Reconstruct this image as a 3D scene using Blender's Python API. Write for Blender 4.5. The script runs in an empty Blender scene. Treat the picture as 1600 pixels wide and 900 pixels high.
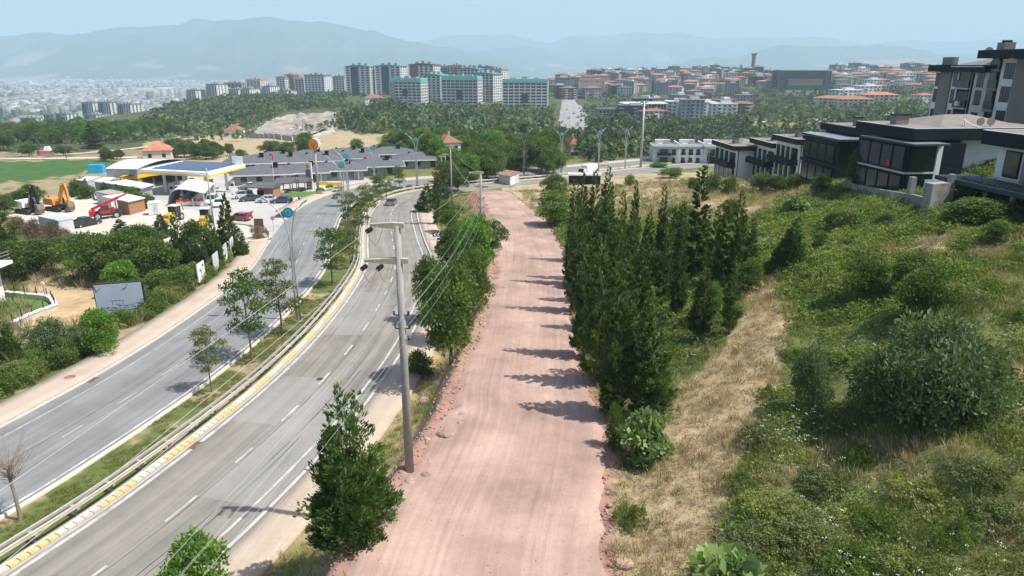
import bpy, bmesh, math, random
import numpy as np
from mathutils import Vector, Matrix, geometry as mgeo
PI = math.pi
R = math.radians
C = bpy.context.scene.collection
SC = bpy.context.scene
rnd = random.Random(11)
nrs = np.random.RandomState(5)

# ------------------------------------------------------------------ camera, sky, sun, exposure
CAMZ = 30.0
F = 1090.0                      # focal length in photograph pixels (1600 wide)
P = math.atan(347 / F)          # downward pitch
cd = bpy.data.cameras.new('camera'); cam = bpy.data.objects.new('camera', cd); C.objects.link(cam)
cam.location = (0, 0, CAMZ); cam.rotation_euler = (PI / 2 - P, 0, 0)
cd.sensor_width = 36; cd.lens = 36 * F / 1600; cd.clip_start = 0.3; cd.clip_end = 60000
SC.camera = cam
SUN_EL, SUN_AZ = R(59), R(-13)  # azimuth counted from +X
sdir = Vector((math.cos(SUN_EL) * math.cos(SUN_AZ), math.cos(SUN_EL) * math.sin(SUN_AZ), math.sin(SUN_EL)))
W = bpy.data.worlds.new('World'); SC.world = W; W.use_nodes = True
wt = W.node_tree; bg = wt.nodes['Background']
sky = wt.nodes.new('ShaderNodeTexSky'); sky.sky_type = 'NISHITA'; sky.sun_disc = False
sky.sun_elevation = SUN_EL; sky.sun_rotation = PI / 2 - SUN_AZ
sky.air_density = 1.0; sky.dust_density = 2.2; sky.ozone_density = 1.6; sky.altitude = 100
wt.links.new(sky.outputs[0], bg.inputs[0]); bg.inputs[1].default_value = 0.13
sl = bpy.data.lights.new('sun', 'SUN'); sl.energy = 5.0; sl.angle = R(0.53); sl.color = (1, .955, .88)
so = bpy.data.objects.new('sun', sl); C.objects.link(so); so.rotation_euler = sdir.to_track_quat('Z', 'Y').to_euler()
SC.view_settings.view_transform = 'Standard'; SC.view_settings.look = 'None'
SC.view_settings.exposure = 0.43; SC.view_settings.gamma = 1; SC.view_settings.use_curve_mapping = False
SC.render.engine = 'CYCLES'; SC.cycles.use_denoising = True; SC.cycles.max_bounces = 6
SC.cycles.volume_bounces = 1; SC.cycles.transparent_max_bounces = 8; SC.cycles.sample_clamp_indirect = 4
SC.render.film_transparent = False

# ------------------------------------------------------------------ materials
MATS = {}
def mat(name, col, rough=.8, var=.15, scale=1.0, bump=0.0, spec=.3, metal=0.0, trans=0.0, attr=None, orand=0.0, detail=5, coord='Object', bscale=None, emit=None):
    if name in MATS: return MATS[name]
    m = bpy.data.materials.new(name); m.use_nodes = True; t = m.node_tree; b = t.nodes['Principled BSDF']
    b.inputs['Roughness'].default_value = rough; b.inputs['Metallic'].default_value = metal
    b.inputs['Specular IOR Level'].default_value = spec
    if trans: b.inputs['Transmission Weight'].default_value = trans
    L = t.links.new
    tc = t.nodes.new('ShaderNodeTexCoord')
    if attr:
        a = t.nodes.new('ShaderNodeAttribute'); a.attribute_name = attr; src = a.outputs['Color']
        mx = t.nodes.new('ShaderNodeMix'); mx.data_type = 'RGBA'; mx.blend_type = 'MULTIPLY'; mx.inputs[0].default_value = 1
        L(src, mx.inputs[6]); mx.inputs[7].default_value = (*col, 1); src = mx.outputs[2]
    else:
        rg = t.nodes.new('ShaderNodeRGB'); rg.outputs[0].default_value = (*col, 1); src = rg.outputs[0]
    nz = t.nodes.new('ShaderNodeTexNoise'); nz.inputs['Scale'].default_value = scale; nz.inputs['Detail'].default_value = detail
    nz.inputs['Roughness'].default_value = .65
    L(tc.outputs[coord], nz.inputs['Vector'])
    mr = t.nodes.new('ShaderNodeMapRange'); mr.inputs[1].default_value = .3; mr.inputs[2].default_value = .7
    mr.inputs[3].default_value = 1 - var; mr.inputs[4].default_value = 1 + var; L(nz.outputs[0], mr.inputs[0])
    val = mr.outputs[0]
    if orand:
        oi = t.nodes.new('ShaderNodeObjectInfo'); m2 = t.nodes.new('ShaderNodeMapRange'); m2.inputs[3].default_value = 1 - orand; m2.inputs[4].default_value = 1 + orand
        L(oi.outputs['Random'], m2.inputs[0]); mm = t.nodes.new('ShaderNodeMath'); mm.operation = 'MULTIPLY'; L(val, mm.inputs[0]); L(m2.outputs[0], mm.inputs[1]); val = mm.outputs[0]
    vm = t.nodes.new('ShaderNodeVectorMath'); vm.operation = 'SCALE'; L(src, vm.inputs[0]); L(val, vm.inputs['Scale'])
    L(vm.outputs[0], b.inputs['Base Color'])
    if bump:
        n2 = t.nodes.new('ShaderNodeTexNoise'); n2.inputs['Scale'].default_value = bscale or scale * 6; n2.inputs['Detail'].default_value = 6
        L(tc.outputs[coord], n2.inputs['Vector'])
        bp = t.nodes.new('ShaderNodeBump'); bp.inputs['Strength'].default_value = min(1, bump); bp.inputs['Distance'].default_value = .05
        L(n2.outputs[0], bp.inputs['Height']); L(bp.outputs[0], b.inputs['Normal'])
    if emit: b.inputs['Emission Color'].default_value = (*emit[:3], 1); b.inputs['Emission Strength'].default_value = emit[3]
    MATS[name] = m; return m

def leafmat(name, col, trans=.35, rough=.55, orand=.15):
    """foliage: per-leaf colour from the attribute 'lc', a diffuse + translucent blade with a soft sheen"""
    if name in MATS: return MATS[name]
    m = bpy.data.materials.new(name); m.use_nodes = True; t = m.node_tree; b = t.nodes['Principled BSDF']; L = t.links.new
    a = t.nodes.new('ShaderNodeAttribute'); a.attribute_name = 'lc'
    oi = t.nodes.new('ShaderNodeObjectInfo'); m2 = t.nodes.new('ShaderNodeMapRange'); m2.inputs[3].default_value = 1 - orand; m2.inputs[4].default_value = 1 + orand; L(oi.outputs['Random'], m2.inputs[0])
    mx = t.nodes.new('ShaderNodeMix'); mx.data_type = 'RGBA'; mx.blend_type = 'MULTIPLY'; mx.inputs[0].default_value = 1
    L(a.outputs['Color'], mx.inputs[6]); mx.inputs[7].default_value = (*col, 1)
    vm = t.nodes.new('ShaderNodeVectorMath'); vm.operation = 'SCALE'; L(mx.outputs[2], vm.inputs[0]); L(m2.outputs[0], vm.inputs['Scale'])
    L(vm.outputs[0], b.inputs['Base Color']); b.inputs['Roughness'].default_value = rough; b.inputs['Specular IOR Level'].default_value = .25
    tr = t.nodes.new('ShaderNodeBsdfTranslucent'); v3 = t.nodes.new('ShaderNodeVectorMath'); v3.operation = 'MULTIPLY'; v3.inputs[1].default_value = (1.25, 1.3, .6)
    L(vm.outputs[0], v3.inputs[0]); L(v3.outputs[0], tr.inputs['Color'])
    ms = t.nodes.new('ShaderNodeMixShader'); ms.inputs[0].default_value = trans
    L(b.outputs[0], ms.inputs[1]); L(tr.outputs[0], ms.inputs[2]); L(ms.outputs[0], t.nodes['Material Output'].inputs['Surface'])
    MATS[name] = m; return m

# ------------------------------------------------------------------ mesh builder
class MB:
    def __init__(s): s.v = []; s.f = []; s.m = []; s.cur = 0
    def add(s, vs, fs):
        o = len(s.v); s.v += [tuple(v) for v in vs]; s.f += [tuple(i + o for i in f) for f in fs]; s.m += [s.cur] * len(fs); return s
    def box(s, c, d, rz=0.0, taper=1.0, M=None):
        """box: centre of its base, full size d"""
        x, y, z = d[0] / 2, d[1] / 2, d[2]; co, si = math.cos(rz), math.sin(rz); vs = []
        for zz, k in ((0, 1), (z, taper)):
            for a, b in ((-x, -y), (x, -y), (x, y), (-x, y)):
                a *= k; b *= k; vs.append((c[0] + a * co - b * si, c[1] + a * si + b * co, c[2] + zz))
        if M: vs = [M @ Vector(v) for v in vs]
        return s.add(vs, [(3, 2, 1, 0), (4, 5, 6, 7), (0, 1, 5, 4), (1, 2, 6, 5), (2, 3, 7, 6), (3, 0, 4, 7)])
    def prism(s, poly, z0, z1, M=None):
        n = len(poly); vs = [(p[0], p[1], z0) for p in poly] + [(p[0], p[1], z1) for p in poly]
        if M: vs = [M @ Vector(v) for v in vs]
        return s.add(vs, [tuple(range(n - 1, -1, -1)), tuple(range(n, 2 * n))] + [(i, (i + 1) % n, n + (i + 1) % n, n + i) for i in range(n)])
    def profile(s, poly, w, M=None, axis='y'):
        """extrude an x-z outline along y (or another axis), centred"""
        n = len(poly); vs = []
        for yy in (-w / 2, w / 2):
            for p in poly: vs.append((p[0], yy, p[1]) if axis == 'y' else (yy, p[0], p[1]))
        if M: vs = [M @ Vector(v) for v in vs]
        return s.add(vs, [tuple(range(n)), tuple(range(2 * n - 1, n - 1, -1))] + [((i + 1) % n, i, n + i, n + (i + 1) % n) for i in range(n)])
    def tube(s, pts, rs, n=8, cap=True):
        pts = [Vector(p) for p in pts]
        if not hasattr(rs, '__len__'): rs = [rs] * len(pts)
        o = len(s.v); ref = None
        for i, p in enumerate(pts):
            d = (pts[min(i + 1, len(pts) - 1)] - pts[max(i - 1, 0)]).normalized()
            if ref is None: ref = d.orthogonal().normalized()
            ref = (ref - d * ref.dot(d)); ref = ref.normalized() if ref.length > 1e-6 else d.orthogonal().normalized()
            b = d.cross(ref)
            for k in range(n):
                a = 2 * PI * k / n; s.v.append(tuple(p + (ref * math.cos(a) + b * math.sin(a)) * rs[i]))
        q = 0
        for i in range(len(pts) - 1):
            for k in range(n):
                a = o + i * n + k; b2 = o + i * n + (k + 1) % n; s.f.append((a, b2, b2 + n, a + n)); q += 1
        if cap:
            s.f.append(tuple(o + k for k in range(n - 1, -1, -1))); s.f.append(tuple(o + (len(pts) - 1) * n + k for k in range(n))); q += 2
        s.m += [s.cur] * q; return s
    def ball(s, c, r, seg=8, rings=5):
        r = (r, r, r) if not hasattr(r, '__len__') else r; o = len(s.v)
        for i in range(1, rings):
            a = PI * i / rings
            for k in range(seg):
                b = 2 * PI * k / seg; s.v.append((c[0] + r[0] * math.sin(a) * math.cos(b), c[1] + r[1] * math.sin(a) * math.sin(b), c[2] + r[2] * math.cos(a)))
        t = len(s.v); s.v += [(c[0], c[1], c[2] + r[2]), (c[0], c[1], c[2] - r[2])]; q = 0
        for i in range(rings - 2):
            for k in range(seg):
                a = o + i * seg + k; b = o + i * seg + (k + 1) % seg; s.f.append((a, a + seg, b + seg, b)); q += 1
        for k in range(seg):
            s.f.append((t, o + k, o + (k + 1) % seg)); e = o + (rings - 2) * seg; s.f.append((t + 1, e + (k + 1) % seg, e + k)); q += 2
        s.m += [s.cur] * q; return s
    def mesh(s, name, m):
        me = bpy.data.meshes.new(name); me.from_pydata(s.v, [], s.f)
        for k in (m if isinstance(m, (list, tuple)) else [m]): me.materials.append(k)
        if isinstance(m, (list, tuple)): me.polygons.foreach_set('material_index', s.m)
        me.update(); return me
    def build(s, name, m, parent=None, smooth=False, kind=None, loc=None, rot=None):
        me = s.mesh(name, m)
        if smooth: me.polygons.foreach_set('use_smooth', [True] * len(me.polygons))
        return put(name, me, parent, kind, loc, rot)
def put(name, me, parent=None, kind=None, loc=None, rot=None, scale=None):
    o = bpy.data.objects.new(name, me); C.objects.link(o)
    if parent: o.parent = parent
    if kind: o['kind'] = kind
    if loc is not None: o.location = loc
    if rot is not None: o.rotation_euler = rot if hasattr(rot, '__len__') else (0, 0, rot)
    if scale is not None: o.scale = scale if hasattr(scale, '__len__') else (scale,) * 3
    return o
def tag(o, label, cat, group=None):
    o['label'] = label; o['category'] = cat
    if group: o['group'] = group
    return o
def thing(name, label, cat, loc, rz=0, group=None, scale=None):
    o = bpy.data.objects.new(name, None); C.objects.link(o); o.location = loc; o.rotation_euler = (0, 0, rz); o.empty_display_size = .5
    if scale is not None: o.scale = scale if hasattr(scale, '__len__') else (scale,) * 3
    return tag(o, label, cat, group)
def dup(o, loc=None, rz=None, label=None, group=None, scale=None, parent=None):
    c = o.copy(); C.objects.link(c)
    if parent: c.parent = parent
    if loc is not None: c.location = loc
    if rz is not None: c.rotation_euler = (0, 0, rz)
    if scale is not None: c.scale = scale if hasattr(scale, '__len__') else (scale,) * 3
    if label: c['label'] = label
    if group: c['group'] = group
    for ch in o.children: dup(ch, parent=c)
    return c
def np_mesh(name, V, Fc, mats, attrs=None, smooth=False, midx=None):
    """mesh from numpy arrays; Fc is (n,3) or (n,4)"""
    me = bpy.data.meshes.new(name); V = np.ascontiguousarray(V, dtype=np.float32); Fc = np.ascontiguousarray(Fc, dtype=np.int32)
    k = Fc.shape[1]; me.vertices.add(len(V)); me.vertices.foreach_set('co', V.ravel()); me.loops.add(Fc.size); me.loops.foreach_set('vertex_index', Fc.ravel())
    me.polygons.add(len(Fc)); me.polygons.foreach_set('loop_start', np.arange(0, Fc.size, k, dtype=np.int32)); me.polygons.foreach_set('loop_total', np.full(len(Fc), k, dtype=np.int32))
    for m in (mats if isinstance(mats, (list, tuple)) else [mats]): me.materials.append(m)
    if midx is not None: me.polygons.foreach_set('material_index', midx.astype(np.int32))
    if smooth: me.polygons.foreach_set('use_smooth', np.ones(len(Fc), dtype=bool))
    me.update(calc_edges=True)
    for an, (dom, arr) in (attrs or {}).items():
        at = me.attributes.new(an, 'FLOAT_COLOR', dom); a4 = np.ones((len(arr), 4), np.float32); a4[:, :3] = arr; at.data.foreach_set('color', a4.ravel())
    return me
def vnoise(x, y, seed=0):
    """smooth value noise, 0..1, numpy arrays"""
    xi = np.floor(x).astype(np.int64); yi = np.floor(y).astype(np.int64); fx = x - xi; fy = y - yi
    fx = fx * fx * (3 - 2 * fx); fy = fy * fy * (3 - 2 * fy)
    def h(a, b):
        n = (a * 374761393 + b * 668265263 + seed * 144665) & 0x7fffffff; n = ((n ^ (n >> 13)) * 1274126177) & 0x7fffffff
        return ((n ^ (n >> 16)) & 0xffff) / 65535.0
    return (h(xi, yi) * (1 - fx) + h(xi + 1, yi) * fx) * (1 - fy) + (h(xi, yi + 1) * (1 - fx) + h(xi + 1, yi + 1) * fx) * fy
def fbm(x, y, oct=4, seed=0):
    s = 0; a = .5; t = 0
    for i in range(oct): s = s + a * vnoise(x * 2 ** i, y * 2 ** i, seed + i * 7); t += a; a *= .5
    return s / t
HAZE = 1.5e-4

# ------------------------------------------------------------------ the lie of the land
def ray(px, py):
    x = (px - 800) / F; y = (450 - py) / F
    return x, math.cos(P) + y * math.sin(P), -math.sin(P) + y * math.cos(P)
def wH(px, py, H):
    d = ray(px, py); t = -H / d[2]; return d[0] * t, d[1] * t
def proj(X, Y, Z):
    """world (numpy or float) -> photograph pixel"""
    dz = Z - CAMZ; dep = Y * math.cos(P) - dz * math.sin(P); up = Y * math.sin(P) + dz * math.cos(P)
    return 800 + F * X / dep, 450 - F * up / dep
HY = [(0, 24), (45, 24), (66, 24.4), (100, 25.6), (141, 27), (170, 28), (230, 30.5), (300, 32.5)]
def Hr(Y): return np.interp(Y, [a for a, b in HY], [b for a, b in HY])
def spline(pts, step=1.0):
    """Catmull-Rom through 2-D/3-D points, resampled evenly"""
    p = [Vector(q) for q in pts]; p = [p[0] * 2 - p[1]] + p + [p[-1] * 2 - p[-2]]; out = []
    for i in range(1, len(p) - 2):
        for k in range(24):
            t = k / 24; a, b, c, d = p[i - 1], p[i], p[i + 1], p[i + 2]
            out.append(.5 * ((2 * b) + (c - a) * t + (2 * a - 5 * b + 4 * c - d) * t * t + (3 * b - a - 3 * c + d) * t ** 3))
    out.append(p[-2]); out = np.array([list(v) for v in out]); seg = np.r_[0, np.cumsum(np.linalg.norm(np.diff(out, axis=0), axis=1))]
    n = max(2, int(seg[-1] / step)); s = np.linspace(0, seg[-1], n)
    return np.stack([np.interp(s, seg, out[:, k]) for k in range(out.shape[1])], 1), s
class Curve:
    def __init__(c, pts, Hf, step=.6):
        c.p, c.s = spline(pts, step); c.H = Hf(c.p[:, 1]); d = np.gradient(c.p, axis=0); d /= np.linalg.norm(d, axis=1)[:, None]
        k = 9; ker = np.ones(k) / k; d = np.stack([np.convolve(np.pad(d[:, i], k // 2, mode='edge'), ker, 'valid') for i in (0, 1)], 1); d /= np.linalg.norm(d, axis=1)[:, None]
        c.d = d; c.n = np.stack([d[:, 1], -d[:, 0]], 1)      # n points to the right
    def at(c, s, off=0.0):
        x = [np.interp(s, c.s, c.p[:, i] ) for i in (0, 1)]; n = [np.interp(s, c.s, c.n[:, i]) for i in (0, 1)]
        return x[0] + n[0] * off, x[1] + n[1] * off, CAMZ - np.interp(s, c.s, c.H)
    def heading(c, s): return math.atan2(np.interp(s, c.s, c.d[:, 1]), np.interp(s, c.s, c.d[:, 0]))
    def near(c, X, Y):
        """signed offset (right positive), index, for arrays"""
        off = np.empty(len(X)); idx = np.empty(len(X), int)
        for i in range(0, len(X), 4000):
            dx = X[i:i + 4000, None] - c.p[None, :, 0]; dy = Y[i:i + 4000, None] - c.p[None, :, 1]; q = np.argmin(dx * dx + dy * dy, 1)
            r = np.arange(len(q)); idx[i:i + 4000] = q; sd = dx[r, q] * c.n[q, 0] + dy[r, q] * c.n[q, 1]
            off[i:i + 4000] = np.sign(sd) * np.hypot(dx[r, q], dy[r, q])
        return off, idx
MAIN = Curve([(-42, -16), (-36, 0), (-31, 12), (-27.5, 21), (-24.7, 28.6), (-22.2, 36), (-19.5, 48.2), (-18.2, 62.3), (-18.3, 77), (-19.4, 90), (-22, 103.2), (-24.4, 116), (-26.4, 128), (-27.2, 138), (-26.8, 148), (-24.2, 158), (-17.5, 167), (-6, 176), (8, 186), (24, 200), (42, 216), (62, 232), (90, 246), (130, 252), (200, 256)], Hr)
# the same line curves away behind the trees and comes out again beyond the dry field on the right
def HD(Y): return np.interp(Y, [0, 40, 60, 85, 115, 145], [20, 20.1, 20.9, 22.4, 23.9, 25.1])
def hitD(px, py):
    H = 20
    for _ in range(25): x, y = wH(px, py, H); H = float(HD(y))
    return x, y
_rows = [(900, 548, 940), (735, 652, 936), (650, 700, 935), (600, 722, 910), (500, 762, 890), (450, 772, 886), (400, 777, 880), (350, 770, 858), (325, 762, 826), (303, 753, 797)]
_L = [hitD(a, y) for y, a, b in _rows]; _Rr = [hitD(b, y) for y, a, b in _rows]
_mid = [((l[0] + r[0]) / 2, (l[1] + r[1]) / 2) for l, r in zip(_L, _Rr)]
DIRT = Curve([(-3.2, -12), (-2.2, 8)] + _mid + [(_mid[-1][0] - 1, _mid[-1][1] + 3.5)], HD)
DW = np.interp(DIRT.p[:, 1], [m[1] for m in _mid], [abs(r[0] - l[0]) / 2 for l, r in zip(_L, _Rr)])
# control heights: X, Y, metres below the camera
CP = [(0, 0, 20), (-12, 10, 24), (-40, 10, 24.5), (-70, 20, 25), (-45, 50, 25), (-60, 70, 25.2), (-100, 80, 27), (-50, 100, 26.2), (-80, 110, 27.5), (-60, 140, 28), (-90, 145, 28.6), (-140, 150, 30), (-40, 200, 29.5), (-80, 200, 30.4), (-100, 235, 31.5), (-180, 235, 31.5), (-20, 250, 31.5), (-100, 350, 36.5), (-200, 380, 38), (0, 300, 34),
      (8, 25, 19.7), (15, 25, 18.3), (24, 25, 16.2), (40, 25, 13.5), (10, 45, 20.2), (20, 45, 17.2), (30, 45, 13.8), (45, 45, 11.5), (9, 70, 21.3), (20, 70, 18.6), (33, 62, 13.8), (45, 60, 11.3), (18, 90, 20.4), (40, 82, 14.3), (60, 60, 10), (80, 80, 8), (75, 105, 10), (110, 100, 5), (33, 103, 18), (45, 96, 15.6), (28, 115, 20.5), (48, 120, 19.5), (50, 145, 22.7), (36, 165, 24.6), (12, 130, 24.2), (20, 160, 26), (26, 178, 27), (0, 150, 25.6), (-8, 175, 28), (60, 200, 30), (90, 180, 28), (60, 245, 33), (30, 220, 30.6), (120, 250, 35), (100, 140, 18), (150, 180, 22),
      (60, 400, 40), (35, 330, 35), (0, 500, 43), (-150, 500, 45), (-60, 400, 38.5), (150, 470, 46), (200, 400, 42), (255, 430, 34), (250, 550, 42), (0, 770, 45), (-80, 770, 44), (60, 800, 45), (70, 900, 44), (-200, 920, 37), (-80, 1000, 34), (40, 1000, 36), (-330, 1150, 50), (-480, 1200, 56), (-650, 1100, 91), (-760, 1000, 96), (-440, 900, 49), (-420, 700, 52), (-600, 700, 72), (-300, 520, 46), (-400, 450, 45), (-330, 330, 38), (-700, 450, 58),
      (-200, 510, 46), (-215, 560, 45), (-200, 640, 39.5), (-290, 640, 44), (-120, 650, 41), (-140, 780, 37), (-240, 780, 42), (-330, 780, 47),
      (155, 1150, 26), (160, 1350, 20), (300, 1350, 19), (480, 1400, 17), (520, 1200, 23), (630, 1320, 15), (760, 1250, 13), (900, 1250, 11), (245, 890, 48), (350, 900, 40), (450, 950, 30), (600, 950, 27), (700, 900, 20), (290, 700, 43), (230, 600, 44), (300, 600, 43), (400, 620, 40), (500, 700, 33), (450, 500, 30), (350, 300, 20), (600, 400, 15), (900, 700, 10), (200, 250, 25), (300, 150, 5), (-200, 60, 30), (-300, 180, 33), (-500, 250, 42), (-900, 700, 90), (-1500, 1000, 118),
      (-1200, 1700, 120), (-700, 1700, 118), (-500, 2000, 120), (0, 2000, 110), (300, 2000, 70), (700, 2000, 40), (1300, 1900, 30)]
for a in range(-85, 90, 17):
    for dd in (3200, 6000, 11000, 24000): CP.append((dd * math.sin(R(a)), dd * math.cos(R(a)), 120 + dd * dd * .0))
CP = np.array(CP, float)
def _uv(X, Y):
    d = np.hypot(X, Y); return np.stack([np.arctan2(X, Y) * 2.2, np.log(d + 12)], 1)
_U = _uv(CP[:, 0], CP[:, 1]); _n = len(CP)
_K = np.linalg.norm(_U[:, None] - _U[None], axis=2) + np.eye(_n) * 0.0
_A = np.zeros((_n + 3, _n + 3)); _A[:_n, :_n] = _K; _A[:_n, _n] = 1; _A[:_n, _n + 1:] = _U; _A[_n, :_n] = 1; _A[_n + 1:, :_n] = _U.T
_wgt = np.linalg.solve(_A, np.r_[CP[:, 2], 0, 0, 0])
def baseH(X, Y):
    out = np.empty(len(X))
    for i in range(0, len(X), 20000):
        u = _uv(X[i:i + 20000], Y[i:i + 20000]); K = np.sqrt(((u[:, None] - _U[None]) ** 2).sum(2) + 1e-4)
        out[i:i + 20000] = K @ _wgt[:_n] + _wgt[_n] + u @ _wgt[_n + 1:]
    return out
sm = lambda t: np.clip(t, 0, 1) ** 2 * (3 - 2 * np.clip(t, 0, 1))
PADS = []                                     # level building plots: (x, y, radius, H)
TH = np.r_[np.linspace(-1.5, -.78, 30)[:-1], np.linspace(-.78, .78, 430), np.linspace(.78, 1.5, 30)[1:]]
LD = np.r_[np.linspace(math.log(2), math.log(14), 20)[:-1], np.linspace(math.log(14), math.log(260), 300)[:-1], np.linspace(math.log(260), math.log(2200), 190)[:-1], np.linspace(math.log(2200), math.log(24000), 50)]
GT, GL = np.meshgrid(TH, LD, indexing='ij'); GX = (np.exp(GL) * np.sin(GT)).ravel(); GY = (np.exp(GL) * np.cos(GT)).ravel()
GH = baseH(GX, GY)
_d = np.hypot(GX, GY)
GH -= (fbm(GX / 60, GY / 60, 3, 3) - .5) * np.clip((_d - 250) / 300, 0, 1) * 9 * np.clip((2600 - _d) / 800, 0, 1)
# hummocks of the overgrown slope on the right
_hm = sm((GX - 10 - .02 * GY) / 8) * sm((150 - GY) / 40)
GH -= _hm * ((fbm(GX / 5.5, GY / 5.5, 3, 21) - .5) * 2.2 + (fbm(GX / 1.7, GY / 1.7, 3, 9) - .5) * .55)
GH -= (1 - _hm) * (_d < 260) * (fbm(GX / 3, GY / 3, 3, 31) - .5) * .25
GMASK = {}
_sel = (GY > -20) & (GY < 262) & (GX > -130) & (GX < 210)
_off, _ix = MAIN.near(GX[_sel], GY[_sel]); GMASK['main'] = (_sel, _off, _ix)
_out = np.where(_off > 0, _off - 11.9, -_off - 18.6); _wr = 1 - sm(_out / np.where(_off > 0, 3.4, 6))
_h = GH[_sel]; GH[_sel] = _h * (1 - _wr) + (MAIN.H[_ix] + .14) * _wr
_sel = (GY > -14) & (GY < 150) & (np.abs(GX) < 40)
_off, _ix = DIRT.near(GX[_sel], GY[_sel]); _dw = DW[_ix]; _out = np.abs(_off) - _dw - .5
_endw = 1 - sm((GY[_sel] - DIRT.p[-1, 1] - 2) / 6); _wr = (1 - sm(_out / np.where(_off > 0, 2.0, 2.6))) * _endw
_bank = np.exp(-((np.abs(_off) - _dw - .9) / .55) ** 2) * .35 * (.4 + fbm(GX[_sel] / 1.3, GY[_sel] / 1.3, 3, 77)) * _endw * (_off < 0)
_h = GH[_sel]; GH[_sel] = _h * (1 - _wr) + (DIRT.H[_ix] + .12) * _wr - _bank
GMASK['dirt'] = (_sel, _off, _dw)
GZ = (CAMZ - GH).reshape(GT.shape)
def pad(x, y, r, H=None):
    """level a round plot into the land"""
    global GZ
    dd = np.hypot(GX - x, GY - y).reshape(GZ.shape); z = CAMZ - H if H is not None else zt(x, y)
    w = 1 - sm((dd - r) / (r * .6)); GZ = GZ * (1 - w) + z * w; return z
def zt(x, y):
    """ground height, exactly as the ground sheet has it"""
    sc = not hasattr(x, '__len__'); x = np.atleast_1d(np.asarray(x, float)); y = np.atleast_1d(np.asarray(y, float))
    t = np.interp(np.arctan2(x, y), TH, np.arange(len(TH))); l = np.interp(np.log(np.maximum(np.hypot(x, y), 2)), LD, np.arange(len(LD)))
    i = np.minimum(t.astype(int), len(TH) - 2); j = np.minimum(l.astype(int), len(LD) - 2); a = t - i; b = l - j
    z = GZ[i, j] * (1 - a) * (1 - b) + GZ[i + 1, j] * a * (1 - b) + GZ[i, j + 1] * (1 - a) * b + GZ[i + 1, j + 1] * a * b
    return float(z[0]) if sc else z
def G(px, py, dmin=8):
    """first ground point seen through a photograph pixel"""
    d = ray(px, py); n = 2600; t = np.exp(np.linspace(math.log(dmin), math.log(20000), n))
    x = d[0] * t; y = d[1] * t; z = CAMZ + d[2] * t; g = zt(x, y) - z; k = np.argmax(g > 0)
    if g[k] <= 0: k = n - 1
    if k == 0: k = 1
    a = g[k - 1] / (g[k - 1] - g[k]) if g[k] != g[k - 1] else 0
    tt = t[k - 1] + (t[k] - t[k - 1]) * a; return d[0] * tt, d[1] * tt, CAMZ + d[2] * tt
def atY(px, Y):
    """ground point in pixel column px at distance Y (solved for the column)"""
    x = (px - 800) / F * Y
    for _ in range(6):
        z = zt(x, Y); dep = Y * math.cos(P) - (z - CAMZ) * math.sin(P); x = (px - 800) / F * dep
    return x, Y, zt(x, Y)
def hpx(p, topy):
    """height in metres of something standing at p that reaches up to pixel row topy"""
    d = ray(800, topy); return CAMZ + d[2] / d[1] * p[1] - p[2]
def mpp(p): return (p[1] * math.cos(P) - (p[2] - CAMZ) * math.sin(P)) / F      # metres per photograph pixel at p
def inpoly(px, py, poly):
    px = np.asarray(px); py = np.asarray(py); c = np.zeros(px.shape, bool); n = len(poly)
    for i in range(n):
        x1, y1 = poly[i]; x2, y2 = poly[(i + 1) % n]
        with np.errstate(divide='ignore', invalid='ignore'):
            c ^= ((y1 > py) != (y2 > py)) & (px < (x2 - x1) * (py - y1) / ((y2 - y1) if y2 != y1 else 1e-9) + x1)
    return c
def drape(name, poly, spacing, off, m, jag=0.0, H=None, kind='structure', noise=0.0, seed=1):
    """a sheet that follows the ground inside a world-space outline"""
    q = []
    for i in range(len(poly)):
        a = Vector(poly[i][:2]); b = Vector(poly[(i + 1) % len(poly)][:2]); k = max(1, int((b - a).length / spacing))
        for j in range(k): q.append(a.lerp(b, j / k))
    if jag:
        qa = np.array([list(v) for v in q]); nx = vnoise(qa[:, 0] / spacing / 1.5, qa[:, 1] / spacing / 1.5, seed) - .5; ny = vnoise(qa[:, 0] / spacing / 1.5, qa[:, 1] / spacing / 1.5, seed + 5) - .5
        q = [Vector((a + dx * jag, b + dy * jag)) for (a, b), dx, dy in zip(qa, nx, ny)]
    n = len(q); xs = [v.x for v in q]; ys = [v.y for v in q]
    gx, gy = np.meshgrid(np.arange(min(xs), max(xs), spacing), np.arange(min(ys), max(ys), spacing)); gx = gx.ravel(); gy = gy.ravel()
    k = inpoly(gx, gy, [(v.x, v.y) for v in q]); pts = q + [Vector((a, b)) for a, b in zip(gx[k], gy[k])]
    vs, es, fs, *_ = mgeo.delaunay_2d_cdt(pts, [(i, (i + 1) % n) for i in range(n)], [], 1, 1e-4)
    va = np.array([[v.x, v.y] for v in vs]); z = zt(va[:, 0], va[:, 1]) + off
    if noise: z = z + (fbm(va[:, 0] / 1.2, va[:, 1] / 1.2, 3, 4) - .5) * noise
    me = bpy.data.meshes.new(name); me.from_pydata([(a, b, c) for (a, b), c in zip(va, z)], [], [tuple(f) for f in fs]); me.materials.append(m)
    me.polygons.foreach_set('use_smooth', [True] * len(me.polygons)); me.update()
    if len(me.polygons) and me.polygons[0].normal.z < 0: me.flip_normals()
    return put(name, me, None, kind)
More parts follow.
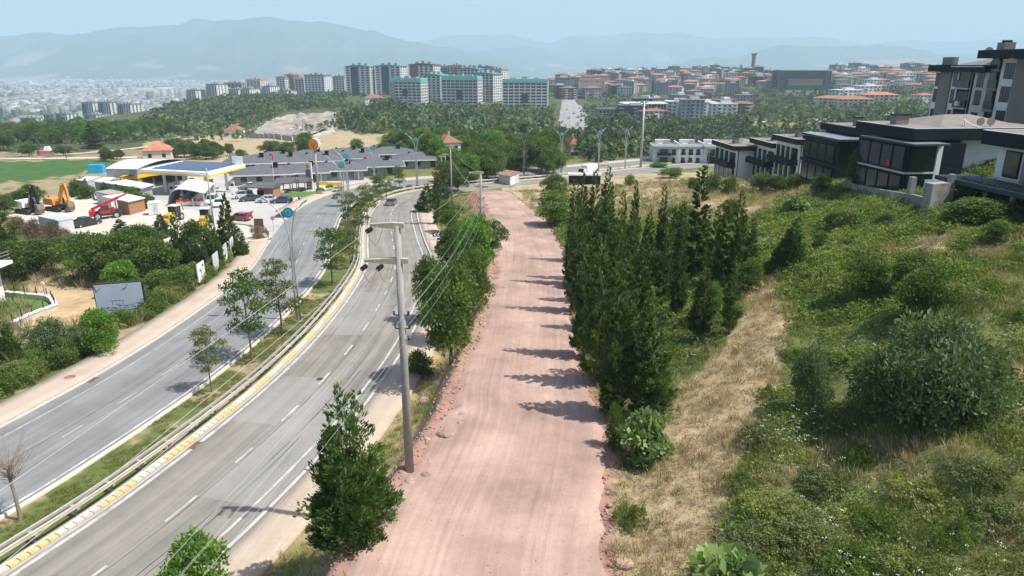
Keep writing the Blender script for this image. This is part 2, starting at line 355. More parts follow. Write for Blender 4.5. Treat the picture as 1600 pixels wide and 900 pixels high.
def strip(name, crv, o0, o1, zoff, m, s0=None, s1=None, kind='structure', parent=None, cols=1, jag=0.0, crown=0.0, thick=0.0, seed=3, ztop=None):
    """a sheet swept along a curve between two offsets (numbers or arrays over the curve)"""
    s0 = crv.s[0] if s0 is None else s0; s1 = crv.s[-1] if s1 is None else s1
    k = np.where((crv.s >= s0) & (crv.s <= s1))[0]; n = len(k); a = np.broadcast_to(o0, crv.s.shape)[k]; b = np.broadcast_to(o1, crv.s.shape)[k]
    if jag: a = a + (fbm(crv.s[k] / 1.7, crv.s[k] * 0 + seed, 4, seed) - .5) * jag * 2; b = b + (fbm(crv.s[k] / 1.7, crv.s[k] * 0 + seed + 9, 4, seed) - .5) * jag * 2
    t = np.linspace(0, 1, cols + 1)[None]; o = a[:, None] * (1 - t) + b[:, None] * t
    X = crv.p[k, 0][:, None] + crv.n[k, 0][:, None] * o; Y = crv.p[k, 1][:, None] + crv.n[k, 1][:, None] * o; Z = CAMZ - crv.H[k][:, None] + zoff + 0 * o
    V = np.stack([X, Y, Z], 2).reshape(-1, 3); w = cols + 1; i = np.arange(n - 1)[:, None] * w + np.arange(cols)[None]
    Fc = np.stack([i, i + 1, i + w + 1, i + w], 2).reshape(-1, 4)
    if thick:
        V = np.r_[V, V - [0, 0, thick]]; N = n * w; j = np.arange(n - 1) * w
        e1 = np.stack([j + N, j, j + w, j + w + N], 1); e2 = np.stack([j + cols, j + cols + N, j + w + cols + N, j + w + cols], 1); Fc = np.r_[Fc, e1, e2]
    uv = None
    me = np_mesh(name, V, Fc, m, smooth=not thick); ul = me.uv_layers.new(name='UVMap')
    U = np.stack([o.ravel(), np.repeat(crv.s[k], w)], 1); U = np.r_[U, U] if thick else U
    ul.data.foreach_set('uv', U[Fc.ravel()].astype(np.float32).ravel())
    return put(name, me, parent, kind)

# ------------------------------------------------------------------ plots that have to be level before the ground sheet is made
PLOTS = {}
def plot(key, px, Y, r, H=None):
    x, y, z = atY(px, Y); PLOTS[key] = (x, y, pad(x, y, r, H))
plot('station', 300, 165, 26, 28.7); plot('yard', 110, 146, 24, 28.6); plot('forecourt', 400, 146, 20, 28.0)
plot('rows', 480, 200, 26, 30.0); plot('rows2', 620, 215, 22, 30.2)

# ------------------------------------------------------------------ ground sheet, coloured by what grows on it
STRAW = np.array([.355, .275, .17]); OLIVE = np.array([.17, .175, .075]); GREEN = np.array([.12, .14, .045]); DARK = np.array([.055, .08, .03]); SOIL = np.array([.38, .275, .165]); GRAV = np.array([.46, .41, .33]); REDS = np.array([.30, .175, .14])
gx = GX; gy = GY; gz = GZ.ravel(); gd = np.hypot(gx, gy)
ppx, ppy = proj(gx, np.maximum(gy, 1), gz); ppx = ppx + (fbm(gx / (gd * .01 + .3), gy / (gd * .02 + .3), 3, 41) - .5) * 26; ppy = ppy + (fbm(gx / (gd * .01 + .3), gy / (gd * .02 + .3), 3, 43) - .5) * 10
n1 = fbm(gx / 9, gy / 9, 4, 1)[:, None]; n2 = fbm(gx / 2.2, gy / 2.2, 4, 2)[:, None]
col = GREEN * (.75 + .6 * n2) * (1 - .5 * n1) + OLIVE * .5 * n1
md = sm((gd - 230) / 120)[:, None]; col = col * (1 - md) + np.array([.075, .088, .038]) * (.6 + .8 * n1) * md; far = (gd > 1500)[:, None]; nf = fbm(gx / 420, gy / 420, 4, 8)[:, None]
col = np.where(far, np.where(nf > .52, np.array([.15, .15, .12]), np.array([.06, .085, .045])) * (.7 + .6 * fbm(gx / 90, gy / 90, 3, 6)[:, None]), col)
def zone(poly, c, k=1.0, extra=None, nz=None):
    global col
    m = inpoly(ppx, ppy, poly) & (gy > 1)
    if extra is not None: m &= extra
    w = (m * k)[:, None]
    if nz is not None: w = w * sm((n2 - nz) * 6)
    col = col * (1 - w) + c * (.8 + .4 * n2) * w
near = gd < 260
zone([(-300, 330), (420, 330), (440, 420), (300, 480), (0, 640), (-600, 950), (-600, 300)], STRAW * .8, .8, near, .45)
zone([(55, 440), (190, 455), (200, 500), (60, 520), (20, 500)], SOIL * 1.15, .9, near)
zone([(225, 222), (330, 209), (560, 206), (700, 214), (760, 232), (640, 262), (330, 262), (230, 250)], STRAW * 1.02, .95, gd > 150)
zone([(-100, 240), (230, 235), (300, 270), (130, 320), (-100, 330)], STRAW * .85, .8, gd > 150, .3)
zone([(-500, 249), (60, 251), (170, 250), (205, 258), (120, 271), (0, 289), (-500, 320)], np.array([.05, .115, .032]), .97, gd > 150)
zone([(585, 212), (640, 206), (680, 212), (640, 222), (590, 220)], np.array([.16, .2, .06]), .9, gd > 150)
zone([(385, 214), (400, 200), (425, 187), (470, 180), (545, 176), (540, 200), (480, 216)], np.array([.47, .42, .36]), .95, gd > 300, .3)
zone([(1150, 215), (1170, 180), (1220, 160), (1290, 178), (1330, 200), (1280, 215)], np.array([.25, .22, .10]), .85, gd > 250, .35)
zone([(1335, 152), (1450, 152), (1450, 175), (1335, 170)], OLIVE, .6, gd > 250)
zone([(780, 300), (850, 268), (1000, 260), (1100, 272), (1180, 285), (1330, 300), (1240, 312), (1150, 345), (960, 350), (860, 330)], STRAW * 1.05, .92, near & (gy > 60), .25)
zone([(940, 640), (1040, 660), (1065, 600), (1130, 540), (1180, 440), (1215, 425), (1240, 470), (1215, 600), (1165, 690), (1130, 800), (1120, 1200), (940, 1200), (935, 700)], STRAW * .98, .9, near & (gy < 100), .2)
zone([(1100, 640), (1215, 430), (1190, 430), (1075, 640), (1040, 760), (1030, 1100), (1085, 1100), (1090, 800)], STRAW * 1.08, .5, near & (gy < 100))
zone([(1370, 380), (1500, 360), (1480, 395), (1380, 400)], STRAW, .8, near, .3)
zone([(1500, 560), (1620, 550), (1620, 680), (1540, 640)], STRAW, .5, near, .5)
s_, o_, dw_ = GMASK['dirt']; w_ = np.zeros(len(gx)); oo = np.abs(o_) - dw_; w_[s_] = np.where(o_ < 0, 1 - sm((oo - 1.9) / 1.9), 1 - sm((oo - .3) / .9)) * (gy[s_] < 150); w_ = (w_ * sm((n2[:, 0] + .25 - .35) * 4))[:, None]
col = col * (1 - w_) + REDS * (.8 + .4 * n2) * w_
s_, o_, _i = GMASK['main']
w_ = np.zeros(len(gx)); w_[s_] = ((o_ > 11.4) & (o_ < 17) & (gy[s_] < 135)) * (1 - sm((o_ - 14) / 3)); w_ = w_[:, None] * .85 * sm((n1 - .3) * 5)
col = col * (1 - w_) + np.array([.37, .29, .15]) * (.7 + .6 * n2) * w_
w_ = np.zeros(len(gx)); w_[s_] = ((o_ > -6) & (o_ < -1) | (o_ < -18) & (o_ > -20)) & (gy[s_] < 190); w_ = w_[:, None]
col = col * (1 - w_) + (np.array([.10, .13, .04]) * (1 - sm((n2 - .5) * 8)) + np.array([.30, .235, .14]) * sm((n2 - .5) * 8)) * w_
ground_m = mat('ground', (1, 1, 1), .95, .22, .9, .55, .1, attr='gc', bscale=4, detail=8)
nA, nB = GT.shape; ii = (np.arange(nA - 1)[:, None] * nB + np.arange(nB - 1)[None]); FQ = np.stack([ii, ii + 1, ii + nB + 1, ii + nB], 2).reshape(-1, 4)[:, ::-1]
ctr = np.array([[0, 0, GZ[:, 0].mean()]])
gm = np_mesh('ground', np.stack([gx, gy, gz], 1), FQ, ground_m, {'gc': ('POINT', np.clip(col, .01, 1))}, smooth=True)
if gm.polygons[5000].normal.z < 0: gm.flip_normals()
put('ground', gm, None, 'structure')

# ------------------------------------------------------------------ road materials
def roadmat(name, base, streak, patch=.12, us=1.4, dist=.3, stripes=None, bump=.15, tint=(1.08, 1.0, .9)):
    m = mat(name, base, .9, patch, .22, 0, .2, coord='Object', detail=8); t = m.node_tree; b = t.nodes['Principled BSDF']; L = t.links.new
    src = b.inputs['Base Color'].links[0].from_socket
    uv = t.nodes.new('ShaderNodeUVMap'); mp = t.nodes.new('ShaderNodeMapping'); mp.inputs['Scale'].default_value = (us, .035, 1); L(uv.outputs[0], mp.inputs['Vector'])
    nz = t.nodes.new('ShaderNodeTexNoise'); nz.inputs['Scale'].default_value = 1.0; nz.inputs['Detail'].default_value = 6; nz.inputs['Roughness'].default_value = .6; nz.inputs['Distortion'].default_value = dist; L(mp.outputs[0], nz.inputs['Vector'])
    cr = t.nodes.new('ShaderNodeMapRange'); cr.inputs[1].default_value = .33; cr.inputs[2].default_value = .67; L(nz.outputs[0], cr.inputs[0])
    mx = t.nodes.new('ShaderNodeMix'); mx.data_type = 'RGBA'; mx.inputs[6].default_value = (1 - streak, 1 - streak, 1 - streak * .95, 1); mx.inputs[7].default_value = tuple(1 + streak * .9 * (1 + (k - 1) * 2) for k in tint) + (1,); L(cr.outputs[0], mx.inputs[0])
    m2 = t.nodes.new('ShaderNodeMix'); m2.data_type = 'RGBA'; m2.blend_type = 'MULTIPLY'; m2.inputs[0].default_value = 1; L(src, m2.inputs[6]); L(mx.outputs[2], m2.inputs[7])
    out = m2.outputs[2]
    gr = t.nodes.new('ShaderNodeTexNoise'); gr.inputs['Scale'].default_value = 14; gr.inputs['Detail'].default_value = 4; tc = t.nodes.new('ShaderNodeTexCoord'); L(tc.outputs['Object'], gr.inputs['Vector'])
    g2 = t.nodes.new('ShaderNodeMapRange'); g2.inputs[3].default_value = .86; g2.inputs[4].default_value = 1.14; L(gr.outputs[0], g2.inputs[0])
    vs = t.nodes.new('ShaderNodeVectorMath'); vs.operation = 'SCALE'; L(out, vs.inputs[0]); L(g2.outputs[0], vs.inputs['Scale']); L(vs.outputs[0], b.inputs['Base Color'])
    bp = t.nodes.new('ShaderNodeBump'); bp.inputs['Strength'].default_value = bump; bp.inputs['Distance'].default_value = .04; L(gr.outputs[0], bp.inputs['Height']); L(bp.outputs[0], b.inputs['Normal'])
    return m
asph = roadmat('asphalt', (.218, .205, .185), .22, .18)
asph2 = roadmat('asphalt_grey', (.20, .203, .20), .18, .16, tint=(1, 1, 1))
asph3 = roadmat('asphalt_patch', (.25, .24, .225), .10)
white = mat('road_paint', (.42, .41, .38), .85, .38, 1.3)
yellow = mat('kerb_yellow', (.56, .44, .20), .85, .3, 2.2, .3)
conc = mat('concrete', (.42, .40, .36), .9, .14, 1.4, .3)
conc_l = mat('concrete_light', (.52, .48, .41), .9, .12, 1.4, .3)
def paver(name, c1, c2, mortar):
    m = bpy.data.materials.new(name); m.use_nodes = True; t = m.node_tree; b = t.nodes['Principled BSDF']; L = t.links.new; b.inputs['Roughness'].default_value = .95; b.inputs['Specular IOR Level'].default_value = .15
    uv = t.nodes.new('ShaderNodeUVMap'); br = t.nodes.new('ShaderNodeTexBrick'); br.inputs['Scale'].default_value = 2.6; br.inputs['Color1'].default_value = (*c1, 1); br.inputs['Color2'].default_value = (*c2, 1); br.inputs['Mortar'].default_value = (*mortar, 1); br.inputs['Mortar Size'].default_value = .025
    L(uv.outputs[0], br.inputs['Vector']); tc = t.nodes.new('ShaderNodeTexCoord'); nz = t.nodes.new('ShaderNodeTexNoise'); nz.inputs['Scale'].default_value = .35; nz.inputs['Detail'].default_value = 9; nz.inputs['Roughness'].default_value = .7; L(tc.outputs['Object'], nz.inputs['Vector'])
    mr = t.nodes.new('ShaderNodeMapRange'); mr.inputs[1].default_value = .35; mr.inputs[2].default_value = .62; L(nz.outputs[0], mr.inputs[0])
    mx = t.nodes.new('ShaderNodeMix'); mx.data_type = 'RGBA'; L(mr.outputs[0], mx.inputs[0]); L(br.outputs[0], mx.inputs[6]); mx.inputs[7].default_value = (.44, .38, .29, 1); L(mx.outputs[2], b.inputs['Base Color']); return m
pave = paver('pavement_blocks', (.42, .30, .26), (.47, .36, .31), (.30, .24, .2))

# ------------------------------------------------------------------ the two carriageways, pavements, median
SA, SB = MAIN.s[0], MAIN.s[-1]
def sY(Y): k = np.argmin(np.abs(MAIN.p[:, 1] - Y)); return MAIN.s[k]
S1 = sY(28); SE = sY(196)
strip('near_carriageway', MAIN, -1.15, 8.6, 0, asph, cols=6)
strip('far_carriageway', MAIN, -14.9, -5.25, 0, asph2, cols=6, s1=sY(246))
strip('asphalt_patch', MAIN, .25, 4.4, .006, asph3, s0=sY(62), s1=sY(76))
strip('asphalt_patch', MAIN, 3.9, 8.3, .005, asph3, s0=sY(36), s1=sY(50))
strip('asphalt_patch', MAIN, .3, 3.7, .005, asph3, s0=sY(44.5), s1=sY(52))
seam = mat('tar_seam', (.10, .097, .092), .9, .3, 1.5)
for o_, a_, b_ in ((4.02, 18, 150), (5.75, 26, 58), (6.15, 28, 54), (-10.3, 30, 100), (1.1, 60, 120)): strip('tar_seam', MAIN, o_, o_ + .055, .009, seam, s0=sY(a_), s1=sY(b_), jag=.05, seed=int(o_ * 7) % 90 + 2)
strip('edge_line', MAIN, -.12, .13, .014, white, jag=.02)
strip('edge_line', MAIN, 7.52, 7.70, .014, white, jag=.02)
strip('edge_line', MAIN, -5.78, -5.58, .014, white, jag=.02, s1=sY(240))
strip('edge_line', MAIN, -13.6, -13.45, .012, mat('faded_paint', (.33, .33, .32), .8, .3, 1.5), jag=.03, s1=sY(108))
s = 0.0
while s < SE:
    strip('lane_dash', MAIN, 3.72, 3.88, .014, white, s0=s, s1=s + 2.9)
    if 30 < MAIN.at(s)[1] < 150: strip('lane_dash', MAIN, -9.6, -9.46, .012, MATS['faded_paint'], s0=s, s1=s + 2.9)
    s += 5.9
strip('right_pavement', MAIN, 8.75, 11.5, .13, pave, thick=.25, cols=3, s1=sY(150), jag=.05)
strip('right_kerb', MAIN, 8.5, 8.78, .15, conc, thick=.25, s1=sY(150))
SM0, SM1 = sY(108), sY(150)            # mouth of the fuel station
strip('left_pavement', MAIN, -18.1, -14.95, .13, pave, thick=.3, cols=3, s1=SM0, jag=.12)
strip('left_kerb', MAIN, -15.0, -14.75, .14, conc, thick=.3, s1=SM0)
strip('left_pavement', MAIN, -18.6, -14.95, .13, pave, thick=.3, cols=3, s0=sY(134), s1=sY(230), jag=.15)
strip('left_kerb', MAIN, -15.0, -14.75, .14, conc, thick=.3, s0=sY(134), s1=sY(230))
strip('median_kerb', MAIN, -5.3, -5.12, .10, conc_l, thick=.25, s1=sY(240))
med = mat('median_grass', (.095, .125, .04), .95, .5, 1.1, .8, .1, bscale=6, detail=9)
# yellow and bare kerb stones below the crash barrier
kb = strip('kerb', MAIN, -1.18, -.98, .10, conc, thick=.3)
st = MB(); st.box((0, 0, 0), (.50, .34, .14), taper=.94); sy = st.mesh('kerb_stone', yellow); sg = st.mesh('kerb_stone', conc_l)
rest = {0: MB(), 1: MB()}
s = sY(14); i = 0; cnt = 0
while s < SE:
    yel = (i % 10) < 5; x, y, z = MAIN.at(s, -.72); hd = MAIN.heading(s)
    if cnt < 300 and y > 24:
        o = put('kerb_stone', sy if yel else sg, kb, loc=(x, y, z + .002 * rnd.random()), rot=hd + rnd.uniform(-.015, .015)); cnt += 1
    else: rest[int(yel)].box((x, y, z), (.5, .42, .14), hd, .94)
    s += .53; i += 1
rest[1].build('kerb_stones_beyond', yellow, kb, kind='stuff'); rest[0].build('kerb_stones_plain', conc_l, kb, kind='stuff')
strip('kerb_gutter', MAIN, -.5, -.28, .01, mat('gutter', (.36, .34, .3), .9, .1, 1), s1=SE)

# ------------------------------------------------------------------ crash barrier
galv = mat('galvanised', (.42, .41, .38), .5, .12, 2.0, metal=.35, spec=.5)
galv_w = mat('weathered_rail', (.48, .43, .36), .6, .18, 1.2, metal=.15)
cb = thing('crash_barrier', 'long double-sided steel crash barrier curving along the median beside yellow kerb stones', 'crash barrier', (0, 0, 0))
def sweep(name, off, prof, m, s0, s1, parent, step=1):
    k = np.where((MAIN.s >= s0) & (MAIN.s <= s1))[0][::step]; n = len(k); q = len(prof); V = []
    for i in k:
        for o, z in prof: V.append((MAIN.p[i, 0] + MAIN.n[i, 0] * (off + o), MAIN.p[i, 1] + MAIN.n[i, 1] * (off + o), CAMZ - MAIN.H[i] + z))
    Fs = [(a * q + b, a * q + (b + 1) % q, (a + 1) * q + (b + 1) % q, (a + 1) * q + b) for a in range(n - 1) for b in range(q)]
    return put(name, np_mesh(name, np.array(V), np.array(Fs), m), parent)
wb = [(0, .45), (.05, .48), (.07, .54), (.03, .59), (.03, .62), (.07, .67), (.05, .73), (0, .76), (-.03, .73), (-.03, .48)]
sweep('rail', -1.25, wb, galv_w, sY(8), SE, cb, 2); sweep('rail', -1.75, [(-a, b) for a, b in wb][::-1], galv, sY(8), SE, cb, 2)
ps = MB(); ps.box((0, 0, 0), (.12, .10, .72)); pm = ps.mesh('post', galv); sp = MB(); sp.box((0, 0, .50), (.16, .62, .14)); sp.box((0, 0, .64), (.2, .5, .03)); spm = sp.mesh('spacer', galv)
s = sY(12)
while s < SE:
    x, y, z = MAIN.at(s, -1.5); h = MAIN.heading(s); p = put('post', pm, cb, loc=(x, y, z - .14), rot=h); q = put('spacer', spm, p); s += 2.5

# ------------------------------------------------------------------ the graded dirt road
def dirtmat():
    m = roadmat('graded_earth', (.36, .25, .205), .13, .32, us=1.9, dist=1.6, bump=.55, tint=(1.04, 1, .97)); return m
dm = dirtmat()
kk = np.where(DIRT.p[:, 1] > -12)[0]; n = len(DIRT.s); cols = 26; t = np.linspace(-1, 1, cols + 1)
jl = (fbm(DIRT.s / 1.6, DIRT.s * 0, 4, 5) - .5) * 2.2; jr = (fbm(DIRT.s / 1.6, DIRT.s * 0 + 5, 4, 8) - .5) * .9
o = np.where(t[None] < 0, t[None] * (DW + .2 + jl)[:, None], t[None] * (DW + .15 + jr)[:, None])
X = DIRT.p[:, 0][:, None] + DIRT.n[:, 0][:, None] * o; Y = DIRT.p[:, 1][:, None] + DIRT.n[:, 1][:, None] * o
rut = (fbm(o / .55, DIRT.s[:, None] / 9 + 0 * o, 3, 14) - .5) * .10 + (fbm(X / .4, Y / .4, 3, 17) - .5) * .03
Z = CAMZ - DIRT.H[:, None] + .03 + rut * (1 - np.abs(t[None]) ** 4); Z = Z - .14 * (np.abs(t[None]) > .97)
V = np.stack([X, Y, Z], 2).reshape(-1, 3); i = np.arange(n - 1)[:, None] * (cols + 1) + np.arange(cols)[None]; Fc = np.stack([i, i + 1, i + cols + 2, i + cols + 1], 2).reshape(-1, 4)
me = np_mesh('dirt_road', V, Fc, dm, smooth=True); ul = me.uv_layers.new(name='UVMap'); U = np.stack([o.ravel(), np.repeat(DIRT.s, cols + 1)], 1); ul.data.foreach_set('uv', U[Fc.ravel()].astype(np.float32).ravel())
put('dirt_road', me, None, 'structure')

# ------------------------------------------------------------------ sheets on the left: station apron, yard, tracks
apron = mat('apron_concrete', (.40, .385, .36), .9, .12, .12, .2, detail=8)
gravel = mat('pale_gravel', (.50, .45, .38), .95, .13, .3, .5, bscale=8, detail=8)
track = mat('pale_track', (.50, .44, .35), .95, .12, .1)
W2 = lambda pts: [G(a, b)[:2] for a, b in pts]
mp = lambda s, o: MAIN.at(s, o)[:2]
ap = [mp(SM0 + 1, -14.9), mp(SM0 + 8, -14.6), mp(sY(125), -14.6), mp(SM1 - 8, -14.7), mp(SM1 - 14, -14.9)] + W2([(500, 322), (545, 290), (600, 284), (520, 268), (330, 262), (205, 268), (215, 300), (258, 322), (340, 345), (395, 352), (425, 368)])
drape('station_apron', ap, 1.6, .03, apron)
yd = W2([(425, 366), (380, 352), (330, 338), (262, 318), (215, 300), (190, 292), (150, 300), (110, 303), (60, 315), (10, 335), (60, 352), (150, 368), (240, 385), (340, 400), (372, 402), (415, 380)])
drape('gravel_yard', yd, 1.6, .045, gravel, jag=1.5)
def trackline(name, pts, w, m=track, off=.05, step=1.5):
    p = [Vector(G(*q)[:2]) for q in pts]; c, s_ = spline(p, step); d = np.gradient(c, axis=0); d /= np.linalg.norm(d, axis=1)[:, None]; nn = np.stack([d[:, 1], -d[:, 0]], 1); V = []; k = 5
    for a in np.linspace(-w / 2, w / 2, k): q = c + nn * a; V.append(np.c_[q, zt(q[:, 0], q[:, 1]) + off])
    V = np.stack(V, 1).reshape(-1, 3); n = len(c); i = np.arange(n - 1)[:, None] * k + np.arange(k - 1)[None]; Fc = np.stack([i, i + 1, i + k + 1, i + k], 2).reshape(-1, 4)
    me = np_mesh(name, V, Fc, m, smooth=True); ul = me.uv_layers.new(name='UVMap'); ul.data.foreach_set('uv', (V[Fc.ravel()][:, :2]).astype(np.float32).ravel()); put(name, me, None, 'structure'); return c
trackline('farm_track', [(-60, 250), (60, 248), (150, 247), (215, 246)], 6.5, off=.12)
trackline('farm_track', [(90, 242), (150, 238), (210, 232), (262, 226), (310, 221), (322, 218), (300, 214)], 4.5, off=.15)
trackline('farm_track', [(430, 249), (500, 250), (560, 251)], 3, off=.12)

# ------------------------------------------------------------------ plants
ORD = ['nearest', 'second', 'third', 'fourth', 'fifth', 'sixth', 'seventh', 'eighth', 'ninth', 'tenth', 'eleventh', 'twelfth', 'thirteenth', 'fourteenth', 'fifteenth', 'sixteenth', 'seventeenth', 'eighteenth', 'nineteenth', 'twentieth', 'twenty-first', 'twenty-second', 'twenty-third', 'twenty-fourth', 'twenty-fifth', 'twenty-sixth', 'twenty-seventh', 'twenty-eighth', 'twenty-ninth', 'thirtieth']
ORD += ['thirty-first', 'thirty-second', 'thirty-third', 'thirty-fourth', 'thirty-fifth', 'thirty-sixth', 'thirty-seventh', 'thirty-eighth', 'thirty-ninth', 'fortieth', 'forty-first', 'forty-second', 'forty-third', 'forty-fourth', 'forty-fifth']
bark = mat('bark', (.16, .12, .085), .95, .25, 3, .5); bark_p = mat('pale_bark', (.27, .22, .17), .95, .2, 3, .4)
LM = {'cyp': leafmat('cypress_leaf', (.10, .15, .042), .35), 'jun': leafmat('juniper_leaf', (.085, .15, .035), .35), 'bro': leafmat('broad_leaf', (.095, .15, .033), .38), 'lig': leafmat('light_leaf', (.12, .185, .04), .4),
      'blu': leafmat('blue_leaf', (.10, .14, .10), .25), 'oli': leafmat('dull_leaf', (.14, .17, .058), .3), 'fig': leafmat('fig_leaf', (.24, .33, .12), .35), 'dry': leafmat('dry_leaf', (.155, .115, .08), .2), 'lus': leafmat('lime_leaf', (.12, .24, .03), .4),
      'straw': leafmat('straw_blade', (.37, .295, .19), .3), 'gras': leafmat('grass_blade', (.22, .235, .085), .35), 'vin': leafmat('vine_leaf', (.19, .235, .06), .4), 'whi': leafmat('white_umbel', (.8, .8, .74), .2), 'clip': leafmat('clipped_leaf', (.16, .26, .02), .3), 'tow': leafmat('far_leaf', (.085, .12, .042), .3)}
def norm(a): return a / np.maximum(np.linalg.norm(a, axis=-1, keepdims=True), 1e-9)
def leafquads(Pt, D, ln, wd, rs, roll=None):
    """a rhombic blade at each point, along D"""
    n = len(Pt); D = norm(D); r = norm(rs.normal(size=(n, 3))); S = norm(np.cross(D, r)); ln = np.broadcast_to(ln, n)[:, None]; wd = np.broadcast_to(wd, n)[:, None]
    U = np.cross(S, D); m = Pt + D * ln * .5
    V = np.stack([Pt, m + S * wd * .5 + U * wd * .12, Pt + D * ln, m - S * wd * .5 + U * wd * .12], 1).reshape(-1, 3)
    return V, np.arange(4 * n).reshape(n, 4)
def tint(n, Pt, rs, amt=.35, sc=.8, tip=None):
    c = fbm(Pt[:, 0] / sc + Pt[:, 2] / sc * .7, Pt[:, 1] / sc + Pt[:, 2] / sc * .9, 3, int(rs.randint(99)))
    g = 1 + (c - .5) * 2 * amt + rs.normal(size=n) * .12; g = np.clip(g, .45, 1.8); h = rs.normal(size=n) * .07 + (c - .5) * .3
    return np.stack([g * (1 + h), g, g * (1 - h * .5)], 1)
def leafmesh(name, Vs, Cs, m, extra=None):
    V = np.concatenate([v for v in Vs]); n = len(V) // 4; return np_mesh(name, V, np.arange(4 * n).reshape(n, 4), m, {'lc': ('FACE', np.clip(np.concatenate(Cs), .1, 2))})
def cypress_crown(name, h, r, n, seed, m, wide=0.55, leaf=.34, low=.04, spires=1, droop=0.0):
    """sprays gathered on branches: each branch a clump of its own length, so the outline is ragged"""
    rs = np.random.RandomState(seed); Vs = []; Cs = []
    for k in range(spires):
        aa = k * 2.4 + rs.uniform(-.4, .4); ra = r * rs.uniform(.3, .62); cx, cy, hh, rr = (0, 0, h, r) if k == 0 else (ra * math.cos(aa), ra * math.sin(aa), h * rs.uniform(.5, .93), r * rs.uniform(.35, .6))
        q = int(n / spires * (1.6 if k == 0 else .9)); nb = int(max(26, 95 * hh / h * (rr / r) ** .6)); bt = low + (1 - low) * (np.arange(nb) + rs.uniform(0, 1, nb)) / nb; ba = rs.uniform(0, 2 * PI, nb); bl = rs.uniform(.72, 1.15, nb); btone = np.clip(1 + rs.normal(size=nb) * .22, .55, 1.6)
        i = rs.choice(nb, q, p=(1.15 - bt) / (1.15 - bt).sum()); u = rs.uniform(.12, 1, q) ** .6; t = bt[i]; pr = np.minimum(1, (t / .13) ** .6 * .75 + .15) * (1 - t) ** wide * bl[i]; L_ = rr * pr + .10
        sp = (.05 + .09 * (1 - u)) * (1 + rr * .6) * (1.15 - t); rad = L_ * u; a = ba[i]; rise = (.75 - droop) * rad
        p = np.stack([cx * (1 - t * .3) + rad * np.cos(a), cy * (1 - t * .3) + rad * np.sin(a), t * hh + rise * .9], 1) + rs.normal(size=(q, 3)) * (sp * .9)[:, None]
        D = np.stack([np.cos(a), np.sin(a), np.full(q, 1.15 - droop) + t * .8], 1) + rs.normal(size=(q, 3)) * .32
        V, _ = leafquads(p, D, leaf * rs.uniform(.5, 1.3, q), leaf * .36 * rs.uniform(.6, 1.3, q), rs); Vs.append(V); c = tint(q, p, rs, .3, .8) * btone[i][:, None]; Cs.append(c)
    return leafmesh(name, Vs, Cs, m)
def blob_crown(name, blobs, n, seed, m, leaf=.22, asp=.55, droop=.0, fill=.3, sc=1.0):
    rs = np.random.RandomState(seed); B = np.array(blobs, float); w = (B[:, 3] * B[:, 4] + B[:, 4] * B[:, 5]); w /= w.sum(); k = rs.choice(len(B), n, p=w); d = norm(rs.normal(size=(n, 3)))
    d[:, 2] = np.where(d[:, 2] < -.3, -d[:, 2] * .6, d[:, 2]); rr = np.where(rs.uniform(size=n) < fill, rs.uniform(.4, .85, n), rs.uniform(.82, 1.12, n)); rr *= .8 + .4 * fbm(d[:, 0] * 3 + B[k, 0], d[:, 1] * 3 + d[:, 2] * 2 + B[k, 2], 3, seed)
    p = B[k, :3] + d * B[k, 3:6] * rr[:, None]; D = d * .7 + rs.normal(size=(n, 3)) * .6; D[:, 2] -= droop
    V, _ = leafquads(p, D, leaf * rs.uniform(.6, 1.35, n), leaf * asp * rs.uniform(.7, 1.3, n), rs); return leafmesh(name, [V], [tint(n, p, rs, .45, sc)], m)
def rblobs(seed, h, w, n, z0=.35, flat=.7, br=.3):
    rs = random.Random(seed); out = []
    for i in range(n):
        t = z0 + (1 - z0) * (i + .5) / n; e = math.sin(PI * min(1, max(.12, (t - z0) / (1 - z0) * .85 + .12))) ** .7; a = i * 2.4 + rs.uniform(-.5, .5); q = w * .5 * e * rs.uniform(.35, .85); b = w * br * rs.uniform(.75, 1.2)
        out.append((q * math.cos(a), q * math.sin(a), h * t - b * .4, b, b * rs.uniform(.8, 1.15), b * flat))
    return out
def trunk_mesh(name, h, r, m, limbs=None, seed=1, n=7, lean=.03):
    rs = random.Random(seed); b = MB(); pts = [(lean * h * math.sin(k * 1.3) * (k / 5), lean * h * math.cos(k * 1.7) * (k / 5) - 0, h * k / 5 - .15 * (k == 0)) for k in range(6)]
    b.tube(pts, [r * (1.25 if k == 0 else 1 - .13 * k) for k in range(6)], n)
    for e in limbs or []:
        z = max(h * .35, min(h * .95, e[2] - math.hypot(e[0], e[1]) * .9)); mid = (e[0] * .45, e[1] * .45, z + (e[2] - z) * .6); b.tube([(0, 0, z), mid, e[:3]], [r * .5, r * .3, r * .1], 5, False)
    return b.mesh(name, m)
PR = {}
def proto(key, parts, h, w): PR[key] = (parts, h, w)
for i in range(4):
    proto(f'cyp{i}', [('trunk', trunk_mesh('trunk', 8, .14, bark, seed=i)), ('crown', cypress_crown('crown', 10, 1.4, 14000, 20 + i, LM['cyp'], (.72, .66, .78, .7)[i], .25, .05, (2, 4, 3, 5)[i]))], 10, 3.0)
proto('slim', [('trunk', trunk_mesh('trunk', 6, .10, bark)), ('crown', cypress_crown('crown', 10, .62, 4200, 31, LM['cyp'], .4, .30, .03, 1))], 10, 1.25)
for i in range(2):
    proto(f'jun{i}', [('trunk', trunk_mesh('trunk', 4, .16, bark)), ('crown', cypress_crown('crown', 6.5, 2.3, 32000, 40 + i, LM['jun'], .85, .22, .0, 11, droop=.5))], 6.5, 5.2)
proto('pine', [('trunk', trunk_mesh('trunk', 5, .12, bark)), ('crown', cypress_crown('crown', 6.5, 1.7, 6000, 46, LM['jun'], .8, .34, .06, 2, droop=.5))], 6.5, 3.4)
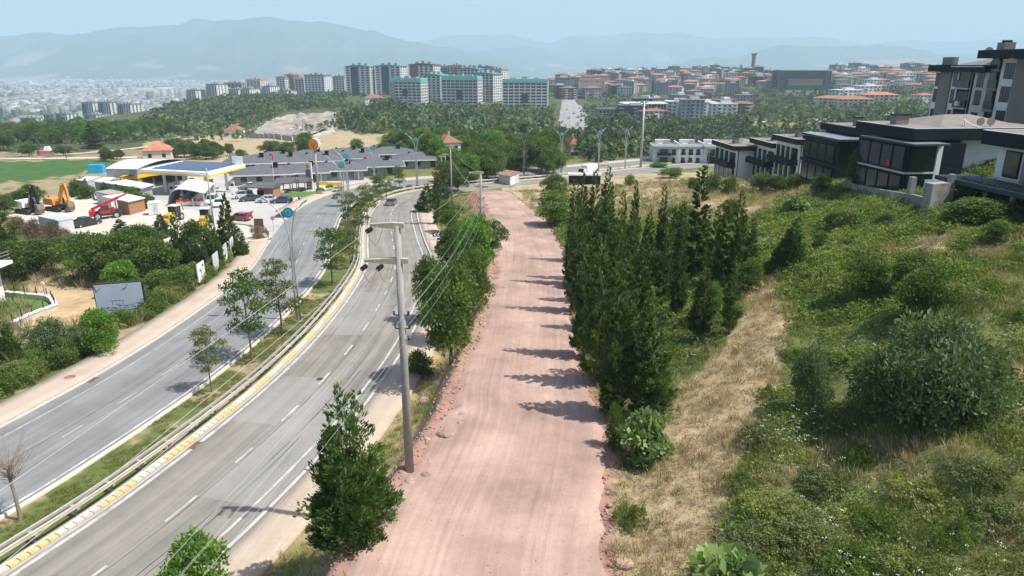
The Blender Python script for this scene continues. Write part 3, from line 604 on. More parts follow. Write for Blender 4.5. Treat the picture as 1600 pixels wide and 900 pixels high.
proto('blue', [('trunk', trunk_mesh('trunk', 3, .10, bark)), ('crown', cypress_crown('crown', 4.2, 1.5, 4500, 47, LM['blu'], .75, .28, .06, 1, droop=.8))], 4.2, 3.0)
for i in range(4):
    bl = rblobs(50 + i, 7, 6.4, 13, .3, .8, .24); proto(f'bro{i}', [('trunk', trunk_mesh('trunk', 4.2, .18, bark, bl, i)), ('crown', blob_crown('crown', bl, 7000, 60 + i, LM['bro'], .34))], 7.2, 7.2)
for i in range(3):
    bl = rblobs(150 + i, 7, 6, 12, .25, .85, .24); proto(f'lit{i}', [('trunk', trunk_mesh('trunk', 4.2, .16, bark, bl, i)), ('crown', blob_crown('crown', bl, 6000, 160 + i, (LM['lig'], LM['lus'], LM['lig'])[i], .36))], 7.2, 6.8)
for i in range(3):                                     # airy locust of the median
    bl = rblobs(70 + i, 5.2, 4.0, 12, .38, .55, .17); proto(f'loc{i}', [('trunk', trunk_mesh('trunk', 4.6, .075, bark, bl, i + 9, lean=.015)), ('crown', blob_crown('crown', bl, 2600, 80 + i, LM['oli'] if i else LM['bro'], .20, .5, .3, .5))], 5.3, 4.3)
for i in range(4):
    bl = rblobs(90 + i, 1.7, 2.6, 9, .12, .8, .27); proto(f'bus{i}', [('stem', trunk_mesh('stem', 1.0, .05, bark, bl, i)), ('crown', blob_crown('crown', bl, 3600, 95 + i, (LM['bro'], LM['oli'], LM['lig'], LM['vin'])[i], .17))], 1.9, 3.2)
for i in range(3):
    r_ = random.Random(500 + i); bl = [(1.5 * (k / 22) ** .6 * math.cos(k * 2.4), 1.5 * (k / 22) ** .6 * math.sin(k * 2.4), .25 + r_.random() ** 2 * 1.0 * (1.1 - k / 22), r_.uniform(.16, .5), r_.uniform(.16, .5), r_.uniform(.2, .55)) for k in range(22)]
    proto(f'wee{i}', [('stem', trunk_mesh('stem', .6, .03, bark, bl, i)), ('crown', blob_crown('crown', bl, 3000, 510 + i, (LM['oli'], LM['vin'], LM['lig'])[i], .15, .45, -.1, .4, .5))], 1.5, 3.2)
bl = rblobs(98, 2.6, 4.2, 15, .12, .85, .19); proto('olive', [('stem', trunk_mesh('stem', 1.6, .07, bark, bl, 1)), ('crown', blob_crown('crown', bl, 7500, 99, leafmat('willow_leaf', (.115, .16, .07), .3), .19, .4, 0, .35, .6))], 2.8, 4.6)
bl = rblobs(97, 1.8, 2.4, 9, .15, .8, .27); proto('dead', [('stem', trunk_mesh('stem', 1.0, .05, bark, bl, 1)), ('crown', blob_crown('crown', bl, 3500, 94, LM['dry'], .22, .18, -.2, .5))], 2.0, 3.0)
bl = rblobs(96, 1.6, 1.9, 8, .2, .7, .25); proto('fig', [('stem', trunk_mesh('stem', 1.0, .04, bark_p, bl, 1)), ('crown', blob_crown('crown', bl, 1500, 93, LM['fig'], .22, .8, .25, .3))], 1.8, 2.3)
proto('clip', [('trunk', trunk_mesh('trunk', 1.2, .06, bark)), ('crown', blob_crown('crown', [(0, 0, 1.9, 1.1, 1.1, .75)], 2600, 92, LM['clip'], .15, .6, 0, .2, .5))], 2.6, 2.2)
def plant(key, p, h, w, label, cat, group=None, name=None, rz=None, lean=None):
    parts, h0, w0 = PR[key]; rz = rnd.uniform(0, 6.28) if rz is None else rz
    t = thing(name or cat.replace(' ', '_'), label, cat, p, rz, group, (w / w0, w / w0, h / h0))
    if lean: t.rotation_euler = (lean[0], lean[1], rz)
    for nm, me in parts: put(nm, me, t)
    return t
def pplant(key, bx, by, ty, wpx, label, cat, group=None, name=None, **k):
    p = G(bx, by) if by < 1000 else atY(bx, by - 1000); return plant(key, p, max(.5, hpx(p, ty)), wpx * mpp(p), label, cat, group, name, **k)

# conifers right of the dirt road: base x, base y, top y, width px
rows = [('cyp0', 955, 652, 415, 78), ('cyp1', 1012, 655, 452, 100), ('cyp0', 932, 606, 372, 70), ('cyp3', 975, 598, 400, 72), ('cyp1', 912, 560, 352, 62), ('cyp2', 1093, 530, 392, 52), ('cyp0', 1140, 522, 408, 44), ('cyp1', 960, 520, 330, 60), ('cyp2', 1000, 512, 372, 56), ('cyp3', 900, 490, 300, 52), ('cyp0', 945, 474, 300, 58), ('cyp1', 1035, 478, 350, 44), ('cyp2', 1058, 492, 368, 42), ('cyp1', 985, 455, 330, 46), ('cyp3', 895, 446, 282, 44), ('cyp2', 925, 436, 268, 48), ('slim', 1084, 436, 262, 30), ('cyp0', 1112, 446, 325, 38), ('cyp1', 1146, 442, 300, 40), ('cyp2', 1170, 420, 342, 36), ('cyp3', 968, 430, 300, 40), ('cyp2', 1060, 436, 318, 34), ('cyp0', 1010, 432, 330, 36), ('cyp1', 946, 402, 262, 42), ('cyp2', 908, 404, 270, 36), ('cyp0', 988, 402, 284, 28), ('cyp3', 1032, 398, 288, 28), ('slim', 1128, 424, 318, 24), ('slim', 1098, 420, 322, 20)]
rows.sort(key=lambda q: -q[2])
for i, (k, bx, by, ty, w) in enumerate(rows):
    adj = 'slim dark cypress spire' if k == 'slim' else ['full dark green cypress', 'broad feathery cypress', 'even pointed cypress', 'many-tipped cypress'][int(k[-1])]
    pplant(k, bx, by, ty, w * (.92 if by > 590 else .86), f'{adj}, {ORD[i]} trunk from the camera right of the dirt road', 'cypress', 'cypresses right of the dirt road', 'cypress_tree')
pplant('jun1', 1228, 416, 336, 62, 'dark dense cypress leaning right, alone beside the straw footpath', 'cypress', None, 'cypress_tree', lean=(0, .16))
for i, (k, bx, by, ty, w, lb) in enumerate([('lit0', 868, 352, 300, 78, 'round light green bush tree on the right edge of the dirt road beyond the cypresses'), ('bro1', 866, 312, 272, 46, 'dark green bush between the light bush and the flat black hoarding'), ('bus2', 895, 452, 400, 34, 'pale shrub at the foot of the cypresses beside tree shadows'), ('lit2', 1060, 395, 320, 60, 'yellow green shrub filling the gap among the cypresses'), ('bro0', 1140, 345, 312, 34, 'green thicket behind the tallest slim cypress'),
        ('lit2', 1030, 445, 395, 62, 'yellowish shrub low between cypress trunks'), ('lit0', 1110, 500, 440, 40, 'lime shrub between two small front cypresses'), ('bus0', 908, 520, 492, 30, 'low bush at the road edge under the cypresses'), ('lit2', 1170, 455, 405, 50, 'yellow green brush at the right end of the cypress clump'), ('bus2', 960, 700, 628, 34, 'thin pale shrub in front of the nearest cypress')]):
    pplant(k, bx, by, ty, w, lb, 'shrub', None, 'shrub')
# fig bushes
pplant('fig', 1012, 722, 642, 88, 'pale big-leaved fig bush below the wide front cypress', 'bush', None, 'fig_bush')
# left of the dirt road
pplant('jun0', 548, 832, 606, 178, 'dense bright green conifer beside the concrete pole above the pavement', 'conifer', None, 'juniper_tree')
for i, (k, bx, by, ty, w, lb, nm) in enumerate([
        ('bro2', 705, 568, 410, 120, 'broad green bush tree spreading over the pavement left of the dirt road', 'broadleaf_tree'), ('bro0', 732, 505, 395, 78, 'rounded bush tree touching the left edge of the dirt road', 'broadleaf_tree'), ('bro3', 672, 505, 402, 62, 'whitish-twigged bush hanging over the road edge line', 'broadleaf_tree'), ('lit1', 738, 440, 340, 74, 'bright green tree just left of the second concrete pole', 'broadleaf_tree'), ('bro1', 770, 400, 345, 50, 'green bush right of the second concrete pole', 'broadleaf_tree'),
        ('bro2', 705, 430, 355, 62, 'green shrub tree behind the chevron sign', 'broadleaf_tree'), ('lit0', 702, 362, 315, 46, 'bright shrub on the bank right of the slim cypress', 'broadleaf_tree'), ('slim', 683, 352, 264, 12, 'lone pencil-thin cypress on the bank above the bend', 'cypress_tree'), ('pine', 668, 332, 290, 40, 'dark feathery conifer leaning over the road bend', 'conifer_tree'), ('pine', 690, 318, 268, 36, 'dark conifer behind the pencil cypress', 'conifer_tree'), ('bro1', 716, 300, 262, 40, 'green tree at the far end of the bank by the poles', 'broadleaf_tree'),
        ('bus2', 655, 585, 545, 50, 'light green weeds bush on the verge below the tree', 'shrub'), ('bus2', 700, 395, 365, 40, 'light shrub on the grassy bank by the chevrons', 'shrub')]):
    pplant(k, bx, by, ty, w, lb, nm.replace('_', ' '), None, nm)
pplant('lit1', 318, 1025, 852, 118, 'leafy sapling crown at the bottom edge below the near carriageway', 'tree', None, 'sapling_tree', rz=1.0)
pplant('fig', 1112, 1018.5, 866, 200, 'large-leaved bush at the bottom edge beside the straw footpath', 'bush', None, 'fig_bush')
# median trees
mt = [('loc1', 331, 612, 506, 62, 'slender young tree on the median, nearest one in leaf'), ('loc0', 394, 566, 418, 96, 'forked young locust tree on the median beside the far carriageway shadow'), ('loc2', 441, 524, 404, 92, 'spreading young tree just left of the big lamp post'), ('loc0', 520, 446, 352, 76, 'round-headed median tree right of the big lamp post'), ('loc1', 548, 420, 350, 46, 'narrow median tree leaning toward the barrier'), ('loc2', 556, 378, 300, 52, 'tall leafy median tree behind the second lamp post'), ('loc1', 575, 352, 285, 46, 'median tree in front of the dump truck lane'), ('loc0', 590, 322, 272, 34, 'small median tree left of the dump truck'),
      ('loc2', 604, 315, 268, 36, 'median tree right of the fourth lamp post'), ('loc0', 625, 300, 258, 30, 'far median tree beside the orange dump truck'), ('loc2', 535, 330, 290, 36, 'pale thin median tree at the turn of the far carriageway')]
for k, bx, by, ty, w, lb in mt: pplant(k, bx, by, ty, w, lb, 'young tree', 'trees on the median', 'median_tree')
# low hedge plants on the far part of the median
for i in range(26):
    s = sY(140) + i * 2.6; x, y, z = MAIN.at(s, -3.4 + rnd.uniform(-.8, .8)); plant('bus3', (x, y, z), rnd.uniform(.8, 1.2), rnd.uniform(2.2, 3.2), 'low green shrub in the planted median strip along the bend', 'shrub', 'median shrubs on the bend', 'median_shrub')
# left of the road
lf = [('jun0', 285, 420, 328, 44, 'tall dark conifer, leftmost of the trio behind the poster boards', 'conifer_tree'), ('bro0', 312, 425, 345, 44, 'leafy tree squeezed between two conifers behind the poster boards', 'broadleaf_tree'), ('jun1', 335, 418, 335, 46, 'bushy conifer in the middle of the trio behind the poster boards', 'conifer_tree'), ('pine', 360, 392, 305, 36, 'pointed conifer with a thin tip beside the wooden mast', 'conifer_tree'),
      ('jun0', 378, 400, 356, 30, 'small bushy conifer right behind the third poster board', 'conifer_tree'), ('blue', 254, 372, 336, 28, 'blue-grey spruce at the edge of the gravel yard', 'spruce_tree'), ('blue', 190, 368, 343, 30, 'blue-grey spruce in front of the red telehandler', 'spruce_tree'),
      ('bro0', 150, 438, 366, 90, 'broad green tree at the left end of the thicket above the billboard', 'broadleaf_tree'), ('bro1', 200, 440, 360, 86, 'dense green tree in the middle of the thicket above the billboard', 'broadleaf_tree'), ('bro2', 250, 440, 372, 76, 'full green tree at the right end of the thicket above the billboard', 'broadleaf_tree'), ('bro3', 225, 405, 352, 70, 'green tree behind the thicket at the yard edge', 'broadleaf_tree'), ('lit1', 190, 462, 410, 56, 'yellow green tree right behind the billboard top', 'broadleaf_tree'),
      ('bro1', 60, 430, 375, 90, 'wide olive green tree behind the white garden wall', 'broadleaf_tree'), ('bro0', 15, 440, 380, 80, 'dark green tree at the left edge above the white house', 'broadleaf_tree'), ('bro2', 100, 405, 372, 60, 'olive tree between the brown bushes and the thicket', 'broadleaf_tree'), ('pine', 8, 385, 322, 44, 'dark conifer at the left edge beside the brown bushes', 'conifer_tree'),
      ('dead', 30, 372, 336, 34, 'brown withered bush, leftmost below the excavators', 'bush'), ('dead', 56, 376, 340, 40, 'brown withered bush, middle one below the excavators', 'bush'), ('dead', 86, 380, 342, 42, 'brown withered bush in front of the grey container', 'bush'),
      ('jun0', 12, 562, 494, 58, 'dark green conifer at the left edge below the white house', 'conifer_tree'), ('olive', 85, 560, 498, 78, 'grey green shrub between the garden wall and the road hedge', 'shrub'), ('olive', 120, 545, 510, 60, 'dull green shrub left of the bright bush', 'shrub'), ('lit1', 165, 552, 486, 62, 'bright green bush in front of the billboard corner', 'bush'),
      ('lit2', 255, 458, 424, 60, 'light bush on the bank right of the billboard', 'bush'), ('bus0', 280, 452, 418, 60, 'bush on the bank below the conifer trio', 'bush'), ('lit0', 30, 318, 298, 34, 'green tree left behind the black excavator', 'broadleaf_tree'), ('bro2', 52, 320, 288, 40, 'round green tree between the excavators', 'broadleaf_tree'), ('bro0', 8, 335, 305, 34, 'green tree at the left edge behind the yard', 'broadleaf_tree')]
for k, bx, by, ty, w, lb, nm in lf: pplant(k, bx, by, ty, w * 1.05, lb, nm.replace('_', ' ').replace('broadleaf ', 'broadleaf '), None, nm)
# rough hedge along the left pavement
hk = 0
for sgm in [(sY(30), sY(59), 0), (sY(64), sY(97), 1)]:
    s = sgm[0]
    while s < sgm[1]:
        for o in (-19.8, -21.4):
            x, y, z = MAIN.at(s, o + rnd.uniform(-.5, .5)); z = zt(x, y); plant(rnd.choice(['bus3', 'bus0', 'bus2', 'bus3']), (x, y, z - .1), rnd.uniform(1.1, 2.0), rnd.uniform(2.4, 3.6), ['rough green hedge bush along the left pavement before the billboard', 'rough green hedge bush along the left pavement between billboard and poster boards'][sgm[2]], 'bush', 'hedge bushes along the left pavement', 'hedge_bush')
        s += 2.3
# big shrubs on the slope at the right
for k, bx, by, ty, w, lb in [('olive', 1445, 655, 492, 210, 'largest grey green willowy shrub on the right slope'), ('olive', 1520, 650, 540, 130, 'willowy shrub right of the largest one on the slope'), ('olive', 1262, 640, 545, 72, 'single upright grey green shrub beside the footpath'), ('olive', 1370, 640, 555, 110, 'willowy shrub left of the largest one on the slope'), ('bro1', 1445, 505, 420, 90, 'dark shaded bush above the largest willowy shrub'), ('bro0', 1345, 470, 402, 66, 'dark bush in the middle of the vine slope'), ('bro2', 1420, 450, 395, 90, 'green bush with shaded underside high on the vine slope'),
        ('fig', 1243, 333, 306, 44, 'big-leaved fig bush at the top of the slope below the black villa'), ('bus1', 1325, 350, 326, 48, 'dull bush with yellow side on the upper slope'), ('bus0', 1282, 390, 362, 34, 'dark low bush on the upper slope'), ('bus0', 1300, 352, 330, 34, 'small dark bush beside the fig bush'), ('lit2', 1560, 372, 345, 44, 'yellow green bush at the upper right of the slope'), ('bus1', 1385, 348, 328, 34, 'grey green shrub on top of the vine slope'),
        ('bro3', 1335, 300, 232, 40, 'slender leafy tree in front of the black villa'), ('bro1', 1500, 322, 280, 62, 'shrubbery beside the concrete gate pier'), ('lit2', 1530, 345, 312, 110, 'spreading feathery bush below the rightmost villa'), ('bus0', 1280, 300, 272, 40, 'shrub at the foot of the black glazed villa'), ('bus2', 1240, 298, 270, 34, 'light shrub between two white villas'),
        ('bus0', 1115, 300, 270, 34, 'shrub at the foot of the leftmost white villa'), ('bus0', 1140, 305, 276, 34, 'dark clipped shrub beside the leftmost white villa'), ('bro1', 1190, 300, 270, 40, 'dark rounded shrub before the second white villa'), ('bro0', 1213, 300, 274, 34, 'dark rounded shrub right of its twin before the villas'),
        ('lit0', 1050, 278, 262, 44, 'green bush on the crest below the long white building'), ('lit1', 1030, 262, 254, 30, 'green bush at the left foot of the long white building'), ('lit0', 1083, 300, 278, 26, 'small bush on the straw hill left of the white villas'), ('bus3', 985, 290, 272, 20, 'small bush on the straw hill')]:
    pplant(k, bx, by, ty, w, lb, 'shrub' if 'tree' not in lb else 'tree', None, 'slope_shrub' if 'tree' not in lb else 'broadleaf_tree')
for i, (bx, by, hp, w) in enumerate([(1190, 690, 34, 60), (1160, 760, 30, 66), (1215, 800, 40, 80), (1290, 760, 36, 70), (1350, 720, 34, 64), (1270, 850, 46, 96), (1375, 830, 44, 90), (1440, 770, 34, 70), (1530, 740, 36, 76), (1490, 850, 44, 90), (1570, 820, 40, 84), (1330, 890, 48, 100), (1420, 895, 44, 84), (1180, 860, 44, 90), (985, 820, 44, 70), (1000, 730, 26, 50), (1240, 560, 22, 44), (1330, 560, 24, 50), (1560, 600, 28, 54), (1590, 500, 26, 50), (1510, 470, 24, 50), (1300, 500, 20, 44), (1580, 420, 22, 44), (1400, 370, 14, 36), (1200, 620, 22, 40)]):
    pplant(('wee0', 'wee2', 'wee1', 'wee0', 'wee2')[i % 5], bx, by, by - hp * (.7, .8, .6, .6, .9)[i % 5], w * (1.3, .9, 1.4, 1.3, .8)[i % 5], f'{["dull green", "yellow green", "mid green", "leafy green", "pale green"][i % 5]} weedy bush on the overgrown slope, {ORD[i]} of the scattered ones', 'bush', 'weedy bushes on the slope', 'weed_bush')
# bare tree on the median at the left edge
p = G(32, 812); bt = thing('bare_tree', 'leafless brown tree on the median at the left edge', 'bare tree', p, 0); b = MB(); rs = random.Random(4); b.tube([(0, 0, -.2), (.03, 0, 1.5), (-.08, .05, 2.6), (.0, .05, 3.3)], [.12, .09, .075, .06], 7); b.build('trunk', bark_p, bt); b = MB()
for i in range(46):
    z = 2.3 + 1.1 * rs.random(); a = rs.uniform(0, 6.28); l = rs.uniform(.8, 2.0); e = rs.uniform(.4, 1.5); d = Vector((math.cos(a), math.sin(a), e)).normalized(); q = Vector((0, .04, z)); pts = [q, q + d * l * .5, q + d * l + Vector((0, 0, .25 * l))]; b.tube(pts, [.03, .016, .004], 4, False)
    for j in range(4): u = pts[1].lerp(pts[2], rs.random()); v = Vector((rs.uniform(-.4, .4), rs.uniform(-.4, .4), rs.uniform(.1, .6))); b.tube([u, u + v], [.008, .003], 3, False)
b.build('branches', bark_p, bt)['kind'] = 'stuff'

# ------------------------------------------------------------------ groves in the middle distance
def world_pts(poly, dmin, dmax, step, seed=0, xr=None):
    """jittered grid of ground points that fall inside a patch given in photograph pixels"""
    a = [p[0] for p in poly]; x0 = (min(a) - 800) / F; x1 = (max(a) - 800) / F; X, Y = np.meshgrid(np.arange(min(x0 * dmin, x0 * dmax), max(x1 * dmin, x1 * dmax), step), np.arange(dmin, dmax, step)); rs = np.random.RandomState(seed)
    X = X.ravel() + rs.uniform(-.45, .45, X.size) * step; Y = Y.ravel() + rs.uniform(-.45, .45, Y.size) * step; Z = zt(X, Y); u, v = proj(X, Y, Z); k = inpoly(u, v, poly); return np.stack([X[k], Y[k], Z[k]], 1)
def grove(poly, dmin, dmax, step, keys, hr, label, name, group, wf=1.0, seed=1, cat=None):
    for q in sorted(world_pts(poly, dmin, dmax, step, seed).tolist(), key=lambda a: a[1]):
        h = rnd.uniform(*hr); k = rnd.choice(keys); plant(k, q, h, h * wf * PR[k][2] / PR[k][1] * rnd.uniform(.85, 1.2), label, cat or name.replace('_', ' '), group, name)
DK = ['bro0', 'bro1', 'bro2', 'bro3']; LK = ['lit0', 'lit1', 'bro2', 'bro0']
grove([(735, 255), (790, 245), (870, 250), (880, 262), (862, 285), (810, 268), (745, 290)], 140, 250, 6.5, DK, (6, 9), 'dark leafy tree in the wood behind the rusty-roofed shed', 'woodland_tree', 'wood behind the shed')
grove([(600, 238), (690, 232), (880, 228), (890, 250), (735, 252), (690, 262)], 190, 330, 8, LK, (6, 10), 'tree in the mixed belt beyond the grey-roofed houses', 'belt_tree', 'tree belt beyond the houses')
grove([(690, 262), (740, 262), (745, 290), (700, 300)], 150, 200, 6, LK, (5, 8), 'tree beside the concrete poles at the end of the bank', 'belt_tree', 'trees by the far poles')
grove([(265, 238), (345, 240), (350, 250), (265, 250)], 200, 300, 6, DK, (4.5, 6.5), 'round green tree in the row behind the fuel station roof', 'row_tree', 'row of trees behind the station')
grove([(355, 244), (378, 242), (378, 252), (355, 252)], 190, 290, 6, DK, (4, 6), 'round tree right of the station roof corner', 'row_tree', 'row of trees behind the station')
for k, bx, by, ty, w, lb in [('bro0', 425, 246, 220, 38, 'dark spreading tree in the straw field left of the shell sign'), ('bro1', 448, 247, 222, 34, 'second dark tree in the straw field left of the shell sign'), ('bro2', 478, 248, 208, 44, 'tallest tree in the straw field behind the shell sign'), ('lit1', 560, 240, 218, 28, 'bright green tree on the edge of the straw field'), ('bro1', 600, 248, 222, 34, 'dark tree behind the grey roofs'), ('bro2', 628, 246, 222, 30, 'mid green tree behind the grey roofs'), ('bro3', 585, 250, 236, 30, 'low tree behind the grey roofs'), ('slim', 150, 232, 190, 22, 'lone tall dark cypress on the edge of the fields at left'), ('bro1', 46, 244, 224, 30, 'dark round bush tree by the farm track at left'), ('bro0', 100, 243, 228, 34, 'green tree by the parked trailers on the farm track')]:
    pplant(k, bx, by, ty, w, lb, 'tree', None, 'field_tree')
grove([(-40, 205), (220, 200), (300, 212), (210, 222), (100, 235), (-40, 236)], 300, 520, 13, DK + LK[:2], (6, 10), 'green tree in the belt between the fields and the lower towers', 'belt_tree', 'tree belt at the left')
grove([(160, 247), (175, 244), (190, 246), (190, 254), (165, 254)], 180, 260, 4, DK, (3, 4.5), 'small bush tree behind the blue tarpaulin', 'row_tree', 'bushes behind the tarpaulin')
grove([(110, 300), (150, 296), (205, 306), (252, 322), (240, 330), (150, 312), (112, 312)], 120, 190, 3.4, ['jun0', 'bus0', 'lit1', 'pine'], (2.2, 3.6), 'bushy green shrub behind the yard sheds', 'yard_shrub', 'shrubs behind the yard')

# ------------------------------------------------------------------ far woods: one mass each
def wood(name, poly, dmin, dmax, step, hr, seed, nl=46, m='tow', conif=.2, size=1.0, gap=.40):
    pts = world_pts(poly, dmin, dmax, step, seed); pts = pts[fbm(pts[:, 0] / (step * 7), pts[:, 1] / (step * 9), 3, seed + 50) > gap] if len(pts) else pts; rs = np.random.RandomState(seed); n = len(pts)
    if not n: return
    d = norm(rs.normal(size=(n, nl, 3))); d[..., 2] = np.abs(d[..., 2]); h = hr[0] + (hr[1] * 1.15 - hr[0]) * rs.uniform(0, 1, n) ** 1.3; con = rs.uniform(size=n) < conif; rad = np.where(con, h * .2, h * .48)
    t = rs.uniform(0, 1, (n, nl)); rr = np.where(con[:, None], (1 - t) * 1.0, 1) ; zc = np.where(con[:, None], t * h[:, None], h[:, None] * (.35 + .6 * d[..., 2]))
    lob = .75 + .5 * rs.uniform(size=(n, nl)); Pt = np.stack([pts[:, 0, None] + d[..., 0] * rad[:, None] * rr * lob, pts[:, 1, None] + d[..., 1] * rad[:, None] * rr * lob, pts[:, 2, None] + zc], 2).reshape(-1, 3)
    D = np.cross(d.reshape(-1, 3), rs.normal(size=(n * nl, 3))) + d.reshape(-1, 3) * .35; ls = np.repeat(h * .30 * size, nl) * rs.uniform(.6, 1.3, n * nl); V, Fq = leafquads(Pt - D * ls[:, None] * .3, D, ls, ls * .85, rs)
    g = np.clip(1 + rs.normal(size=n) * .28, .5, 1.7); hu = rs.normal(size=n) * .13; c = np.stack([g * (1 + hu) * np.where(con, .8, 1.05), g, g * (1 - hu)], 1); c = np.repeat(c, nl, 0) * rs.uniform(.85, 1.15, (n * nl, 1))
    put(name, np_mesh(name, V, Fq, LM[m], {'lc': ('FACE', np.clip(c, .1, 2))}), None, 'stuff')
wood('hillside_wood', [(218, 206), (240, 182), (290, 164), (330, 158), (420, 150), (520, 148), (545, 152), (545, 176), (480, 179), (430, 187), (392, 208), (300, 213), (225, 209)], 420, 1000, 6.5, (4, 8.5), 3, 30, gap=.47)
wood('valley_wood', [(528, 200), (545, 176), (600, 168), (625, 172), (860, 178), (868, 215), (800, 232), (690, 236), (650, 222), (690, 210), (630, 204), (575, 212)], 330, 800, 6.2, (4, 9), 4, 36, conif=.35)
wood('roadside_wood', [(918, 192), (1010, 186), (1160, 193), (1185, 214), (1340, 196), (1440, 186), (1470, 215), (1240, 222), (1010, 226), (930, 236), (915, 215)], 250, 720, 5.6, (3.5, 7.5), 5, 40, conif=.15)
wood('boulevard_wood', [(875, 222), (925, 226), (1010, 224), (1012, 240), (960, 248), (900, 250)], 230, 420, 6, (4, 7), 6, 60)
wood('slope_wood', [(1150, 215), (1175, 178), (1230, 155), (1290, 160), (1330, 175), (1460, 170), (1470, 215), (1330, 196)], 350, 900, 12, (4, 7), 7, 40)
wood('town_trees', [(900, 160), (930, 145), (1000, 140), (1060, 160), (1180, 130), (1330, 130), (1460, 130), (1460, 180), (1250, 160), (1100, 178), (960, 165)], 600, 1250, 22, (5, 9), 8, 36)
wood('tower_trees', [(560, 172), (640, 166), (870, 170), (870, 150), (700, 150), (560, 150)], 650, 1100, 16, (4, 7), 9, 36)

# ------------------------------------------------------------------ ground cover on the near slope and verges
def gn_scatter(name, P3, rot, scl, idx, protos, clip=None):
    col = bpy.data.collections.new(name + '_kinds')
    for i, me in enumerate(protos): o = bpy.data.objects.new(f'{name}_kind_{chr(97 + i)}', me); col.objects.link(o)
    me = bpy.data.meshes.new(name); me.vertices.add(len(P3)); me.vertices.foreach_set('co', np.asarray(P3, np.float32).ravel())
    a = me.attributes.new('rot', 'FLOAT_VECTOR', 'POINT'); a.data.foreach_set('vector', np.asarray(rot, np.float32).ravel()); a = me.attributes.new('scl', 'FLOAT', 'POINT'); a.data.foreach_set('value', np.asarray(scl, np.float32)); a = me.attributes.new('idx', 'INT', 'POINT'); a.data.foreach_set('value', np.asarray(idx, np.int32))
    o = put(name, me, None, 'stuff'); g = bpy.data.node_groups.new(name + '_spread', 'GeometryNodeTree'); g.interface.new_socket('Geometry', in_out='INPUT', socket_type='NodeSocketGeometry'); g.interface.new_socket('Geometry', in_out='OUTPUT', socket_type='NodeSocketGeometry')
    N = g.nodes.new; L = g.links.new; gi = N('NodeGroupInput'); go = N('NodeGroupOutput'); ip = N('GeometryNodeInstanceOnPoints'); ci = N('GeometryNodeCollectionInfo'); ci.inputs['Collection'].default_value = col; ci.inputs['Separate Children'].default_value = True; ci.inputs['Reset Children'].default_value = True
    def na(n, t): q = N('GeometryNodeInputNamedAttribute'); q.data_type = t; q.inputs['Name'].default_value = n; return q.outputs['Attribute']
    L(gi.outputs[0], ip.inputs['Points']); L(ci.outputs[0], ip.inputs['Instance']); ip.inputs['Pick Instance'].default_value = True; L(na('idx', 'INT'), ip.inputs['Instance Index']); L(na('rot', 'FLOAT_VECTOR'), ip.inputs['Rotation']); L(na('scl', 'FLOAT'), ip.inputs['Scale']); L(ip.outputs[0], go.inputs[0])
    md = o.modifiers.new('spread', 'NODES'); md.node_group = g; return o
def tuft(name, n, h, r, m, seed, lean=.5, w=.018, umb=0):
    rs = np.random.RandomState(seed); a = rs.uniform(0, 2 * PI, n); q = r * np.sqrt(rs.uniform(size=n)); p = np.stack([q * np.cos(a), q * np.sin(a), -.05 + 0 * a], 1); D = np.stack([np.cos(a) * q / r, np.sin(a) * q / r, 0 * a], 1) * lean + rs.normal(size=(n, 3)) * .28; D[:, 2] = 1
    V, _ = leafquads(p, D, h * rs.uniform(.5, 1.15, n), w * rs.uniform(.7, 1.6, n) + .012, rs); return leafmesh(name, [V], [tint(n, p * 4, rs, .5, .5)], m)
def patch(name, n, r, hh, m, seed, leaf=.12, asp=.75):
    rs = np.random.RandomState(seed); a = rs.uniform(0, 2 * PI, n); q = r * np.sqrt(rs.uniform(size=n)); z = hh * (1 - (q / r) ** 2) * rs.uniform(.1, 1, n) + .12 * fbm(q * np.cos(a) * 3, q * np.sin(a) * 3, 2, seed); p = np.stack([q * np.cos(a), q * np.sin(a), z], 1)
    D = rs.normal(size=(n, 3)) * .6 + np.stack([np.cos(a) * q / r, np.sin(a) * q / r, 0 * a + .35], 1); V, _ = leafquads(p, D, leaf * rs.uniform(.6, 1.4, n), leaf * asp, rs); return leafmesh(name, [V], [tint(n, p * 2, rs, .4, .4)], m)
def umbels(name, seed):
    rs = np.random.RandomState(seed); n = 3; a = rs.uniform(0, 6.28, n); q = .5 * np.sqrt(rs.uniform(size=n)); h = rs.uniform(.5, .95, n); V = []; Cc = []
    for i in range(n):
        c = np.array([q[i] * math.cos(a[i]), q[i] * math.sin(a[i]), h[i]]); k = 7; p = c + np.c_[rs.normal(size=(k, 2)) * .045, rs.normal(size=k) * .012]; v, _ = leafquads(p, rs.normal(size=(k, 3)) * [1, 1, .25], .05, .045, rs); V.append(v)
    return leafmesh(name, V, [np.ones((len(np.concatenate(V)) // 4, 3))], LM['whi'])
k_vine = [patch('vine_patch', 150, .75, .38, LM['vin'], 1, .15), patch('vine_patch', 170, .8, .5, LM['vin'], 2, .12), patch('vine_patch', 110, .7, .3, LM['lus'] if 0 else LM['lig'], 3, .13), patch('vine_patch', 120, .65, .45, LM['oli'], 4, .10), patch('vine_patch', 130, .6, .55, LM['bro'], 5, .12)]
k_vine += [patch('weed_patch', 90, .45, .6, LM['oli'], 12, .10, .5), patch('weed_patch', 90, .4, .7, LM['lig'], 13, .09, .5), patch('weed_patch', 80, .5, .5, LM['blu'], 14, .09, .4)]
k_gr = [tuft('green_tuft', 46, .55, .32, LM['gras'], 6), tuft('green_tuft', 46, .8, .35, LM['oli'], 7, .4), tuft('straw_tuft', 52, .55, .38, LM['straw'], 8, .8), tuft('straw_tuft', 48, .85, .36, LM['straw'], 9, .55), tuft('straw_tuft', 44, .3, .4, LM['straw'], 10, 1.4), umbels('umbel', 11)]
GC = np.clip(col, 0, 1).reshape(GT.shape + (3,))
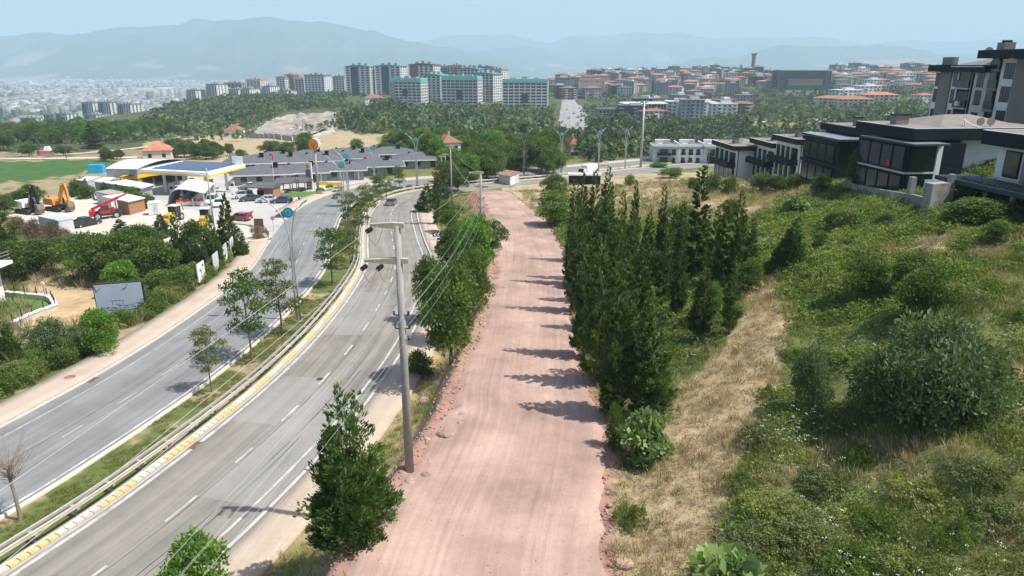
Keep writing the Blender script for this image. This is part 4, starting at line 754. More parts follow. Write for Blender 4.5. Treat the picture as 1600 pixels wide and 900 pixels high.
def gcol(x, y):
    i = np.clip(np.rint(np.interp(np.arctan2(x, y), TH, np.arange(len(TH)))).astype(int), 0, len(TH) - 1); j = np.clip(np.rint(np.interp(np.log(np.hypot(x, y)), LD, np.arange(len(LD)))).astype(int), 0, len(LD) - 1); return GC[i, j]
def inview(X, Y, Z, mx=420, my=170): u, v = proj(X, Y, Z); return (u > -mx) & (u < 1600 + mx) & (v < 900 + my)
rs = np.random.RandomState(77)
def cand(x0, x1, y0, y1, step):
    X, Y = np.meshgrid(np.arange(x0, x1, step), np.arange(y0, y1, step)); X = X.ravel() + rs.uniform(-.5, .5, X.size) * step; Y = Y.ravel() + rs.uniform(-.5, .5, Y.size) * step; Z = zt(X, Y); k = inview(X, Y, Z); return X[k], Y[k], Z[k]
doff = lambda X, Y: (lambda o: np.abs(o[0]) - DW[o[1]])(DIRT.near(X, Y))
# the slope right of the dirt road
X = []; 
for (y0, y1, st) in ((14, 34, .42), (34, 60, .55), (60, 110, .9), (110, 150, 1.5)): X.append(np.stack(cand(3, 95, y0, y1, st)))
X, Y, Z = np.concatenate(X, 1); do = doff(X, Y); mo, _ = MAIN.near(X, Y); k = (do > .5) & (X > 2) & (mo > 13); X, Y, Z, do = X[k], Y[k], Z[k], do[k]; c = gcol(X, Y); straw = c[:, 0] > c[:, 1] * 1.12
n3 = fbm(X / 6, Y / 6, 3, 55); n4 = fbm(X / 2.5, Y / 2.5, 3, 56); gd_ = np.hypot(X, Y); u_, v_ = proj(X, Y, Z)
vinez = (~straw) & (v_ < 640 + (u_ - 1150) * .1) & (n3 > .34) | (~straw) & (n3 + .35 * (rs.uniform(size=len(X)) - .5) > .50)
kd = rs.randint(0, 2, len(X)); kd = np.where(n4 > .56, 2, kd); kd = np.where((n4 < .38), 3 + rs.randint(0, 2, len(X)), kd); low_ = (v_ > 500) & ~straw; kd = np.where(low_ & (rs.uniform(size=len(X)) < .75), 5 + rs.randint(0, 3, len(X)), kd); bigsc = np.interp(Y, [30, 100], [1.0, 1.7])
v = vinez & (rs.uniform(size=len(X)) < .92); nv = v.sum(); sc = bigsc * rs.uniform(.6, 1.25, len(X)) * (.55 + .9 * n4)
gn_scatter('vine_cover', np.stack([X, Y, Z - .06], 1)[v], np.c_[rs.uniform(-.2, .2, (nv, 2)), rs.uniform(0, 6.28, nv)], sc[v], kd[v], k_vine)
g = ~v & (rs.uniform(size=len(X)) < np.where(straw, .93, .95)); trail = straw & (c[:, 0] > .44) & (Y < 100); g &= ~(trail & (rs.uniform(size=len(X)) < .55)); ng = g.sum()
kg = np.where(straw, np.where(n4 > .5, 2, 3), np.where(n4 > .56, 1, np.where(n4 < .40, 2, 0))); kg = np.where(trail | (straw & (Y < 100) & (rs.uniform(size=len(X)) < .5)), 4, kg); kg = np.where(straw & (rs.uniform(size=len(X)) < .10), 0, kg); kg = np.where(~straw & (rs.uniform(size=len(X)) < .10), 4, kg)
gn_scatter('wild_grass', np.stack([X, Y, Z], 1)[g], np.c_[rs.uniform(-.25, .25, (ng, 2)), rs.uniform(0, 6.28, ng)], (bigsc * np.where(straw, .72, .9) * rs.uniform(.6, 1.3, len(X)))[g], kg[g], k_gr)
w = (~straw) & (v_ > 520) & (fbm(X / 4, Y / 4, 3, 66) > .53) & (rs.uniform(size=len(X)) < .10) & (X > 12); nw = w.sum()
gn_scatter('white_flowers', np.stack([X, Y, Z + .05], 1)[w], np.c_[np.zeros((nw, 2)), rs.uniform(0, 6.28, nw)], rs.uniform(.7, 1.0, nw), np.full(nw, 5), k_gr)
# bank between the dirt road and the pavement, median, verge on the left
X, Y, Z = cand(-34, 6, 14, 150, .5); do = doff(X, Y); mo, _ = MAIN.near(X, Y); c = gcol(X, Y); k = (do > 2.5) & (mo > 11.9) & (mo < 30) & (rs.uniform(size=len(X)) < np.interp(Y, [30, 150], [.85, .45])); q = fbm(X / 3, Y / 3, 3, 5); X, Y, Z, q = X[k], Y[k], Z[k], q[k]
kg = np.where(q > .52, 2, np.where(q > .45, 4, 0)); kg = np.where(rs.uniform(size=len(X)) < .15, 0, kg); n_ = len(X)
gn_scatter('bank_grass', np.stack([X, Y, Z], 1), np.c_[rs.uniform(-.2, .2, (n_, 2)), rs.uniform(0, 6.28, n_)], rs.uniform(.5, 1.0, n_), kg, k_gr)
s_ = rs.uniform(sY(14), sY(140), 6500); o_ = rs.uniform(-5.0, -2.0, 6500); X, Y, _z = MAIN.at(s_, o_); Z = zt(X, Y); k = inview(X, Y, Z) & (fbm(X / 2, Y / 2, 3, 15) < .56); X, Y, Z = X[k], Y[k], Z[k]; n_ = len(X)
gn_scatter('median_grass', np.stack([X, Y, Z], 1), np.c_[rs.uniform(-.2, .2, (n_, 2)), rs.uniform(0, 6.28, n_)], rs.uniform(.25, .5, n_), np.where(rs.uniform(size=n_) < .25, 4, 0), k_gr)
X, Y, Z = cand(-120, -30, 36, 175, 1.3); mo, _ = MAIN.near(X, Y); c = gcol(X, Y); k = (mo < -18.9) & (rs.uniform(size=len(X)) < .8); u_, v_ = proj(X, Y, Z); k &= ~inpoly(u_, v_, [(0, 305), (150, 285), (200, 255), (560, 255), (560, 290), (510, 325), (440, 372), (430, 410), (230, 396), (60, 356), (0, 352)]); k &= ~inpoly(u_, v_, [(60, 445), (190, 458), (190, 500), (40, 510)]); X, Y, Z, c = X[k], Y[k], Z[k], c[k]; st = c[:, 0] > c[:, 1] * 1.1; n_ = len(X)
gn_scatter('verge_grass', np.stack([X, Y, Z], 1), np.c_[rs.uniform(-.2, .2, (n_, 2)), rs.uniform(0, 6.28, n_)], rs.uniform(1.0, 2.0, n_), np.where(st, 3, np.where(rs.uniform(size=n_) < .5, 0, 1)), k_gr)
# ------------------------------------------------------------------ stones turned up by the grader
stone_m = mat('red_stone', (.38, .26, .21), .95, .25, 2.5, .6, orand=.25)
def rockmesh(seed, seg=9, rings=7):
    b = MB(); b.ball((0, 0, 0), 1, seg, rings); V = np.array(b.v); k = .72 + .55 * fbm(V[:, 0] * 1.3 + seed, V[:, 1] * 1.3 + V[:, 2], 3, seed); V = V * k[:, None] * [1, .8, .62]; b.v = [tuple(v) for v in V]; return b.mesh('stone', stone_m)
RK = [rockmesh(i) for i in range(5)]
big = [(664, 628), (692, 683), (668, 688), (706, 681), (722, 650), (700, 650), (666, 746), (672, 724), (684, 722), (618, 790), (640, 756), (718, 664), (657, 585), (742, 545), (745, 580), (690, 700)]
for i, (a, b_) in enumerate(big):
    p = G(a, b_); r = (.42, .5, .2, .2, .3, .22, .34, .24, .2, .2, .3, .3, .34, .2, .2, .2)[i]; o = put('boulder', RK[i % 5], loc=(p[0], p[1], p[2] + r * .25), rot=(rnd.uniform(-.3, .3), rnd.uniform(-.3, .3), rnd.uniform(0, 6)), scale=r); tag(o, f'reddish boulder, {ORD[i]} along the left rim of the dirt road' if i > 1 else ['rounded boulder on the grass verge beside the pavement', 'largest reddish boulder on the left rim of the dirt road'][i], 'boulder', 'boulders along the dirt road')
p = G(975, 885); o = put('boulder', RK[2], loc=(p[0], p[1], p[2] + .1), scale=.4); tag(o, 'grey weathered rock lying on straw at the bottom of the footpath', 'boulder')
b = MB(); V0 = np.array([(0, 0, 1), (1, 0, 0), (0, 1, 0), (-1, 0, 0), (0, -1, 0), (0, 0, -1)], float); F0 = np.array([(0, 1, 2), (0, 2, 3), (0, 3, 4), (0, 4, 1), (5, 2, 1), (5, 3, 2), (5, 4, 3), (5, 1, 4)]); n = 6500; s_ = rs.uniform(DIRT.s[0] + 8, DIRT.s[-1], n); dwi = np.interp(s_, DIRT.s, DW); left = rs.uniform(size=n) < .72; o_ = np.where(left, -(dwi - .2 + np.abs(rs.normal(size=n)) * 1.35), dwi + .1 + np.abs(rs.normal(size=n)) * .35); X, Y, _z = DIRT.at(s_, o_); Z = zt(X, Y); mid_ = rs.uniform(size=n) < .35; o_ = np.where(mid_, rs.uniform(-1, 1, n) * dwi, o_); X, Y, _z = DIRT.at(s_, o_); Z = np.where(mid_, _z + .02, zt(X, Y)); sz = np.where(mid_, .018 + .02 * rs.uniform(size=n), np.abs(rs.normal(size=n)) * .055 + .03)
VV = V0[None] * sz[:, None, None] * rs.uniform(.6, 1.3, (n, 6, 3)) + np.stack([X, Y, Z + sz * .3], 1)[:, None]; FF = F0[None] + (np.arange(n) * 6)[:, None, None]; put('gravel', np_mesh('gravel', VV.reshape(-1, 3), FF.reshape(-1, 3), stone_m), None, 'stuff')

# ------------------------------------------------------------------ shared materials
M = {}
def mm(k, *a, **kw): M[k] = mat(k, *a, **kw)
mm('pole_concrete', (.31, .295, .27), .9, .14, 1.2, .3); mm('arm_concrete', (.40, .35, .265), .9, .18, 3, .3); mm('black', (.02, .02, .022), .5, .1, 3); mm('dark_metal', (.06, .06, .065), .5, .15, 3, metal=.3)
mm('steel', (.45, .46, .47), .45, .1, 2, metal=.4); mm('teal', (.015, .28, .36), .4, .08, 3); mm('pale_teal', (.12, .46, .54), .4, .1, 3); mm('white_metal', (.75, .76, .76), .45, .06, 1); mm('wire', (.42, .42, .42), .5, .05, 1)
mm('white_wall', (.74, .74, .72), .85, .06, .5, .1); mm('grey_wall', (.30, .31, .32), .85, .08, .6, .1); mm('light_grey_wall', (.50, .51, .52), .85, .07, .6, .1); mm('charcoal', (.011, .016, .021), .6, .12, 1.0, .05, spec=.12); mm('taupe', (.23, .205, .185), .85, .08, .7, .1); mm('taupe_l', (.52, .49, .45), .85, .06, .7, .1)
mm('cream', (.62, .56, .46), .85, .08, .5); mm('ochre', (.45, .32, .17), .85, .1, .5); mm('brick', (.25, .13, .085), .9, .15, .8, .3); mm('roof_red', (.34, .145, .088), .9, .25, .6, .4, bscale=3, orand=.3); mm('roof_brown', (.24, .115, .08), .85, .2, .6, .3); mm('roof_grey', (.105, .105, .115), .85, .15, .6, .3); mm('roof_pale', (.62, .62, .60), .7, .1, .3); mm('roof_gravel', (.20, .185, .165), .95, .14, .6, .2)
mm('teal_roof', (.10, .32, .29), .5, .1, .1); mm('rust', (.26, .15, .10), .9, .45, 1.2, .4); mm('wood', (.16, .075, .04), .8, .25, 2, .2); mm('wood_l', (.33, .17, .09), .8, .25, 2, .2); mm('yellow_paint', (.82, .50, .02), .4, .07, 1); mm('orange_paint', (.60, .25, .045), .5, .1, 1.5); mm('red_paint', (.42, .03, .025), .4, .1, 1.5)
mm('shell_red', (.62, .03, .02), .4, .03, 1); mm('shell_yellow', (.85, .40, .01), .4, .03, 1); mm('orange_logo', (.75, .22, .02), .4, .03, 1); mm('rubber', (.03, .03, .03), .9, .15, 4); mm('lamp_glass', (.7, .7, .65), .2, .02, 1); mm('print_grey', (.36, .42, .49), .5, .1, .5); mm('print_dark', (.13, .15, .18), .6, .2, 2); mm('plastic_white', (.70, .70, .68), .5, .05, 1); mm('tarp', (.02, .32, .55), .5, .15, 1.2, .4)
mm('asphalt_shingle', (.11, .112, .122), .9, .12, .7, .3); mm('flag_red', (.6, .02, .03), .7, .05, 1); mm('skin', (.45, .28, .2), .6, .03, 2); mm('cloth_dark', (.03, .03, .035), .9, .1, 4); mm('cloth_white', (.65, .65, .63), .9, .05, 4)
def glassm(name, col, r=.12):
    m = mat(name, col, r, .25, .45, spec=.6); return m
M['glass'] = glassm('window_glass', (.014, .018, .022)); M['glass_b'] = glassm('window_glass_blue', (.02, .03, .038)); M['car_glass'] = glassm('car_glass', (.02, .025, .03), .06); M['solar'] = mat('solar_panel', (.045, .065, .12), .15, .15, .8, spec=.6)
def paint(n, c):
    m = mat(n, c, .28, .03, 1, spec=.6, metal=.15); m.node_tree.nodes['Principled BSDF'].inputs['Coat Weight'].default_value = .6; M[n] = m
for n, c in (('car_white', (.72, .73, .74)), ('car_dark', (.05, .06, .07)), ('car_navy', (.025, .05, .10)), ('car_grey', (.16, .165, .17)), ('car_black', (.018, .018, .02)), ('car_red', (.28, .015, .03)), ('car_silver', (.42, .44, .46))): paint(n, c)

# ------------------------------------------------------------------ concrete power poles and their wires
def catenary(a, b, sag, n=14): return [(a[0] + (b[0] - a[0]) * t, a[1] + (b[1] - a[1]) * t, a[2] + (b[2] - a[2]) * t - sag * 4 * t * (1 - t)) for t in [i / n for i in range(n + 1)]]
def insulator(parent, a, d, n=3, name='insulator'):
    b = MB(); a = Vector(a); d = Vector(d).normalized(); b.tube([a, a + d * .62], .02, 6)
    for i in range(n): c = a + d * (.17 + .17 * i); b.tube([c - d * .06, c - d * .02, c + d * .05, c + d * .065], [.05, .115, .115, .05], 10)
    b.build(name, M['black'], parent); return a + d * .62
def power_pole(p, h, rb, rt, arms, brackets, label, name='power_pole'):
    t = thing(name, label, 'power pole', p, 0, 'concrete power poles left of the dirt road'); b = MB(); b.tube([(0, 0, -.5), (0, 0, h * .5), (0, 0, h)], [rb, (rb + rt) / 2, rt], 14); b.build('shaft', M['pole_concrete'], t, smooth=True)
    for z, l, r in arms:
        b = MB(); b.profile([(-l, .02), (-l, .13), (-.2, .2), (r, .16), (r, -.06), (-.2, -.10)], .26, Matrix.Translation((0, 0, z))); b.build('crossarm', M['arm_concrete'], t)
    for z, l, r in brackets:
        b = MB(); b.tube([(-l, -.1, z), (r, -.1, z)], .035, 6); q = b.build('bracket', M['dark_metal'], t)
        for x in (-l, r): b = MB(); b.tube([(x, -.1, z), (x, -.1, z + .09), (x, -.1, z + .19)], [.03, .06, .045], 8); b.build('insulator', M['black'], q)
    return t
p1 = G(640, 735); h1 = hpx(p1, 352); z1 = p1[2] + h1; x1, y1 = p1[0], p1[1]
zl = p1[2] + hpx(p1, 409); br = [hpx(p1, r) for r in (491, 512, 530)]
t1 = power_pole(p1, h1, .235, .15, [(h1 - .05, 1.25, .32), (hpx(p1, 409), 1.62, .45)], [(br[0], .36, .34), (br[1], .32, .36), (br[2], .1, .3)], 'tall concrete power pole with two one-sided crossarms, nearest, on the dirt bank')
wires = []
def wire(a, b, sag, label, r=.012):
    c = MB(); c.tube(catenary(a, b, sag), r, 4, False); o = c.build('power_wire', M['wire']); tag(o, label, 'wire', 'overhead wires'); return o
far0 = (-17.5, -20.0)
ends = []
for i, (dx, z, tx) in enumerate([(-1.15, z1 - .12, -1.2), (-1.5, zl - .14, -1.9), (-.75, zl - .14, -.9)]):
    a = (x1 + dx, y1 - .1, z); d = Vector((far0[0] + tx * .3 - a[0], far0[1] - a[1], -2.4)); e = insulator(t1, Vector(a) - Vector(p1), d); e = e + Vector(p1)
    wire(e, (far0[0] + tx * .3, far0[1], z - 2.2), .5, ['highest overhead wire from the top crossarm tip toward the lower left corner', 'overhead wire from the lower crossarm tip toward the left edge', 'overhead wire from the middle of the lower crossarm toward the lower left'][i], .008)
    b = MB(); s0 = e - Vector(p1); e0 = Vector((dx + .45, .1, z - p1[2] - .05)); md = (s0 + e0) / 2 + Vector((0, 0, -.75)); b.tube([s0, s0.lerp(md, .6) - Vector((0, 0, .12)), md, md.lerp(e0, .5) - Vector((0, 0, .1)), e0], .012, 4, False); b.build('jumper_cable', mat('jumper', (.35, .12, .10), .6, .1, 2), t1)
p2 = G(753, 408); h2 = hpx(p2, 270); z2 = p2[2] + h2; br2 = [hpx(p2, r) for r in (310, 324, 338)]
t2 = power_pole(p2, h2, .22, .14, [(h2 - .05, 1.4, .35), (hpx(p2, 292), .9, .9)], [(br2[0], .35, .35), (br2[1], .35, .35), (br2[2], .35, .35)], 'concrete power pole with top crossarm, second one, standing in bushes beside the dirt road')
for i, (a, b_) in enumerate([((x1 + .25, y1 + .1, z1 + .1), (p2[0] - 1.2, p2[1], z2 + .1)), ((x1 + .3, y1 + .1, zl + .1), (p2[0] + .2, p2[1], z2 + .1))]): wire(b_, a, 1.0, ['sagging wire from the second pole crossarm to the top of the nearest pole', 'sagging wire from the second pole crossarm to the lower arm of the nearest pole'][i], .007)
nm = ['uppermost', 'second', 'third', 'fourth', 'fifth', 'lowest']; k = 0
for j in range(3):
    for sx in (-.33, .33):
        if j == 2 and sx < 0: continue
        a = (x1 + sx, y1 - .1, p1[2] + br[j] + .18); wire((p2[0] + sx, p2[1] - .1, p2[2] + br2[j] + .18), a, .9, f'low wire, {nm[k]} of the bundle between the two nearest concrete poles', .006); wire(a, (far0[0] + 1.5 + sx, far0[1], a[2] - 1.2), .9, f'low wire, {nm[k]} of the bundle crossing the carriageway to the bottom edge', .005); k += 1
pole_px = [(706, 318, 226, 'tall concrete pole at the far end of the bank, third from the camera'), (697, 292, 240, 'concrete pole of a close pair beside the far bank, right one'), (691, 288, 243, 'concrete pole of a close pair beside the far bank, left one')]
pp = [p2]
for a, b_, c, lb in pole_px:
    p = G(a, b_); h = hpx(p, c); power_pole(p, h, .2, .12, [(h - .3, .8, .8)], [(h - 2.5, .4, .4)], lb); pp.append(p)
wire((p2[0] + .3, p2[1], z2), (pp[1][0], pp[1][1], pp[1][2] + hpx(pp[1], 226) - .3), .8, 'thin wire between the second and third concrete poles', .016); wire((p2[0] - .3, p2[1], z2 - 2), (pp[1][0], pp[1][1], pp[1][2] + hpx(pp[1], 226) - 2.4), .8, 'lower thin wire between the second and third concrete poles', .016)

# ------------------------------------------------------------------ street lamps with a round crest
def lamp_parts(t, wings=True):
    b = MB(); b.box((0, 0, -.1), (.6, .45, .25)); b.build('base', M['pole_concrete'], t)
    for s, L, hh, nm_ in ((-1, 1.85, 12.2, 'pole'), (1, 1.35, 11.9, 'pole')):
        b = MB(); b.tube([(s * .16, 0, 0), (s * .15, 0, 4), (s * .10, 0, 7.5), (s * .16, 0, 9.0), (s * .42, 0, 10.4), (s * .85 * L * .62, 0, 11.4), (s * L, 0, hh)], [.11, .10, .085, .075, .07, .06, .05], 8); q = b.build('pole', M['steel'], t, smooth=True)
        b = MB(); a = math.atan2(.8, s * .9); b.profile([(-.1, -.05), (.1, .06), (.75, .10), (.85, .02), (.6, -.08)], .28, Matrix.Translation((s * (L - .1), 0, hh)) @ (Matrix.Rotation(0 if s > 0 else PI, 4, 'Z')) @ Matrix.Rotation(-R(35), 4, 'Y')); b.build('lamp_head', M['steel'], q)
    b = MB(); N = 24; b.profile([(.5 * math.cos(2 * PI * i / N), 11.15 + .5 * math.sin(2 * PI * i / N)) for i in range(N)][::-1], .16); q = b.build('round_crest', M['teal'], t)
    b = MB(); b.profile([(.30 * math.cos(2 * PI * i / N), 11.15 + .30 * math.sin(2 * PI * i / N)) for i in range(N)][::-1], .18); b.build('crest_ring', M['pale_teal'], q); b = MB(); b.profile([(-.12, 11.0), (-.16, 11.25), (0, 11.36), (.16, 11.25), (.12, 11.0)][::-1], .20); b.build('crest_emblem', M['teal'], q)
    if wings:
        for s in (-1, 1):
            b = MB(); tip = [(s * (.35 + .16 * i), 7.2 + .55 * i * .0 + 2.0 - .28 * i) for i in range(5)]
            for x, z in tip: b.tube([(s * .16, -.05, 6.2), (x * 1.25, -.05, z - .3)], .02, 4)
            for q_ in (.45, .65, .85, 1.0): b.tube([(s * .16 + (x * 1.25 - s * .16) * q_, -.05, 6.2 + (z - .3 - 6.2) * q_) for x, z in tip], .014, 4)
            b.build('ornament_wing', M['steel'], t)
lamps = [(467, 503, 'double-armed street lamp with round teal crest and wire wings, nearest on the median'), (541, 365, 'double-armed street lamp with teal crest, second on the median'), (547, 338, 'double-armed street lamp with teal crest, third on the median'), (587, 312, 'double-armed street lamp with teal crest, fourth, before the grey-roofed houses'), (652, 290, 'double-armed street lamp with teal crest, fifth, right of the dump truck')]
L0 = None
for a, b_, lb in lamps:
    p = G(a, b_); rz = .12
    if L0 is None: L0 = thing('street_lamp', lb, 'street lamp', p, 0, 'street lamps on the median'); lamp_parts(L0); 
    else: dup(L0, p, rz, lb)
for px, w_ in ((729, 'above the mixed belt left of the shed'), (811, 'above the dark wood behind the shed'), (877, 'left of the white truck on the boulevard'), (935, 'right of the white truck on the boulevard'), (977, 'left of the tall floodlight mast')):
    ss = np.linspace(sY(184), SB - 5, 500); q = [MAIN.at(s, -3.5) for s in ss]; u = [proj(*a)[0] for a in q]; k = int(np.argmin(np.abs(np.array(u) - px))); dup(L0, q[k], .2, f'distant street lamp with teal crest {w_}', 'street lamps on the median')
# other masts
def mast(bx, by, ty, r, m, lb, nm='mast', head=None, cat='mast'):
    p = G(bx, by); h = hpx(p, ty); t = thing(nm, lb, cat, p); b = MB(); b.tube([(0, 0, -.3), (0, 0, h)], [r, r * .6], 8); b.build('shaft', m, t, smooth=True)
    if head: head(t, h)
    return t
def flood(t, h):
    for i in range(6): a = i * PI / 3; b = MB(); b.box((math.cos(a) * .9, math.sin(a) * .9, h - .4), (.7, .5, .4), a); b.build('floodlight', M['steel'], t)
    b = MB(); b.tube([(math.cos(i * PI / 6) * .8, math.sin(i * PI / 6) * .8, h - .5) for i in range(13)], .06, 5); b.build('ring', M['steel'], t)
mast(1001, 262, 158, .42, M['steel'], 'very tall grey floodlight mast before the long white building', 'floodlight_mast', flood)
mast(334, 352, 262, .20, M['pole_concrete'], 'bare dark post rising in front of the fuel station canopy', 'utility_post')
mast(1103, 300, 240, .08, M['dark_metal'], 'thin dark post on the straw hill beside the long white building', 'utility_post'); mast(1095, 300, 262, .08, M['dark_metal'], 'short thin post on the straw hill crest', 'utility_post')
mast(104, 248, 218, .14, M['wood'], 'wooden post by the farm track at the left', 'utility_post'); mast(50, 244, 222, .14, M['wood'], 'wooden post beside the round bush on the farm track', 'utility_post'); mast(355, 243, 220, .1, M['wood'], 'thin post at the edge of the straw field', 'utility_post'); mast(428, 262, 240, .14, M['pole_concrete'], 'short post behind the station wall', 'utility_post')
# lattice pylon in the valley
p = atY(766, 330); h = hpx(p, 132); t = thing('lattice_pylon', 'tall rusty lattice pylon rising before the middle white tower block', 'pylon', p)
b = MB(); W_ = lambda z: (4.2 - 3.3 * min(1, z / (h * .72))) if z < h * .72 else .9
for sx in (-1, 1):
    for sy in (-1, 1): b.tube([(sx * W_(z) / 2, sy * W_(z) / 2, z) for z in (0, h * .36, h * .72, h)], .09, 4)
z = 0
while z < h - 2:
    z2_ = z + max(1.6, W_(z) * .9)
    for s in (-1, 1):
        a, c = W_(z) / 2, W_(min(z2_, h)) / 2; zz = min(z2_, h); b.tube([(-a, s * a, z), (c, s * c, zz)], .04, 3); b.tube([(a, s * a, z), (-c, s * c, zz)], .04, 3); b.tube([(s * a, -a, z), (s * c, c, zz)], .04, 3); b.tube([(s * a, a, z), (s * c, -c, zz)], .04, 3)
    z = z2_
o = b.build('lattice', M['rust'], t); o['kind'] = 'stuff'
for k, z in enumerate((h * .74, h * .85, h * .95)): b = MB(); l = (3.2, 4, 3)[k]; b.tube([(-l, 0, z), (0, 0, z + .5), (l, 0, z)], .08, 4); b.tube([(-l, 0, z), (l, 0, z)], .06, 4); b.build('crossarm', M['rust'], t)
for bx, by, ty, lb in ((476, 208, 186, 'small lattice pylon before the rock cut'), (338, 208, 160, 'dark lattice pylon before the wooded hillside at left')):
    p = G(bx, by); h = hpx(p, ty); t = thing('lattice_pylon', lb, 'pylon', p); b = MB()
    for sx in (-1, 1): b.tube([(sx * 1.6, 0, 0), (sx * .4, 0, h)], .12, 4)
    for i in range(7): z = h * i / 7; w_ = 1.6 - 1.2 * i / 7; b.tube([(-w_, 0, z), (w_ - .17, 0, z + h / 7)], .07, 3); b.tube([(w_, 0, z), (-w_ + .17, 0, z + h / 7)], .07, 3)
    b.build('lattice', M['dark_metal'], t)['kind'] = 'stuff'; b = MB(); b.tube([(-2.4, 0, h * .85), (2.4, 0, h * .85)], .09, 4); b.build('crossarm', M['dark_metal'], t)

# ------------------------------------------------------------------ billboard and poster boards on the left
p = G(190, 500); bb = thing('billboard', 'large pale billboard with a faded grey drawing of buildings above the road hedge', 'billboard', (p[0], p[1] + .5, p[2]), R(16)); sc = mpp(p); w_, h_ = 67 * sc * 1.04, 50 * sc * 1.02
b = MB(); b.box((0, 0, .55), (w_, .42, h_)); b.build('frame', M['black'], bb); b = MB(); b.box((-.03, -.225, .62), (w_ - .22, .03, h_ - .16)); pn = b.build('poster', M['print_grey'], bb)
b = MB(); rs = random.Random(5)
def pr(x, z, w, h): b.box((x * w_, -.246, .62 + z * h_), (w * w_, .01, h * h_))
for i in range(46): x = rs.uniform(-.42, .42); pr(x, .10 + .18 * rs.random() * (1 if x > -.1 else .6), rs.uniform(.015, .07), rs.uniform(.008, .03))
for a in ((-.08, .42, .2, .018), (-.16, .30, .012, .12), (-.05, .30, .10, .014), (.05, .28, .012, .15), (.10, .18, .14, .014), (.28, .20, .16, .016), (-.3, .22, .14, .014), (.34, .3, .1, .02), (-.1, .12, .3, .014), (.2, .10, .3, .03)): pr(*a)
b.build('print', M['print_dark'], pn); b = MB()
b.tube([(-w_ * .47, -.26, .62 + h_ * .93), (-w_ * .44, -.27, .5 + h_ * .78), (-w_ * .36, -.27, .6 + h_ * .86)], .02, 4); b.tube([(w_ * .2, -.26, .62 + h_ * .93), (w_ * .15, -.27, .6 + h_ * .82), (w_ * .08, -.27, .55 + h_ * .80)], .02, 4); b.build('loose_cable', M['black'], bb)
for sx in (-1, 1): b = MB(); b.box((sx * w_ * .36, .1, -.3), (.18, .18, 1.0)); b.build('leg', M['dark_metal'], bb)
pb = [(340, 444, 34, 'white', 'white poster board with dark figures, nearest of the row along the left pavement'), (361, 426, 31, 'grey', 'grey poster board, second of the row along the left pavement'), (375, 411, 30, 'white', 'white poster board with a dark drawing, third of the row along the left pavement'), (388, 398, 27, 'white', 'thin-looking white poster board, fourth of the row'), (400, 382, 26, 'white', 'tilted white poster board, farthest of the row by the dry bush')]
for i, (bx, by, hp, c, lb) in enumerate(pb):
    p = G(bx, by); s_, o_ = 0, 0; off_, ix_ = MAIN.near(np.array([p[0]]), np.array([p[1]])); s_ = MAIN.s[ix_[0]]; x, y, z = MAIN.at(s_, min(-18.8, off_[0])); hd = MAIN.heading(s_); hh = hp * mpp(p) * 1.03
    t = thing('poster_board', lb, 'poster board', (x, y, zt(x, y)), hd, 'poster boards along the left pavement'); b = MB(); b.box((0, 0, .5), (2.3, .10, hh - .5)); b.build('panel', M['plastic_white'] if c == 'white' else M['light_grey_wall'], t); b = MB(); rs = random.Random(i)
    for k in range(9): b.box((rs.uniform(-.8, .8), -.056, rs.uniform(.8, hh - .6)), (rs.uniform(.15, .5), .01, rs.uniform(.05, .35)))
    b.build('print', M['print_dark'] if i in (0, 2) else M['print_grey'], t)
    for sx in (-.9, .9): b = MB(); b.box((sx, .07, -.2), (.1, .1, hh)); b.build('leg', M['black'], t)
# chevrons, round sign, dark board
p = G(686, 377); t = thing('chevron_sign', 'black and white chevron bend sign on the grassy bank', 'road sign', p, R(10)); b = MB(); b.box((0, 0, .75), (1.9, .05, .62)); b.build('panel', M['black'], t)
for i in range(3): b = MB(); x = -.6 + .55 * i; b.profile([(x - .2, 1.06), (x + .05, 1.32), (x + .22, 1.32), (x - .03, 1.06), (x + .22, .80), (x + .05, .80)], .02, Matrix.Translation((0, -.035, 0))); b.build('chevron', M['white_metal'], t)
for sx in (-.6, .6): b = MB(); b.tube([(sx, .05, -.2), (sx, .05, 1.3)], .035, 6); b.build('post', M['steel'], t)
p = G(428, 362); t = thing('round_sign', 'round grey road sign seen from behind at the station junction', 'road sign', p); b = MB(); hh = hpx(p, 338); b.tube([(0, 0, -.2), (0, 0, hh)], .04, 6); b.build('post', M['steel'], t); b = MB(); b.profile([(.36 * math.cos(i * PI / 10), hh - .3 + .36 * math.sin(i * PI / 10)) for i in range(20)][::-1], .05, Matrix.Translation((0, -.06, 0))); b.build('disc', M['steel'], t)
p = G(406, 364); t = thing('notice_board', 'square brown notice board above the dry bush at the junction', 'board', p); b = MB(); b.box((0, 0, 1.1), (1.5, .08, 1.3)); b.build('panel', M['wood'], t)
for sx in (-.6, .6): b = MB(); b.box((sx, .06, -.1), (.08, .08, 1.4)); b.build('leg', M['dark_metal'], t)
pplant('dead', 404, 372, 352, 34, 'straw coloured dry bush below the brown notice board', 'bush', None, 'bush')
pf = W2([(393, 362), (405, 358), (414, 364), (420, 372)]); t = thing('post_fence', 'short rusty post fence around the dry bush at the junction', 'fence', (0, 0, 0))
c_, s_ = spline([Vector(q) for q in pf], 1.1)
for x, y in c_: b = MB(); b.box((x, y, zt(x, y) - .1), (.09, .09, 1.3)); b.build('post', M['rust'], t)
